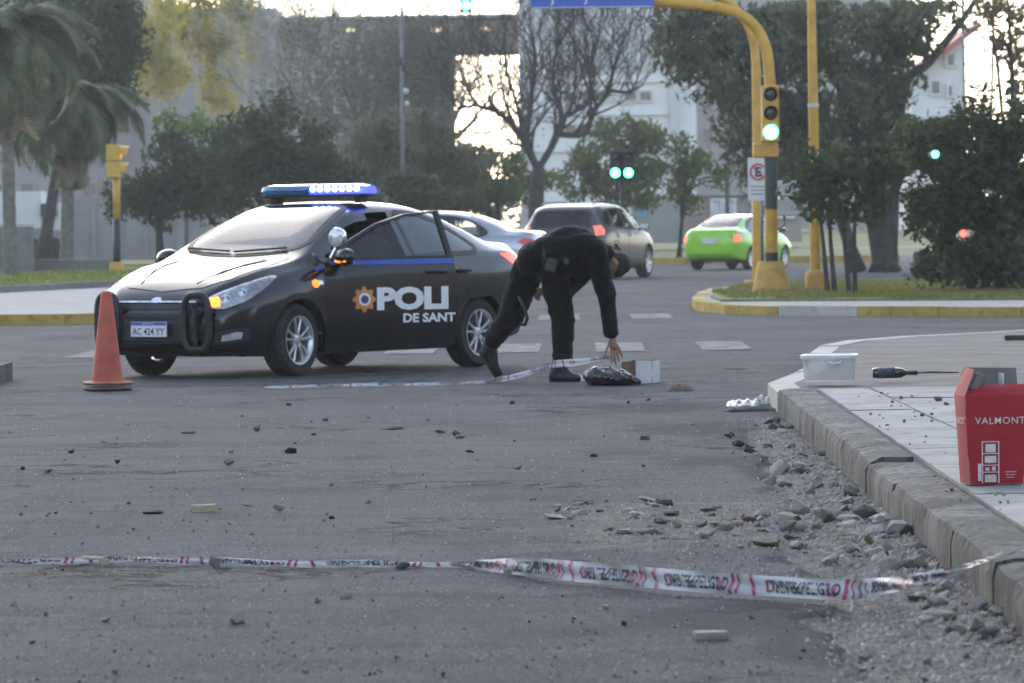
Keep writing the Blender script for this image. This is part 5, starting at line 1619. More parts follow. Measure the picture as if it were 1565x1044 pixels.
palm("palm with long hanging fronds at the far left edge", (16, 372), (8, 70), 116, 2.9, 44, .13, 3)
palm("palm with a skirt of dry fronds, left of the short yellow traffic light", (101, 405), (106, 165), 132, 2.7, 46, .15, 11, 16)
leafy_tree("evergreen_tree", "dense dark evergreen behind the two palms at the left", (62, 400), 150, [(120, 50, 80, 65), (85, 125, 60, 60), (185, 35, 45, 50), (50, 30, 60, 45), (150, 130, 55, 55), (20, 130, 40, 60), (170, 90, 40, 40)], LF_DARK, BK_DARK, 5.0, .2, 2.5, .6, r=.25)
for k, (bx, el) in enumerate((((258, 345), [(235, 45, 40, 60), (250, 110, 38, 48), (210, 85, 22, 38)]), ((322, 345), [(300, 30, 48, 55), (325, 90, 42, 50), (345, 140, 26, 30)]), ((384, 345), [(372, 10, 40, 40), (385, 60, 24, 34)]))):
    leafy_tree("poplar_tree", ("yellow leaved poplar with a pale trunk, leftmost of three", "yellow leaved poplar with a pale trunk, middle of three", "yellow leaved poplar with thin crown, rightmost of three")[k], bx, 215 + k * 6, el, LF_YEL, BK_PALE, 4.2, .2, 2.0, .75, 11, [[bx, (el[0][0], el[0][1] - 30)], [bx, (el[1][0] + 14, el[1][1] - 60)]], .20, limbs=26, group="yellow poplars behind the left trees")
leafy_tree("broadleaf_tree", "dark rounded tree behind the short yellow traffic light", (245, 350), 140, [(240, 295, 60, 52), (300, 270, 55, 58), (205, 310, 34, 40), (270, 230, 40, 38), (330, 300, 45, 45)], LF_DARK, BK_DARK, 4.6, .18, 2.2, .5, r=.18)
leafy_tree("bright_shrub", "small brighter green tree top above the dark trees at left", (283, 260), 158, [(285, 180, 34, 24), (262, 205, 28, 24), (310, 200, 26, 20)], LF_BRIGHT, BK_GREY, 2.2, .17, 1.2, .4, r=.1)
leafy_tree("broadleaf_tree", "dark spreading tree behind the police car light bar", (430, 350), 136, [(370, 215, 62, 50), (435, 205, 62, 55), (480, 255, 60, 52), (400, 270, 70, 50), (345, 270, 40, 50), (520, 290, 48, 40), (450, 300, 70, 34)], LF_DARK, BK_DARK, 4.6, .18, 2.2, .5, r=.2)
bare_tree("bare_tree", "pale bare tree with upright branches left of the brown building", (455, 345), 200, [([(455, 345), (455, 190)], .2, .14, 0), ([(455, 200), (440, 130), (425, 40)], .13, .05, 3), ([(455, 200), (458, 120), (455, 30)], .13, .05, 3), ([(455, 200), (478, 120), (505, 35)], .13, .05, 3), ([(455, 190), (420, 140), (395, 90)], .1, .04, 3)], BK_PALE, seed=4, len0=2.0, spread=.5, twig=.022)
for k, (bx, sx, sd) in enumerate(((570, 1, 8), (665, 1, 15))):
    bare_tree("bare_tree", ("grey bare tree with a dense twig crown before the brown building, left one", "grey bare tree with a dense twig crown before the brown building, right one")[k], (bx, 345), 190, [([(bx, 345), (bx, 210)], .2, .15, 0)] + [([(bx, 230), (bx + a * .55, 185 + abs(a) * .2), (bx + a, 128 + abs(a) * .35)], .12, .04, 3) for a in (-75, -42, -14, 16, 45, 78)], BK_GREY, seed=sd, len0=2.1, spread=.7, twig=.026, kids=2, leaf=LF_GREY, nleaf=2600, sub=.6)
leafy_tree("willow_tree", "pale green drooping tree left of the thin grey lamp post", (575, 350), 155, [(560, 215, 46, 40), (595, 195, 42, 34), (545, 255, 44, 34), (600, 250, 40, 40)], LF_PALE, BK_GREY, 4.0, .22, 1.8, .5, r=.14, droop=1.0, slim=.28)
leafy_tree("willow_tree", "pale green drooping tree right of the thin grey lamp post", (670, 350), 158, [(650, 205, 36, 38), (690, 225, 46, 42), (655, 260, 44, 38), (725, 255, 32, 38)], LF_PALE, BK_GREY, 4.0, .22, 1.8, .5, r=.14, droop=1.0, slim=.28)
leafy_tree("broadleaf_tree", "low dark green tree left of the large bare tree", (762, 350), 165, [(760, 262, 50, 38), (720, 290, 44, 30), (800, 290, 40, 34), (745, 305, 60, 26)], LF_MID, BK_DARK, 4.0, .18, 1.8, .45, r=.14)
leafy_tree("park_shrub", "dark shrub mass low behind the silver sedan", (650, 350), 148, [(600, 300, 50, 28), (650, 305, 55, 28), (560, 305, 40, 26), (700, 315, 40, 22)], LF_DARK, BK_DARK, 5, .17, 1.2, .4, r=.08, cat="shrub")
# the large bare tree
bare_tree("bare_tree", "large dark bare tree with forked trunk before the pale tower building", (822, 352), 150, [
    ([(818, 352), (820, 300), (823, 258)], .27, .19, 0),
    ([(823, 262), (790, 200), (760, 172), (728, 160), (712, 125)], .12, .035, 3),
    ([(800, 215), (790, 160), (775, 110), (770, 70)], .075, .03, 3),
    ([(823, 258), (806, 215), (812, 150), (818, 90), (812, 50)], .11, .035, 3),
    ([(823, 258), (848, 215), (858, 180), (845, 130), (850, 80), (870, 45)], .12, .035, 3),
    ([(852, 205), (893, 204), (908, 170), (930, 140), (940, 100), (955, 55)], .10, .032, 3),
    ([(858, 180), (880, 170), (905, 150), (900, 110), (915, 60)], .08, .03, 3),
    ([(932, 138), (960, 140), (985, 128)], .06, .025, 2),
    ([(728, 160), (700, 165), (690, 150)], .05, .025, 2)], BK_DARK, seed=21, len0=1.35, spread=.7, twig=.017, up=.6, kids=2)
leafy_tree("broadleaf_tree", "yellowish green tree behind the pair of green signals", (935, 352), 172, [(950, 210, 46, 40), (925, 255, 48, 42), (985, 240, 36, 48), (890, 285, 38, 34), (965, 285, 50, 34)], LF_MID, BK_DARK, 4.0, .2, 1.9, .5, r=.16)
leafy_tree("young_tree", "small open green tree with thin trunk left of the green car", (1037, 385), 150, [(1050, 240, 40, 28), (1035, 275, 34, 26), (1080, 265, 28, 30), (1050, 305, 26, 18)], LF_MID, BK_DARK, 2.6, .17, 1.2, .42, r=.09, limbs=20)
leafy_tree("big_tree", "huge grey green tree with thick leaning trunk right of the yellow masts", (1352, 372), 116, [(1040, 60, 42, 48), (1088, 105, 50, 48), (1135, 45, 58, 48), (1120, 185, 46, 50), (1205, 60, 75, 62), (1205, 165, 60, 58), (1290, 50, 80, 62), (1300, 150, 76, 58), (1370, 45, 50, 50), (1365, 120, 36, 48), (1180, 245, 56, 36), (1250, 235, 60, 40), (1335, 215, 56, 44), (1395, 15, 60, 26), (1420, 205, 40, 36), (1040, 20, 60, 30)], LF_GREY, BK_DARK, 5.0, .2, 2.6, .55, 9, [[(1352, 372), (1345, 300), (1355, 220), (1370, 165)], [(1358, 215), (1378, 150), (1420, 95), (1468, 35), (1500, -15), (1530, -60)], [(1345, 300), (1310, 220), (1280, 130), (1230, 60)], [(1352, 250), (1340, 150), (1330, 60)], [(1310, 220), (1230, 180), (1150, 120), (1090, 70)]], .34, droop=.5, limbs=60, slim=.36)
leafy_tree("multi_stem_tree", "slender dark tree of four thin stems on the island lawn, right of the yellow post", (1287, 430), 74, [(1280, 255, 62, 42), (1245, 285, 40, 36), (1325, 290, 46, 40), (1270, 320, 36, 18), (1350, 250, 36, 36)], LF_DARK, BK_DARK, 3.2, .13, 1.0, .26, 14, [[(1266, 432), (1256, 350), (1246, 270)], [(1277, 431), (1268, 340), (1270, 250)], [(1299, 432), (1288, 350), (1272, 260)], [(1307, 432), (1306, 350), (1312, 250)]], .05, limbs=26, twig_r=.012)
gaps = [(P(1428, 236, 74), .09), (P(1471, 357, 74), .09)]
def keep_gap(p):
    k = np.ones(len(p), bool)
    for px, py, rp in ((1428, 236, 6.5), (1471, 357, 6.5)):
        d = ray(px, py)
        qx = d.x / d.y * p[:, 1]; qz = CAM_H + d.z / d.y * p[:, 1]
        k &= np.hypot(p[:, 0] - qx, p[:, 2] - qz) > rp / F_PX * p[:, 1] + .05
    return k
leafy_tree("big_bush", "large dark dense bush at the right edge of the island lawn", (1505, 432), 75, [(1470, 225, 72, 60), (1530, 195, 55, 60), (1440, 295, 58, 50), (1520, 290, 72, 66), (1490, 375, 66, 42), (1550, 370, 50, 56), (1560, 260, 40, 80), (1420, 345, 36, 40), (1405, 215, 30, 34), (1465, 412, 64, 22), (1525, 412, 62, 24)], LF_DARK, BK_DARK, 5.5, .11, 1.5, .28, 14, [[(1505, 432), (1500, 330), (1480, 230)], [(1520, 432), (1535, 320), (1540, 200)], [(1490, 432), (1450, 340), (1440, 280)]], .07, limbs=40, avoid=keep_gap, cat="bush", twig_r=.012)
leafy_tree("thin_tree", "sparse brown leaved tree against the bright sky at the top right corner", (1552, 400), 112, [(1545, 25, 40, 40), (1498, 12, 38, 22), (1552, 95, 26, 46), (1520, 60, 24, 24)], LF_BROWN, BK_DARK, 1.6, .16, 1.4, .4, 12, [[(1552, 400), (1550, 200), (1545, 80), (1540, 0)], [(1550, 150), (1520, 60), (1500, 0)]], .12, limbs=22, droop=.5)
for k, (bx, by) in enumerate(((17, 74), (26, 78), (37, 74), (50, 80))):
    px_ = CX + bx * F_PX / by
    leafy_tree("street_tree", ("first", "second", "third", "last")[k] + " dark street tree of the row along the island, outside the frame on the right", (px_, 430), by, [(px_, 240, 330, 170), (px_ - 120, 120, 240, 160), (px_ + 160, 140, 240, 160)], LF_DARK, BK_DARK, 2.2, .32, 3.0, .9, 3, [[(px_, 430), (px_, 120)]], .16, limbs=12)
# small dark stump by the bush
st = P(1411, 398, 100)
mb = MB().lathe([(0, 0), (.24, 0), (.20, .25), (.21, .55), (.17, .6), (0, .6)], 12)
sto = mb.build("tree_stump", BK_DARK, loc=(st.x, 100, .0), smooth=40)
tag(sto, "short dark stump on the path left of the big bush", "stump")
# distant belt of trees closing the horizon
n = 60
C = np.array([(RNG.uniform(-75, 75), RNG.uniform(430, 470), RNG.uniform(.5, 4.6)) for _ in range(420)])
V = leaves(C, 16000, 1.6, .9)
me = fast_mesh("distant_trees", V.reshape(-1, 3), np.arange(V.shape[0] * 4).reshape(-1, 4)); me.materials.append(LF_GREY)
tag(mk("distant_trees", me), kind='stuff')
# ================================================================== the bending person
def blob(name, parts, voxel, mats, parent, smooth_n=6, wrinkle=0.0, wf=8.0, seed=0, stretch=(1, 1, 1)):
    """one continuous skin grown over capsules and ellipsoids"""
    mb = MB()
    for p in parts:
        if p[0] == 'cap':
            a, b, ra, rb = Vector(p[1]), Vector(p[2]), p[3], p[4]
            d = (b - a); L = d.length; d.normalize()
            pts, rs = [], []
            for k in range(7):
                q = math.pi / 2 * (1 - k / 6); pts.append(a - d * ra * math.sin(q)); rs.append(max(1e-4, ra * math.cos(q)))
            for k in range(1, 6): pts.append(a + d * L * k / 6); rs.append(ra + (rb - ra) * k / 6)
            for k in range(7):
                q = math.pi / 2 * k / 6; pts.append(b + d * rb * math.sin(q)); rs.append(max(1e-4, rb * math.cos(q)))
            mb.tube(pts, rs, 18)
        else:
            m_ = MB().sphere((0, 0, 0), p[2], 20, 14)
            rot = p[3] if len(p) > 3 else Matrix.Identity(3)
            m_.v = [tuple(Vector(p[1]) + rot @ Vector(v)) for v in m_.v]
            mb.add(m_.v, m_.f)
    me = mb.mesh(name, mats)
    o = mk(name, me, parent)
    md = o.modifiers.new("remesh", 'REMESH'); md.mode = 'VOXEL'; md.voxel_size = voxel; md.use_smooth_shade = True
    sm = o.modifiers.new("smooth", 'SMOOTH'); sm.factor = .5; sm.iterations = smooth_n
    dg = bpy.context.evaluated_depsgraph_get(); dg.update()
    me2 = bpy.data.meshes.new_from_object(o.evaluated_get(dg))
    o.modifiers.clear(); o.data = me2; me2.name = name
    if wrinkle:
        for v in me2.vertices:
            q = Vector((v.co.x * stretch[0], v.co.y * stretch[1], v.co.z * stretch[2])) * wf
            v.co += v.normal * wrinkle * (noise.fractal(q + Vector((seed, 0, 0)), .9, 2.0, 3) + .7 * abs(noise.noise(q * .7 + Vector((3, seed, 1)))))
    for p in me2.polygons: p.use_smooth = True
    return o
M_SHIRT = M("black_uniform_shirt", (.0055, .0055, .0065), .85, 0, .15, var=.3, vs=14, bump=.25, bs=120, sheen=.04)
M_TROUS = M("black_uniform_trousers", (.005, .005, .0055), .85, 0, .15, var=.3, vs=14, bump=.25, bs=120, sheen=.04)
M_SKIN = M("skin", (.26, .15, .10), .5, var=.12, vs=14)
M_HAIR = M("dark_hair", (.012, .010, .009), .6, var=.4, vs=60, bump=.5, bs=150)
M_BOOT = M("black_boot", (.012, .012, .013), .5, var=.3, vs=12, dirt=.12)
M_BELT = M("black_belt", (.010, .010, .011), .4, var=.2)
pg = G(858, 583.5)
person = tag(empty("person", pg), "person in black shirt and trousers bending far forward, one hand reaching for the bag", "person")
PS = SC(pg.y)
def pp(px, py, dy=0.0): return Vector(((px - 858) / PS, dy, (583.5 - py) / PS))
# body: one skin from head to hands and ankles
hc = pp(943, 404, .02); cr = Vector((.80, -.05, -.60)).normalized(); fa = Vector((-.60, -.10, -.80)).normalized(); si = cr.cross(fa).normalized()
hr = Matrix((fa, si, cr)).transposed()
body = [('ell', hc, (.098, .078, .108), hr), ('ell', hc - cr * .055 + fa * .035, (.060, .058, .065), hr), ('cap', hc - cr * .10 + fa * .055, hc - cr * .085 + fa * .065, .03, .03),
        ('cap', hc + fa * .092 + cr * .0, hc + fa * .112 - cr * .03, .010, .014), ('cap', hc + fa * .075 + cr * .028 - si * .03, hc + fa * .075 + cr * .028 + si * .03, .017, .017),
        ('cap', hc + fa * .088 - cr * .058 - si * .018, hc + fa * .088 - cr * .058 + si * .018, .010, .010),
        ('ell', hc + si * .078 - cr * .005, (.022, .010, .032), hr), ('ell', hc - si * .078 - cr * .005, (.022, .010, .032), hr),
        ('cap', pp(915, 388), hc - cr * .05 - fa * .03, .062, .055), ('cap', pp(840, 390), pp(905, 388), .12, .14),
        ('cap', pp(908, 392, -.17), pp(908, 392, .17), .07, .07)]
def arm(sh, el, wr): return [('cap', sh, el, .055, .045), ('cap', el, wr, .043, .028)]
w1 = pp(936, 514, -.2)
body += arm(pp(915, 394, -.2), pp(926, 452, -.2), w1)
def hand(w, palm, tips, thumb, across):
    out = [('cap', w, palm, .026, .030)]
    kn = []
    for k, t in enumerate(tips):
        base = palm + across * (k - 1.5) * .021 + (palm - w).normalized() * .018
        out.append(('cap', palm + across * (k - 1.5) * .013, base, .017, .0125))
        mid = base.lerp(t, .5) + Vector((0, -.010, 0))
        out += [('cap', base, mid, .0115, .0095), ('cap', mid, t, .0095, .0075)]
    tb = w.lerp(palm, .45) - across * .028
    tm = tb.lerp(thumb, .55) + Vector((0, -.008, 0))
    out += [('cap', w.lerp(palm, .3), tb, .018, .015), ('cap', tb, tm, .013, .011), ('cap', tm, thumb, .011, .008)]
    return out
ac = Vector((.94, -.15, .12)).normalized()
body += hand(w1, pp(939, 529, -.20), [pp(934.5, 554.5, -.235), pp(940.5, 557, -.21), pp(946, 553.5, -.195), pp(951, 547, -.18)], pp(922.5, 546, -.25), ac)
w2 = pp(834, 440, .10)
body += arm(pp(912, 396, .2), pp(868, 446, .22), w2)
body += hand(w2, pp(827, 447, .09), [pp(818, 452, .06), pp(819, 456, .08), pp(822, 458, .10), pp(825, 459, .12)], pp(822, 441, .05), Vector((.3, .9, -.2)).normalized())
body += [('cap', pp(825, 398), pp(840, 394), .13, .13), ('cap', pp(845, 412, -.1), pp(863, 488, -.1), .08, .06), ('cap', pp(863, 488, -.1), pp(858, 562, -.1), .055, .038),
         ('cap', pp(812, 407, .1), pp(781, 482, .18), .08, .06), ('cap', pp(781, 482, .18), pp(750, 530, .40), .055, .038)]
bo = blob("body", body, .0050, M_SKIN, person, 3)
for s_ in (-1, 1):
    MB().sphere(tuple(hc + fa * .084 + cr * .012 + si * s_ * .030), .011, 10, 6).build("eye", M("eye_white", (.6, .58, .55), .3), person, smooth=True)
# hair on the top and back of the head
hair = [('ell', hc + cr * .022 - fa * .024, (.092, .083, .102), hr), ('ell', hc - fa * .035 - cr * .025, (.060, .070, .055), hr), ('ell', hc + cr * .055 + fa * .015, (.075, .072, .055), hr)]
blob("hair", hair, .008, M_HAIR, person, 4, .003, 60, 2)
# shirt
sh = []
for dy in (-.10, 0, .10):
    sh += [('cap', pp(838, 388, dy), pp(896, 388, dy), .150, .175)]
sh += [('ell', pp(872, 376, 0), (.24, .19, .165)), ('cap', pp(848, 392, -.06), pp(885, 402, -.04), .13, .13),
       ('cap', pp(909, 386, -.17), pp(909, 386, .17), .115, .115), ('cap', pp(905, 384, 0), pp(926, 390, 0), .12, .085),
       ('cap', pp(914, 394, -.2), pp(927, 452, -.21), .092, .078), ('cap', pp(927, 452, -.21), pp(934, 508, -.2), .075, .056),
       ('cap', pp(912, 396, .2), pp(868, 446, .22), .09, .072), ('cap', pp(868, 446, .22), pp(842, 442, .13), .070, .052)]
so = blob("shirt", sh, .011, M_SHIRT, person, 5, .011, 9, 1)
MB().tube([pp(934, 505, -.2), pp(936, 514, -.2)], [.059, .055], 16, cap=False).build("cuff", M_SHIRT, so, smooth=True)
MB().tube([hc - cr * .115 - fa * .035 + (si * math.cos(a) + fa * math.sin(a)) * .052 for a in np.linspace(0, 2 * math.pi, 21)[:-1]], .013, 8, closed=True).build("collar", M_SHIRT, so, smooth=True)
# trousers
tr = [('ell', pp(822, 398), (.155, .19, .165)), ('cap', pp(818, 396, -.08), pp(846, 398, -.09), .14, .135), ('cap', pp(818, 396, .08), pp(840, 392, .09), .14, .13),
      ('cap', pp(846, 412, -.1), pp(862, 488, -.11), .128, .098), ('cap', pp(862, 488, -.11), pp(859.5, 546, -.10), .094, .083),
      ('cap', pp(811, 408, .1), pp(782, 482, .18), .135, .105), ('cap', pp(782, 482, .18), pp(755, 518, .36), .098, .080)]
to = blob("trousers", tr, .011, M_TROUS, person, 5, .014, 8, 5, (1, 1, 1.5))
# belt with pouch and a hanging strap
bl = MB()
cen = pp(834, 392); ax_ = (pp(900, 387) - pp(830, 393)).normalized()
u_ = Vector((0, 1, 0)); v_ = ax_.cross(u_).normalized()
bl.tube([cen + u_ * .235 * math.cos(a) + v_ * .168 * math.sin(a) for a in np.linspace(0, 2 * math.pi, 29)[:-1]], .024, 8, closed=True)
bo_ = bl.build("belt", M_BELT, person, smooth=True)
MB().box(pp(845, 405, -.26), (.10, .05, .12), Matrix.Rotation(.3, 3, 'Y'), bev=.015).build("belt_pouch", M_BELT, bo_, smooth=40)
MB().box(pp(868, 396, -.24), (.06, .05, .10), Matrix.Rotation(.2, 3, 'Y'), bev=.012).build("belt_pouch", M_BELT, bo_, smooth=40)
MB().tube([pp(795, 452, -.02), pp(803, 470, -.04), pp(807, 486, -.04), pp(803, 496, -.04), pp(796, 494, -.03)], .016, 8).build("hanging_strap", M_BELT, bo_, smooth=True)
# boots
def boot(an, heel, ball, toe, name="boot"):
    o = blob(name, [('cap', an, heel.lerp(an, .25), .058, .05), ('cap', heel, ball, .046, .044), ('cap', ball, toe, .044, .034), ('cap', an, ball, .052, .040)], .008, M_BOOT, person, 4, .004, 16, 3)
    d = (toe - heel).normalized()
    dn = Vector((0, 0, -1)) if abs(d.z) < .5 else Vector((-.85, 0, -.35)).normalized()
    so_ = MB()
    side = d.cross(dn).normalized()
    n = 20; pl_ = []
    for k in range(n):
        a = 2 * math.pi * k / n
        L = (toe - heel).length / 2 + .045
        pl_.append(heel.lerp(toe, .5) + d * L * math.cos(a) + side * .048 * math.sin(a) * (1 + .1 * math.cos(a)))
    so_.add([p + dn * .032 for p in pl_] + [p + dn * .05 for p in pl_], [tuple(range(n)), tuple(range(2 * n - 1, n - 1, -1))] + [(k, (k + 1) % n, n + (k + 1) % n, n + k) for k in range(n)])
    so_.build("sole", M_TRIM, o)
    return o
boot(pp(854, 560, -.1), pp(847, 575, -.1), pp(869, 576, -.13), pp(882, 577.5, -.15))
boot(pp(750, 526, .39), pp(742, 540, .40), pp(756, 562, .43), pp(762, 571, .44))
# ================================================================== cone, boxes, bag, bottle
M_CONE = M("faded_orange_cone", (.50, .105, .060), .65, var=.18, vs=5, dirt=.35, bump=.1)
M_CONEB = M("dirty_cone_base", (.15, .12, .10), .85, var=.3, vs=9, dirt=.5)
g = G(164.5, 597)
cone = tag(empty("traffic_cone", g, R(18)), "faded orange traffic cone with a dirty square base, in front of the police car", "traffic cone")
MB().box((0, 0, .018), (.34, .34, .036), bev=.02).build("base", M_CONEB, cone, smooth=40)
MB().box((.005, .0, .062), (.345, .335, .030), Matrix.Rotation(.05, 3, 'Z'), bev=.02).build("upper_base", M("worn_cone_rim", (.40, .17, .11), .8, var=.3, vs=9, dirt=.6), cone, smooth=40)
MB().lathe([(.130, .075), (.124, .10), (.082, .44), (.046, .76), (.042, .79), (.034, .80), (.030, .79), (.03, .70)], 28).build("cone_body", M_CONE, cone, smooth=40)

# ---- red wine carton on the pavement
M_REDBOX = M("red_carton", (.40, .015, .024), .7, var=.08, vs=4, dirt=.06, bump=.05, bs=20)
M_REDDK = M("red_carton_flap", (.38, .018, .026), .75, var=.12, vs=6)
M_KRAFT = M("carton_inside", (.20, .185, .17), .9, var=.15, vs=6)
M_PRINT = M("pale_print", (.66, .62, .60), .5, var=.12, vs=30)
g = G(1516, 740, SW_Z); g.z = SW_Z + .003
vb = tag(empty("wine_carton", g, R(7)), "open red wine carton reading VALMONT standing on the pavement", "box")
s_ = SC(g.y)
W0, D0, H0 = .245, .20, .385
def wall(name, q, mat_o, mat_i, nrm, t=.004):
    q = [Vector(p) for p in q]; n = Vector(nrm)
    nn = 5
    vs, fs = [], []
    for side in (0, 1):
        for b in range(nn + 1):
            for a in range(nn + 1):
                u, v = a / nn, b / nn
                p = q[0].lerp(q[1], u).lerp(q[3].lerp(q[2], u), v)
                bul = .006 * math.sin(math.pi * u) * math.sin(math.pi * v) + .002 * fbm(p.x * 12 + 3, p.y * 12, p.z * 12)
                vs.append(p + n * (bul - (t if side else 0)))
    m = (nn + 1) ** 2
    for b in range(nn):
        for a in range(nn):
            i = b * (nn + 1) + a
            fs.append((i, i + 1, i + nn + 2, i + nn + 1)); fs.append((m + i, m + i + nn + 1, m + i + nn + 2, m + i + 1))
    lp_ = [a for a in range(nn + 1)] + [b * (nn + 1) + nn for b in range(1, nn + 1)] + [nn * (nn + 1) + a for a in range(nn - 1, -1, -1)] + [b * (nn + 1) for b in range(nn - 1, 0, -1)]
    L = len(lp_)
    mb = MB(); mb.add(vs, fs[0::2], 0)
    mb2 = MB(); mb.add(vs, fs[1::2], 1)
    mb.add([vs[k] for k in lp_] + [vs[m + k] for k in lp_], [(k, (k + 1) % L, L + (k + 1) % L, L + k) for k in range(L)], 1)
    return mb.build(name, [mat_o, mat_i], vb, smooth=40)
x0, x1, y0, y1 = -W0 / 2, W0 / 2, -D0 / 2, D0 / 2
e = .018
B = [(x0 + .004, y0 + .004, 0), (x1 - .004, y0 + .004, 0), (x1 - .004, y1 - .004, 0), (x0 + .004, y1 - .004, 0)]
T_ = [(x0 - e, y0 - e * .4, H0), (x1 + e, y0 - e * .4, H0), (x1 + e, y1, H0), (x0 - e, y1, H0)]
wall("front_panel", [B[0], B[1], T_[1], T_[0]], M_REDBOX, M_KRAFT, (0, -1, 0))
wall("side_panel", [B[3], B[0], T_[0], T_[3]], M_REDBOX, M_KRAFT, (-1, 0, 0))
wall("side_panel", [B[1], B[2], T_[2], T_[1]], M_REDBOX, M_KRAFT, (1, 0, 0))
wall("back_panel", [B[2], B[3], T_[3], T_[2]], M_REDBOX, M_KRAFT, (0, 1, 0))
wall("bottom", [B[0], B[1], B[2], B[3]], M_KRAFT, M_KRAFT, (0, 0, -1))
wall("front_flap", [T_[0], T_[1], (x1 + e + .006, y0 + .055, H0 + .045), (x0 - e + .05, y0 + .055, H0 + .045)], M_REDDK, M_KRAFT, (0, -.8, .5))
wall("side_flap", [T_[3], T_[0], (x0 - e + .05, y0 + .02, H0 + .11), (x0 - e + .045, y1 - .01, H0 + .12)], M_REDDK, M_KRAFT, (-.9, 0, .3))
wall("back_flap", [T_[2], T_[3], (x0 + .03, y1 + .03, H0 + .115), (x1 + e, y1 + .03, H0 + .11)], M_REDBOX, M_KRAFT, (0, 1, 0))
wall("side_flap", [T_[1], T_[2], (x1 + e + .06, y1 - .01, H0 + .09), (x1 + e + .06, y0 + .02, H0 + .085)], M_REDDK, M_KRAFT, (.9, 0, .3))
MB().box((.055, .045, H0 * .5 + .07), (.004, .10, H0 + .04)).build("divider", M_PRINT, vb)
MB().box((-.075, -.055, H0 + .055), (.05, .03, .09), Matrix.Rotation(.5, 3, 'Y'), bev=.01).build("torn_insert", M_KRAFT, vb)
def yface(z): return y0 + .004 - (e * .4 + .004) * z / H0 - .0135
vs, fs, w_ = text2d("VALMONT", .030, .006, 1.0, 1.15)
xc = .012
MB().add([(xc - w_ / 2 + u, yface(.26 + v), .262 + v) for u, v in vs], fs).build("lettering", M_PRINT, vb)
k_ = text2d("VALMONT", .030, .006, 1.0, 1.15)
def xface(z): return x0 + .004 - (e + .004) * z / H0 - .0125
MB().add([(xface(.26 + v), .09 - u, .262 + v) for u, v in vs], fs).build("lettering", M_PRINT, vb)
def prt(x, z, w, h, name="print_panel", mat_=None):
    MB().box((x, yface(z) + .001, z), (w, .002, h), Matrix.Rotation(.02, 3, 'X')).build(name, mat_ or M_PRINT, vb)
px_ = -.030
for dx in (-.036, .036): prt(px_ + dx, .098, .005, .18)
for z in (.186, .135, .085, .055): prt(px_, z, .068, .004)
for dx, z, w, h in ((0, .158, .045, .036), (.0, .110, .050, .030), (-.014, .068, .018, .014), (.014, .070, .016, .018), (0, .028, .05, .032), (-.048, .055, .014, .075)): prt(px_ + dx, z, w, h)
for k in range(3): prt(.058, .055 - k * .012, .05 - .008 * k, .003)
# ---- clear plastic tub with a white lid
M_TUB = M("milky_plastic", (.58, .60, .60), .3, var=.08, vs=7, coat=.3)
M_LID = M("white_lid", (.72, .73, .74), .4, var=.05, dirt=.05)
tub_m, t, out = new_mat("milky_clear_plastic"); N = NT(t)
tcx = N.n("ShaderNodeTexCoord").outputs["Object"]
pb_ = N.pbsdf(N.mix(N.noise(tcx, 9, 4), (.55, .57, .56), (.72, .73, .73)), .25, 0, .5)
trn = N.n("ShaderNodeBsdfTransparent"); mx = N.n("ShaderNodeMixShader")
t.links.new(N.math('ADD', .42, N.math('MULTIPLY', N.noise(tcx, 6, 4), .35)), mx.inputs[0]); t.links.new(trn.outputs[0], mx.inputs[1]); t.links.new(pb_.outputs[0], mx.inputs[2]); t.links.new(mx.outputs[0], out.inputs[0])
g = G(1268, 583, SW_Z); g.z = SW_Z + .004
tub = tag(empty("plastic_tub", g, R(-9)), "milky clear plastic tub with white lid at the kerb end, left of the bottle", "tub")
def rrect(w, d, r, n=5):
    out = []
    for cx_, cy_, a0 in ((w / 2 - r, d / 2 - r, 0), (-w / 2 + r, d / 2 - r, 90), (-w / 2 + r, -d / 2 + r, 180), (w / 2 - r, -d / 2 + r, 270)):
        for k in range(n): a = R(a0 + 90 * k / (n - 1)); out.append((cx_ + r * math.cos(a), cy_ + r * math.sin(a)))
    return out
def shell(levels, capb=True, capt=True):
    mb = MB(); vs = []
    for w, d, r, z in levels: vs += [(x, y, z) for x, y in rrect(w, d, r)]
    n = 20
    fs = [(l * n + k, l * n + (k + 1) % n, (l + 1) * n + (k + 1) % n, (l + 1) * n + k) for l in range(len(levels) - 1) for k in range(n)]
    if capb: fs.append(tuple(range(n)))
    if capt: fs.append(tuple(range((len(levels) - 1) * n, len(levels) * n)))
    return mb.add(vs, fs)
shell([(.34, .26, .03, 0), (.345, .265, .04, .02), (.365, .285, .04, .15), (.385, .305, .04, .155), (.385, .305, .04, .17)], True, False).build("tub_body", tub_m, tub, smooth=40)
shell([(.39, .31, .045, .165), (.395, .315, .045, .172), (.39, .31, .045, .185), (.35, .27, .04, .192), (.34, .26, .04, .186)]).build("lid", M_LID, tub, smooth=40)
MB().tube([(-.0, -.15, .145), (.01, -.168, .132), (.05, -.172, .125), (.09, -.168, .132), (.10, -.15, .145)], .008, 8).build("handle", M_LID, tub, smooth=True)
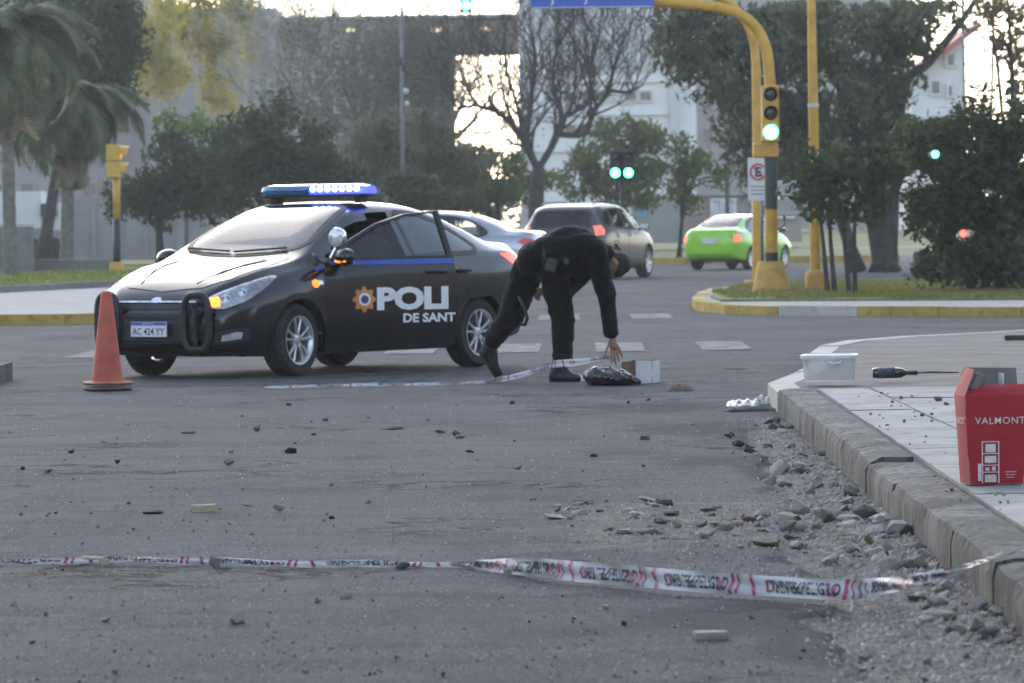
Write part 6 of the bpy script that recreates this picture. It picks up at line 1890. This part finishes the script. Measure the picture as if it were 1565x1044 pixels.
# ---- wine bottle
M_BOTTLE = M("dark_green_bottle", (.012, .022, .010), .08, 0, .6, var=.2, coat=.6)
g = G(1366, 578.5, SW_Z)
bt = tag(empty("wine_bottle", (g.x, g.y, SW_Z + .040), 0), "dark green wine bottle lying on the pavement right of the tub", "bottle")
MB().lathe([(0, -.15), (.03, -.152), (.0365, -.145), (.0375, -.13), (.0375, .03), (.034, .055), (.022, .08), (.0155, .095), (.0145, .11), (.0145, .13)], 24, 'X').build("glass_body", M_BOTTLE, bt, smooth=40)
MB().lathe([(.038, -.115), (.0382, -.115), (.0382, .01), (.038, .01)], 24, 'X').build("label", M("dark_bottle_label", (.05, .05, .085), .6, var=.5, vs=40), bt, smooth=True)
MB().lathe([(.0142, .10), (.0158, .10), (.0165, .165), (.0150, .17), (0, .17)], 16, 'X').build("capsule", M_TRIM, bt, smooth=True)
g = G(1430, 572, SW_Z)
stk = MB().tube([(-.15, .02, .012), (-.02, .0, .016), (.10, -.01, .012), (.17, .0, .012)], [.006, .008, .007, .004], 7).build("stick", BK_GREY, loc=(g.x, g.y, SW_Z), smooth=True)
tag(stk, "thin grey stick lying on the pavement just right of the bottle neck", "stick")
g = G(1556, 521, .135)
pk = MB().box((0, 0, .03), (.26, .05, .05), Matrix.Rotation(.12, 3, 'Z'), bev=.01).build("plank", M("dark_wood", (.05, .042, .036), .85, var=.3, vs=9), loc=(g.x, g.y, .135))
tag(pk, "short dark plank lying on the corner pavement at the right edge", "plank")
# ---- black plastic bag
M_BAG = M("black_plastic", (.010, .010, .012), .22, 0, .6, var=.2, coat=.2)
g = G(931, 590)
bag = blob("plastic_bag", [('ell', (0, 0, .065), (.20, .14, .070)), ('ell', (-.09, 0, .075), (.11, .12, .075)), ('ell', (.10, .02, .05), (.12, .11, .050)), ('cap', (.16, 0, .04), (.24, -.02, .03), .035, .012), ('cap', (-.05, 0, .10), (.02, .0, .13), .05, .02)], .009, M_BAG, None, 3, .022, 14, 7)
bag.location = (g.x, g.y, 0)
tag(bag, "crumpled black plastic bag on the road beside the reaching hand", "bag")
for v in bag.data.vertices: v.co.z = max(.003, v.co.z)
# ---- carton lying open beside the bag
M_CARTW = M("white_carton", (.62, .60, .62), .6, var=.06, vs=8, dirt=.05)
M_CARTB = M("brown_carton_inside", (.19, .12, .085), .85, var=.25, vs=8)
g = G(982, 587)
ct = tag(empty("carton", (g.x, g.y + .1, .004), R(-20)), "small open carton, white outside and brown inside, right of the black bag", "box")
vb_keep = vb; vb = ct
w, d, h = .24, .20, .185
wall("front_panel", [(-.02, -d / 2, 0), (w / 2, -d / 2, 0), (w / 2, -d / 2, h), (-.02, -d / 2, h)], M_CARTW, M_CARTB, (0, -1, 0))
wall("side_panel", [(w / 2, -d / 2, 0), (w / 2, d / 2, 0), (w / 2, d / 2, h), (w / 2, -d / 2, h)], M_CARTW, M_CARTB, (1, 0, 0))
wall("back_panel", [(w / 2, d / 2, 0), (-w / 2, d / 2, 0), (-w / 2, d / 2, h), (w / 2, d / 2, h)], M_CARTW, M_CARTB, (0, 1, 0))
wall("bottom", [(-w / 2, -d / 2, 0), (w / 2, -d / 2, 0), (w / 2, d / 2, 0), (-w / 2, d / 2, 0)], M_CARTB, M_CARTB, (0, 0, -1))
wall("flap", [(-.02, -d / 2, 0), (-.02, -d / 2, h), (-.12, -d / 2 - .06, h * .95), (-.13, -d / 2 - .05, .0)], M_CARTB, M_CARTB, (-.4, -1, 0))
wall("flap", [(-.01, -d / 2, h), (w / 2, -d / 2, h), (w / 2 + .01, -d / 2 + .07, h + .015), (-.03, -d / 2 + .07, h + .012)], M_CARTB, M_CARTB, (0, 0, 1))
vb = vb_keep
def crumple(name, px, py, z, w, d, h, mat_, label, cat, seed, group=None, n=9):
    g = G(px, py, z)
    vs, fs = [], []
    for j in range(n + 1):
        for i in range(n + 1):
            u, v = i / n - .5, j / n - .5
            edge = 1 - (2 * max(abs(u), abs(v))) ** 4
            vs.append((u * w * (1 + .2 * fbm(u * 3, v * 3, seed)), v * d * (1 + .2 * fbm(v * 3, u * 4, seed + 5)), .004 + h * edge * (.5 + .9 * abs(fbm(u * 4 + seed, v * 4, seed)))))
    for j in range(n):
        for i in range(n): fs.append((j * (n + 1) + i, j * (n + 1) + i + 1, (j + 1) * (n + 1) + i + 1, (j + 1) * (n + 1) + i))
    m = len(vs); vs += [(x, y, z_ - .003) for x, y, z_ in vs]; fs += [tuple(m + k for k in f[::-1]) for f in list(fs)]
    o = MB().add(vs, fs).build(name, mat_, loc=(g.x, g.y, z + (road_z(g.x, g.y) if z == 0 else 0)), smooth=25)
    return tag(o, label, cat, group)
M_PAPER = M("white_paper", (.68, .68, .69), .6, var=.06, vs=12)
M_FOIL = M("silver_wrap", (.36, .37, .36), .35, .4, var=.3, vs=30)
crumple("paper_scrap", 884, 583, 0, .10, .12, .05, M_PAPER, "small white paper scrap between the boot and the black bag", "litter", 1)
crumple("paper_scrap", 962, 580, 0, .16, .14, .10, M_PAPER, "crumpled white paper between the black bag and the carton", "litter", 4)
crumple("rag", 1041, 597, 0, .19, .16, .06, M("brown_rag", (.17, .125, .10), .9, var=.3, vs=20), "flat brown rag lying on the road right of the carton", "litter", 9)
crumple("foil_wrap", 1136, 621, 0, .22, .34, .045, M_FOIL, "crushed silvery packaging at the gutter near the kerb end", "litter", 12, n=14)
crumple("foil_wrap", 1168, 618, 0, .17, .30, .06, M("dull_wrap", (.38, .38, .36), .6, var=.4, vs=20), "crushed white packaging against the kerb end beside the silvery one", "litter", 15, n=12)
crumple("cardboard_scrap", 1150, 628, 0, .36, .18, .03, M("dark_cardboard", (.07, .06, .055), .9, var=.3, vs=9), "flattened dark cardboard under the crushed packaging in the gutter", "litter", 18)

# ================================================================== warning tape
M_TAPE = M("white_tape", (.66, .65, .66), .6, var=.06, vs=3)
M_TAPER = M("tape_red_ink", (.52, .10, .17), .45, var=.15, vs=20)
M_TAPEK = M("tape_dark_ink", (.085, .08, .085), .45, var=.3, vs=20)
def ribbon(name, rows, label, per=8, letters=True, seed=0):
    """rows of lower edge and upper edge points; print is laid along it"""
    A = catmull([tuple(a) + tuple(b) for a, b in rows], per)
    n = len(A); lo = [Vector(r[:3]) for r in A]; hi = [Vector(r[3:]) for r in A]
    s = [0.0]
    for i in range(1, n): s.append(s[-1] + (lo[i].lerp(hi[i], .5) - lo[i - 1].lerp(hi[i - 1], .5)).length)
    def at(d, v, off=0.0):
        d = min(max(d, 0), s[-1] - 1e-6)
        i = int(np.searchsorted(s, d, side='right')) - 1; i = min(i, n - 2)
        t = (d - s[i]) / max(1e-9, s[i + 1] - s[i])
        a, b = lo[i].lerp(lo[i + 1], t), hi[i].lerp(hi[i + 1], t)
        nn = (lo[i + 1] - lo[i]).cross(b - a)
        nn = nn.normalized() if nn.length > 1e-9 else Vector((0, -1, 0))
        if nn.y > 0: nn = -nn
        w = .006 * math.sin(v * 9 + d * 11 + seed) + .004 * math.sin(d * 37 + v * 5)
        return a.lerp(b, v) + nn * (off + w)
    vs, fs = [], []
    m = int(s[-1] / .035) + 2; V = 5
    for i in range(m + 1):
        for k in range(V + 1): vs.append(at(s[-1] * i / m, k / V))
    for i in range(m):
        for k in range(V): fs.append((i * (V + 1) + k, i * (V + 1) + k + 1, (i + 1) * (V + 1) + k + 1, (i + 1) * (V + 1) + k))
    o = MB().add(vs, fs).build(name, M_TAPE, smooth=True)
    tag(o, label, "barrier tape")
    def flat(nm, v2, f2, mat_):
        MB().add([at(u, v, .0035) for u, v in v2], f2).build(nm, mat_, o)
    def slash(d, w, lean, v0=.0, v1=1.0):
        k = 5
        v2 = []
        for i in range(k + 1):
            v = v0 + (v1 - v0) * i / k
            v2 += [(d + lean * v, v), (d + lean * v + w, v)]
        flat("red_stripe", v2, [(2 * i, 2 * i + 1, 2 * i + 3, 2 * i + 2) for i in range(k)], M_TAPER)
    d = .02 + (.2 if seed else 0)
    tv, tf, tw_ = text2d("PELIGRO", 1.0, .022, 1.0, 1.0)
    hgt, wk = .62, .165 / tw_
    while d < s[-1] - (1.9 if letters else .5):
        slash(d, .014, -.012)
        for q in range(2): slash(d + .062 + q * .024, .009, -.008, .22, .80)
        for q in range(2): slash(d + .335 + q * .024, .011, .008, .16, .74)
        slash(d + .395, .014, .012); slash(d + .425, .010, .010, .05, 1)
        if letters:
            flat("lettering", [(d + .222 - u * wk, .80 - v * hgt) for u, v in tv], tf, M_TAPEK)
        flat("lettering", [(d + .226 + u * wk, .20 + v * hgt) for u, v in tv], tf, M_TAPEK)
        d += .50
    return o
def tp(px, yb, yt, zb=.01):
    a = G(px, yb, zb); b = P(px, yt, a.y + .015)
    zz = road_z(a.x, a.y)
    if b.z < zz + .012: b.z = zz + .012
    return (a, b)
near = [(-60, 861, 857), (0, 860, 856), (110, 860.5, 854), (180, 859, 851), (260, 861, 852), (330, 863, 852), (400, 866, 855), (480, 866, 857.5), (550, 867, 856), (613, 867, 858), (655, 866, 859), (700, 867, 858), (750, 873, 855), (800, 880, 852), (870, 888, 857), (950, 895, 864), (1030, 902, 870), (1110, 908, 876), (1190, 912, 881), (1250, 916, 885), (1300, 917, 886), (1330, 912, 884)]
rows = [tp(a, b, c) for a, b, c in near]
# free end twisted thin and laid over the kerb
ye = rows[-1][0].y
rows += [(P(a, b, Y_), P(a + 1, c_, Y_)) for a, b, c_, Y_ in ((1370, 904, 881, ye - .25), (1420, 890, 873.5, ye - .6), (1470, 873, 863.5, 16.75), (1508, 859, 852, 16.05), (1532, 850, 844, 15.75), (1568, 841, 835.5, 15.5), (1625, 838, 832.5, 15.3))]
ribbon("warning_tape", rows, "white warning tape reading PELIGRO stretched across the near road to the kerb")
MB_ = MB(); q0 = G(1301, 917, .03)
st_ = MB_.tube([q0, q0 + Vector((.003, -.005, -.02)), P(1300, 934, q0.y - .02)], .0035, 6).build("tape_thread", M_TAPE)
tag(st_, "short white thread hanging below the near warning tape", "thread")
far = [(405, 594, 590.5), (460, 592.5, 589), (530, 591, 586.5), (600, 590, 585.5), (670, 589, 585), (730, 586.5, 582)]
rows = [tp(a, b, c, .005) for a, b, c in far]
yb_ = pg.y - .24
rows += [(P(770, 583, yb_ + .1), P(771, 575, yb_ + .1)), (P(800, 576, yb_), P(801, 567, yb_)), (P(843, 563, yb_), P(843, 552, yb_)), (P(872, 560, yb_), P(872, 549, yb_)), (P(900, 555, yb_), P(900, 547, yb_)), (P(925, 549, yb_ + .02), P(925, 542, yb_ + .02)), (P(952, 558, yb_ + .05), P(953, 552, yb_ + .05))]
ribbon("warning_tape", rows, "crumpled white and red tape on the road, crossing the standing boot", 7, False, 2)

# ================================================================== stones and rubble
def stone_mats():
    out = []
    for nm, c in (("pale_concrete_chunk", (.46, .42, .365)), ("grey_concrete_chunk", (.34, .315, .28)), ("brown_brick_chunk", (.26, .20, .15)), ("dark_stone", (.055, .053, .052)), ("mid_stone", (.17, .155, .14))):
        out.append(M(nm, c, .92, var=.25, vs=9, bump=.5, bs=40, dirt=.35))
    return out
SM = stone_mats()
def stone_mesh(seed, mat_, blocky=.6):
    """broken chunk: unit size, cut by random planes"""
    rnd = random.Random(seed)
    bm = bmesh.new()
    for k in range(rnd.randint(11, 17)):
        v = Vector((rnd.gauss(0, 1), rnd.gauss(0, 1), rnd.gauss(0, 1))).normalized()
        q = max(abs(v.x), abs(v.y), abs(v.z))
        bm.verts.new(v / (q * blocky + (1 - blocky)) * rnd.uniform(.8, 1.05))
    r_ = bmesh.ops.convex_hull(bm, input=bm.verts)
    bmesh.ops.delete(bm, geom=[g_ for g_ in set(r_['geom_interior']) | set(r_['geom_unused']) if isinstance(g_, bmesh.types.BMVert)], context='VERTS')
    bmesh.ops.bevel(bm, geom=list(bm.edges), offset=.06, segments=1, affect='EDGES')
    x = max(abs(v.co.x) for v in bm.verts); y = max(abs(v.co.y) for v in bm.verts); z = max(abs(v.co.z) for v in bm.verts)
    for v in bm.verts: v.co = Vector((v.co.x / x * .5, v.co.y / y * .5, v.co.z / z * .5))
    me = bpy.data.meshes.new("stone"); bm.to_mesh(me); bm.free(); me.materials.append(mat_)
    for p in me.polygons: p.use_smooth = False
    return me
STONES = [[stone_mesh(100 + 10 * m + k, SM[m]) for k in range(7)] for m in range(5)]
def brick_mesh(seed, mat_, mo):
    rnd = random.Random(seed)
    mb = MB().box((0, 0, 0), (1, 1, 1), bev=.06)
    mb.v = [tuple(Vector(v) + Vector((rnd.gauss(0, .02), rnd.gauss(0, .02), rnd.gauss(0, .05)))) for v in mb.v]
    return mb.mesh("broken_brick", mat_, 30)
def put(name, me, px, py, wpx, hpx, label, group, z=None, depth=None, cat="stone", rz=None, sink=.12, front=False):
    zb = 0.0 if z is None else z
    g = G(px, py, zb)
    if z is None:
        zb = road_z(g.x, g.y); g = G(px, py, zb)
    s_ = SC(g.y)
    w, h = wpx / s_, hpx / s_
    d = depth or w * random.uniform(.6, 1.0)
    h = max(.006, h - d * .06)
    o = mk(name, me, None, (g.x, g.y + d * (-.5 if front else .4) - (.02 if front else 0), zb + h * (.5 - sink)), (random.uniform(-.08, .08), random.uniform(-.08, .08), random.uniform(-.5, .5) if rz is None else rz))
    o.scale = (w, d, h)
    return tag(o, label, cat, group)
bm_p, bm_g = brick_mesh(3, M("tan_brick", (.46, .40, .27), .9, var=.2, vs=9, bump=.4, bs=40, dirt=.3), 0), brick_mesh(5, SM[1], 1)
bm_b = brick_mesh(8, SM[2], 2)
put("brick", bm_p, 311.5, 783, 43, 14, "pale flat brick piece alone on the road below the police car front", None, cat="brick", rz=.05, depth=.09)
put("stone", STONES[2][0], 426, 783, 24, 20, "squarish brown stone right of the pale flat brick piece", None)
put("stone", STONES[4][1], 379, 775, 25, 11, "small grey stone between the pale brick piece and the brown stone", None)
put("stone", STONES[3][2], 234, 786, 30, 8, "flat dark stone left of the pale flat brick piece", None)
put("brick", bm_p, 148, 860, 44, 14, "pale brick holding down the left end of the near tape", None, cat="brick", rz=-.05, depth=.10, front=True)
put("stone", STONES[2][3], 122, 860.5, 25, 12, "dark brown stone at the left end of the brick on the tape", None, front=True)
put("stone", STONES[2][4], 330, 868, 20, 22, "upright rounded brown stone weighing down the near tape", None, front=True)
put("stone", STONES[4][5], 613, 868, 27, 18, "pointed dark grey stone lying on the near tape", None, front=True)
put("brick", bm_g, 787, 877.5, 33, 15, "short grey brick in front of the near tape where it widens", None, cat="brick", rz=.12, depth=.07, front=True)
put("stone", STONES[2][1], 530, 916, 22, 10, "small tan stone on the road below the pointed stone of the tape", None)
put("stone", STONES[1][2], 363, 954, 25, 22, "upright grey concrete lump on the near road, lower left", None)
put("brick", bm_g, 1087, 979, 53, 17, "grey broken brick on the near road, lower right of the centre", None, cat="brick", rz=.08, depth=.10)
put("stone", STONES[3][3], 444, 693, 19, 12, "small black stone on the road below the front wheel of the police car", None)
put("stone", STONES[4][4], 288, 663, 24, 6, "flat grey stone on the road right below the orange cone", None)
put("stone", STONES[3][5], 600, 657, 34, 7, "long flat dark stone on the road below the open car door", None)
put("stone", STONES[4][0], 674, 662, 18, 7, "flat grey stone right of the long flat dark stone", None)
put("stone", STONES[3][1], 179, 709, 11, 8, "single black stone on the left road well below the cone", None)
put("stone", STONES[2][2], 1172, 838, 46, 18, "largest brown slab in the rubble above the middle of the tape", None)
put("stone", STONES[0][3], 1078, 822, 36, 22, "pale upright chunk in the middle of the dust strip", None)
put("stone", STONES[1][4], 980, 792, 44, 14, "long grey chunk at the upper middle of the dust strip", None)
put("stone", STONES[1][0], 990, 818, 50, 16, "broad grey brown slab in the dust strip below the long chunk", None)
put("stone", STONES[0][1], 1345, 800, 40, 22, "pale slab leaning in the rubble under the kerb joint", None)
put("stone", STONES[1][5], 1375, 815, 46, 24, "big grey slab touching the kerb face in the rubble heap", None)
put("stone", STONES[0][5], 1440, 948, 44, 24, "pale flat chunk in the rubble right of the tape's low end", None)
put("stone", STONES[2][5], 1475, 925, 36, 20, "brown chunk against the kerb below the tape's thin end", None)
put("stone", STONES[3][0], 1356, 852, 13, 12, "black lump between pale chunks of the kerb rubble", None)
def scatter(poly, n, wr, mats, label, group, name="rubble_chunk", flat=(.35, .7), z=None, pw=1.6, seed=0, cat="rubble"):
    rnd = random.Random(seed)
    xa, xb = min(p[0] for p in poly), max(p[0] for p in poly); ya, yb = min(p[1] for p in poly), max(p[1] for p in poly)
    k = 0
    while k < n:
        x, y = rnd.uniform(xa, xb), rnd.uniform(ya, yb)
        if not inside(poly, x, y): continue
        w = wr[0] + (wr[1] - wr[0]) * rnd.random() ** pw
        mi = rnd.choice(mats)
        tone = ("pale", "grey", "brown", "blackish", "dark grey")[mi]
        sz = ("tiny", "small", "middling", "large")[min(3, int(4 * (w - wr[0]) / (wr[1] - wr[0])))]
        side = ("left", "middle", "right")[min(2, int(3 * (x - xa) / (xb - xa)))]; dist = ("far", "near")[int(y > (ya + yb) / 2)]
        o = put(name, rnd.choice(STONES[mi]), x, y, w, w * rnd.uniform(*flat), f"{sz} {tone} {label}, {dist} {side} part", group, z=z, cat=cat, sink=.05 + .2 * rnd.random(), rz=rnd.uniform(-3, 3))
        o.rotation_euler.x = rnd.gauss(0, .25); o.rotation_euler.y = rnd.gauss(0, .25)
        k += 1
scatter([(1195, 700), (1300, 752), (1370, 800), (1425, 850), (1440, 880), (1330, 880), (1215, 855), (1150, 800)], 120, (8, 44), [0, 0, 1, 1, 2, 4], "chunk in the kerb rubble above the tape", "rubble chunks along the kerb above the tape", seed=1)
scatter([(1385, 888), (1470, 880), (1530, 930), (1560, 975), (1560, 1010), (1470, 990), (1400, 945)], 70, (9, 48), [0, 0, 1, 1, 2, 4], "chunk in the kerb rubble below the tape", "rubble chunks under the kerb below the tape", seed=2)
scatter([(840, 772), (930, 765), (1120, 768), (1210, 790), (1230, 850), (1120, 845), (960, 825), (850, 800)], 86, (7, 38), [0, 1, 1, 2, 4], "chunk on the dust strip", "chunks on the dust strip across the road", flat=(.25, .5), seed=3)
scatter([(1150, 640), (1195, 645), (1290, 720), (1300, 745), (1180, 720), (1110, 670)], 34, (6, 24), [1, 3, 4, 4], "stone in the gutter below the crushed packaging", "stones in the far gutter", seed=4)
scatter([(0, 640), (400, 612), (1100, 612), (1180, 700), (1150, 760), (820, 770), (0, 840)], 84, (4, 17), [3, 4, 4, 2], "stone on the road beyond the near tape", "small dark stones beyond the near tape", name="stone", flat=(.4, .8), seed=5, cat="stone", pw=2.2)
scatter([(0, 870), (700, 880), (1150, 925), (1290, 1010), (1250, 1040), (0, 1040)], 46, (5, 17), [3, 4, 1], "stone on the near road below the tape", "small stones below the near tape", name="stone", flat=(.35, .8), seed=6, cat="stone", pw=2.5)
scatter([(1250, 1000), (1400, 950), (1560, 1015), (1560, 1044), (1300, 1044)], 28, (5, 20), [0, 1, 4], "stone in the lower right earth", "stones in the earth at the lower right", name="stone", flat=(.35, .7), seed=7, cat="stone")
scatter([(1290, 600), (1440, 600), (1460, 720), (1540, 760), (1565, 830), (1480, 790), (1370, 680)], 46, (3, 9), [4, 4, 1], "pebble on the pavement slabs", "pebbles on the pavement", name="pebble", flat=(.5, .8), z=SW_Z, seed=8, cat="pebble")
put("stone", STONES[4][2], 1434, 613, 14, 9, "round grey stone on the pavement left of the red carton", None, z=SW_Z)
put("stone", STONES[4][3], 1446, 619, 9, 6, "smaller grey stone touching the round one on the pavement", None, z=SW_Z)
# loose grit, too fine to count
def grit(name, n, reg, size, mat_):
    V = np.zeros((n, 4, 3)); k = 0
    while k < n:
        px, py = reg()
        g = G(px, py)
        if g.x > curb_x(g.y) - .01: continue
        z = road_z(g.x, g.y); s_ = random.uniform(*size)
        a = random.uniform(0, 6.28)
        for i in range(3): V[k, i] = (g.x + s_ * math.cos(a + 2.1 * i), g.y + s_ * math.sin(a + 2.1 * i), z - .002)
        V[k, 3] = (g.x + random.gauss(0, .3) * s_, g.y + random.gauss(0, .3) * s_, z + s_ * random.uniform(.5, 1.2)); k += 1
    F = np.concatenate([np.arange(n)[:, None] * 4 + np.array([[0, 1, 3]]), np.arange(n)[:, None] * 4 + np.array([[1, 2, 3]]), np.arange(n)[:, None] * 4 + np.array([[2, 0, 3]])])
    me = fast_mesh(name, V.reshape(-1, 3), F); me.materials.append(mat_)
    return tag(mk(name, me), kind='stuff')
def reg_kerb():
    py = random.uniform(640, 1044); xl = 1150 + (py - 640) * .33; xr = 1200 + (py - 640) * 1.08
    return xl + (xr - xl) * random.random() ** .7 + random.gauss(0, 20), py
def reg_dust():
    return random.triangular(780, 1320, 1120), random.gauss(812, 26)
def reg_road(): return random.uniform(-20, 1300), 600 + 444 * random.random() ** .8
grit("grit_along_kerb", 5200, reg_kerb, (.004, .016), SM[1])
grit("grit_on_dust_strip", 2600, reg_dust, (.004, .011), SM[1])
grit("grit_on_road", 700, reg_road, (.004, .010), SM[3])
grit("pale_grit_on_road", 2600, reg_road, (.004, .009), SM[1])
grit("dark_grit_on_road", 1800, reg_road, (.003, .008), SM[4])
# ================================================================== added volume imitating the washed-out veil of backlight: haze
m, t, out = new_mat("veil_haze")
pv = t.nodes.new("ShaderNodeVolumePrincipled")
pv.inputs["Color"].default_value = (.96, .96, .97, 1); pv.inputs["Density"].default_value = .00042; pv.inputs["Anisotropy"].default_value = .2
t.links.new(pv.outputs[0], out.inputs["Volume"])
hz = MB().box((0, 590, 19.5), (1080, 1300, 42)).build("veil_haze", m)
tag(hz, kind='stuff')
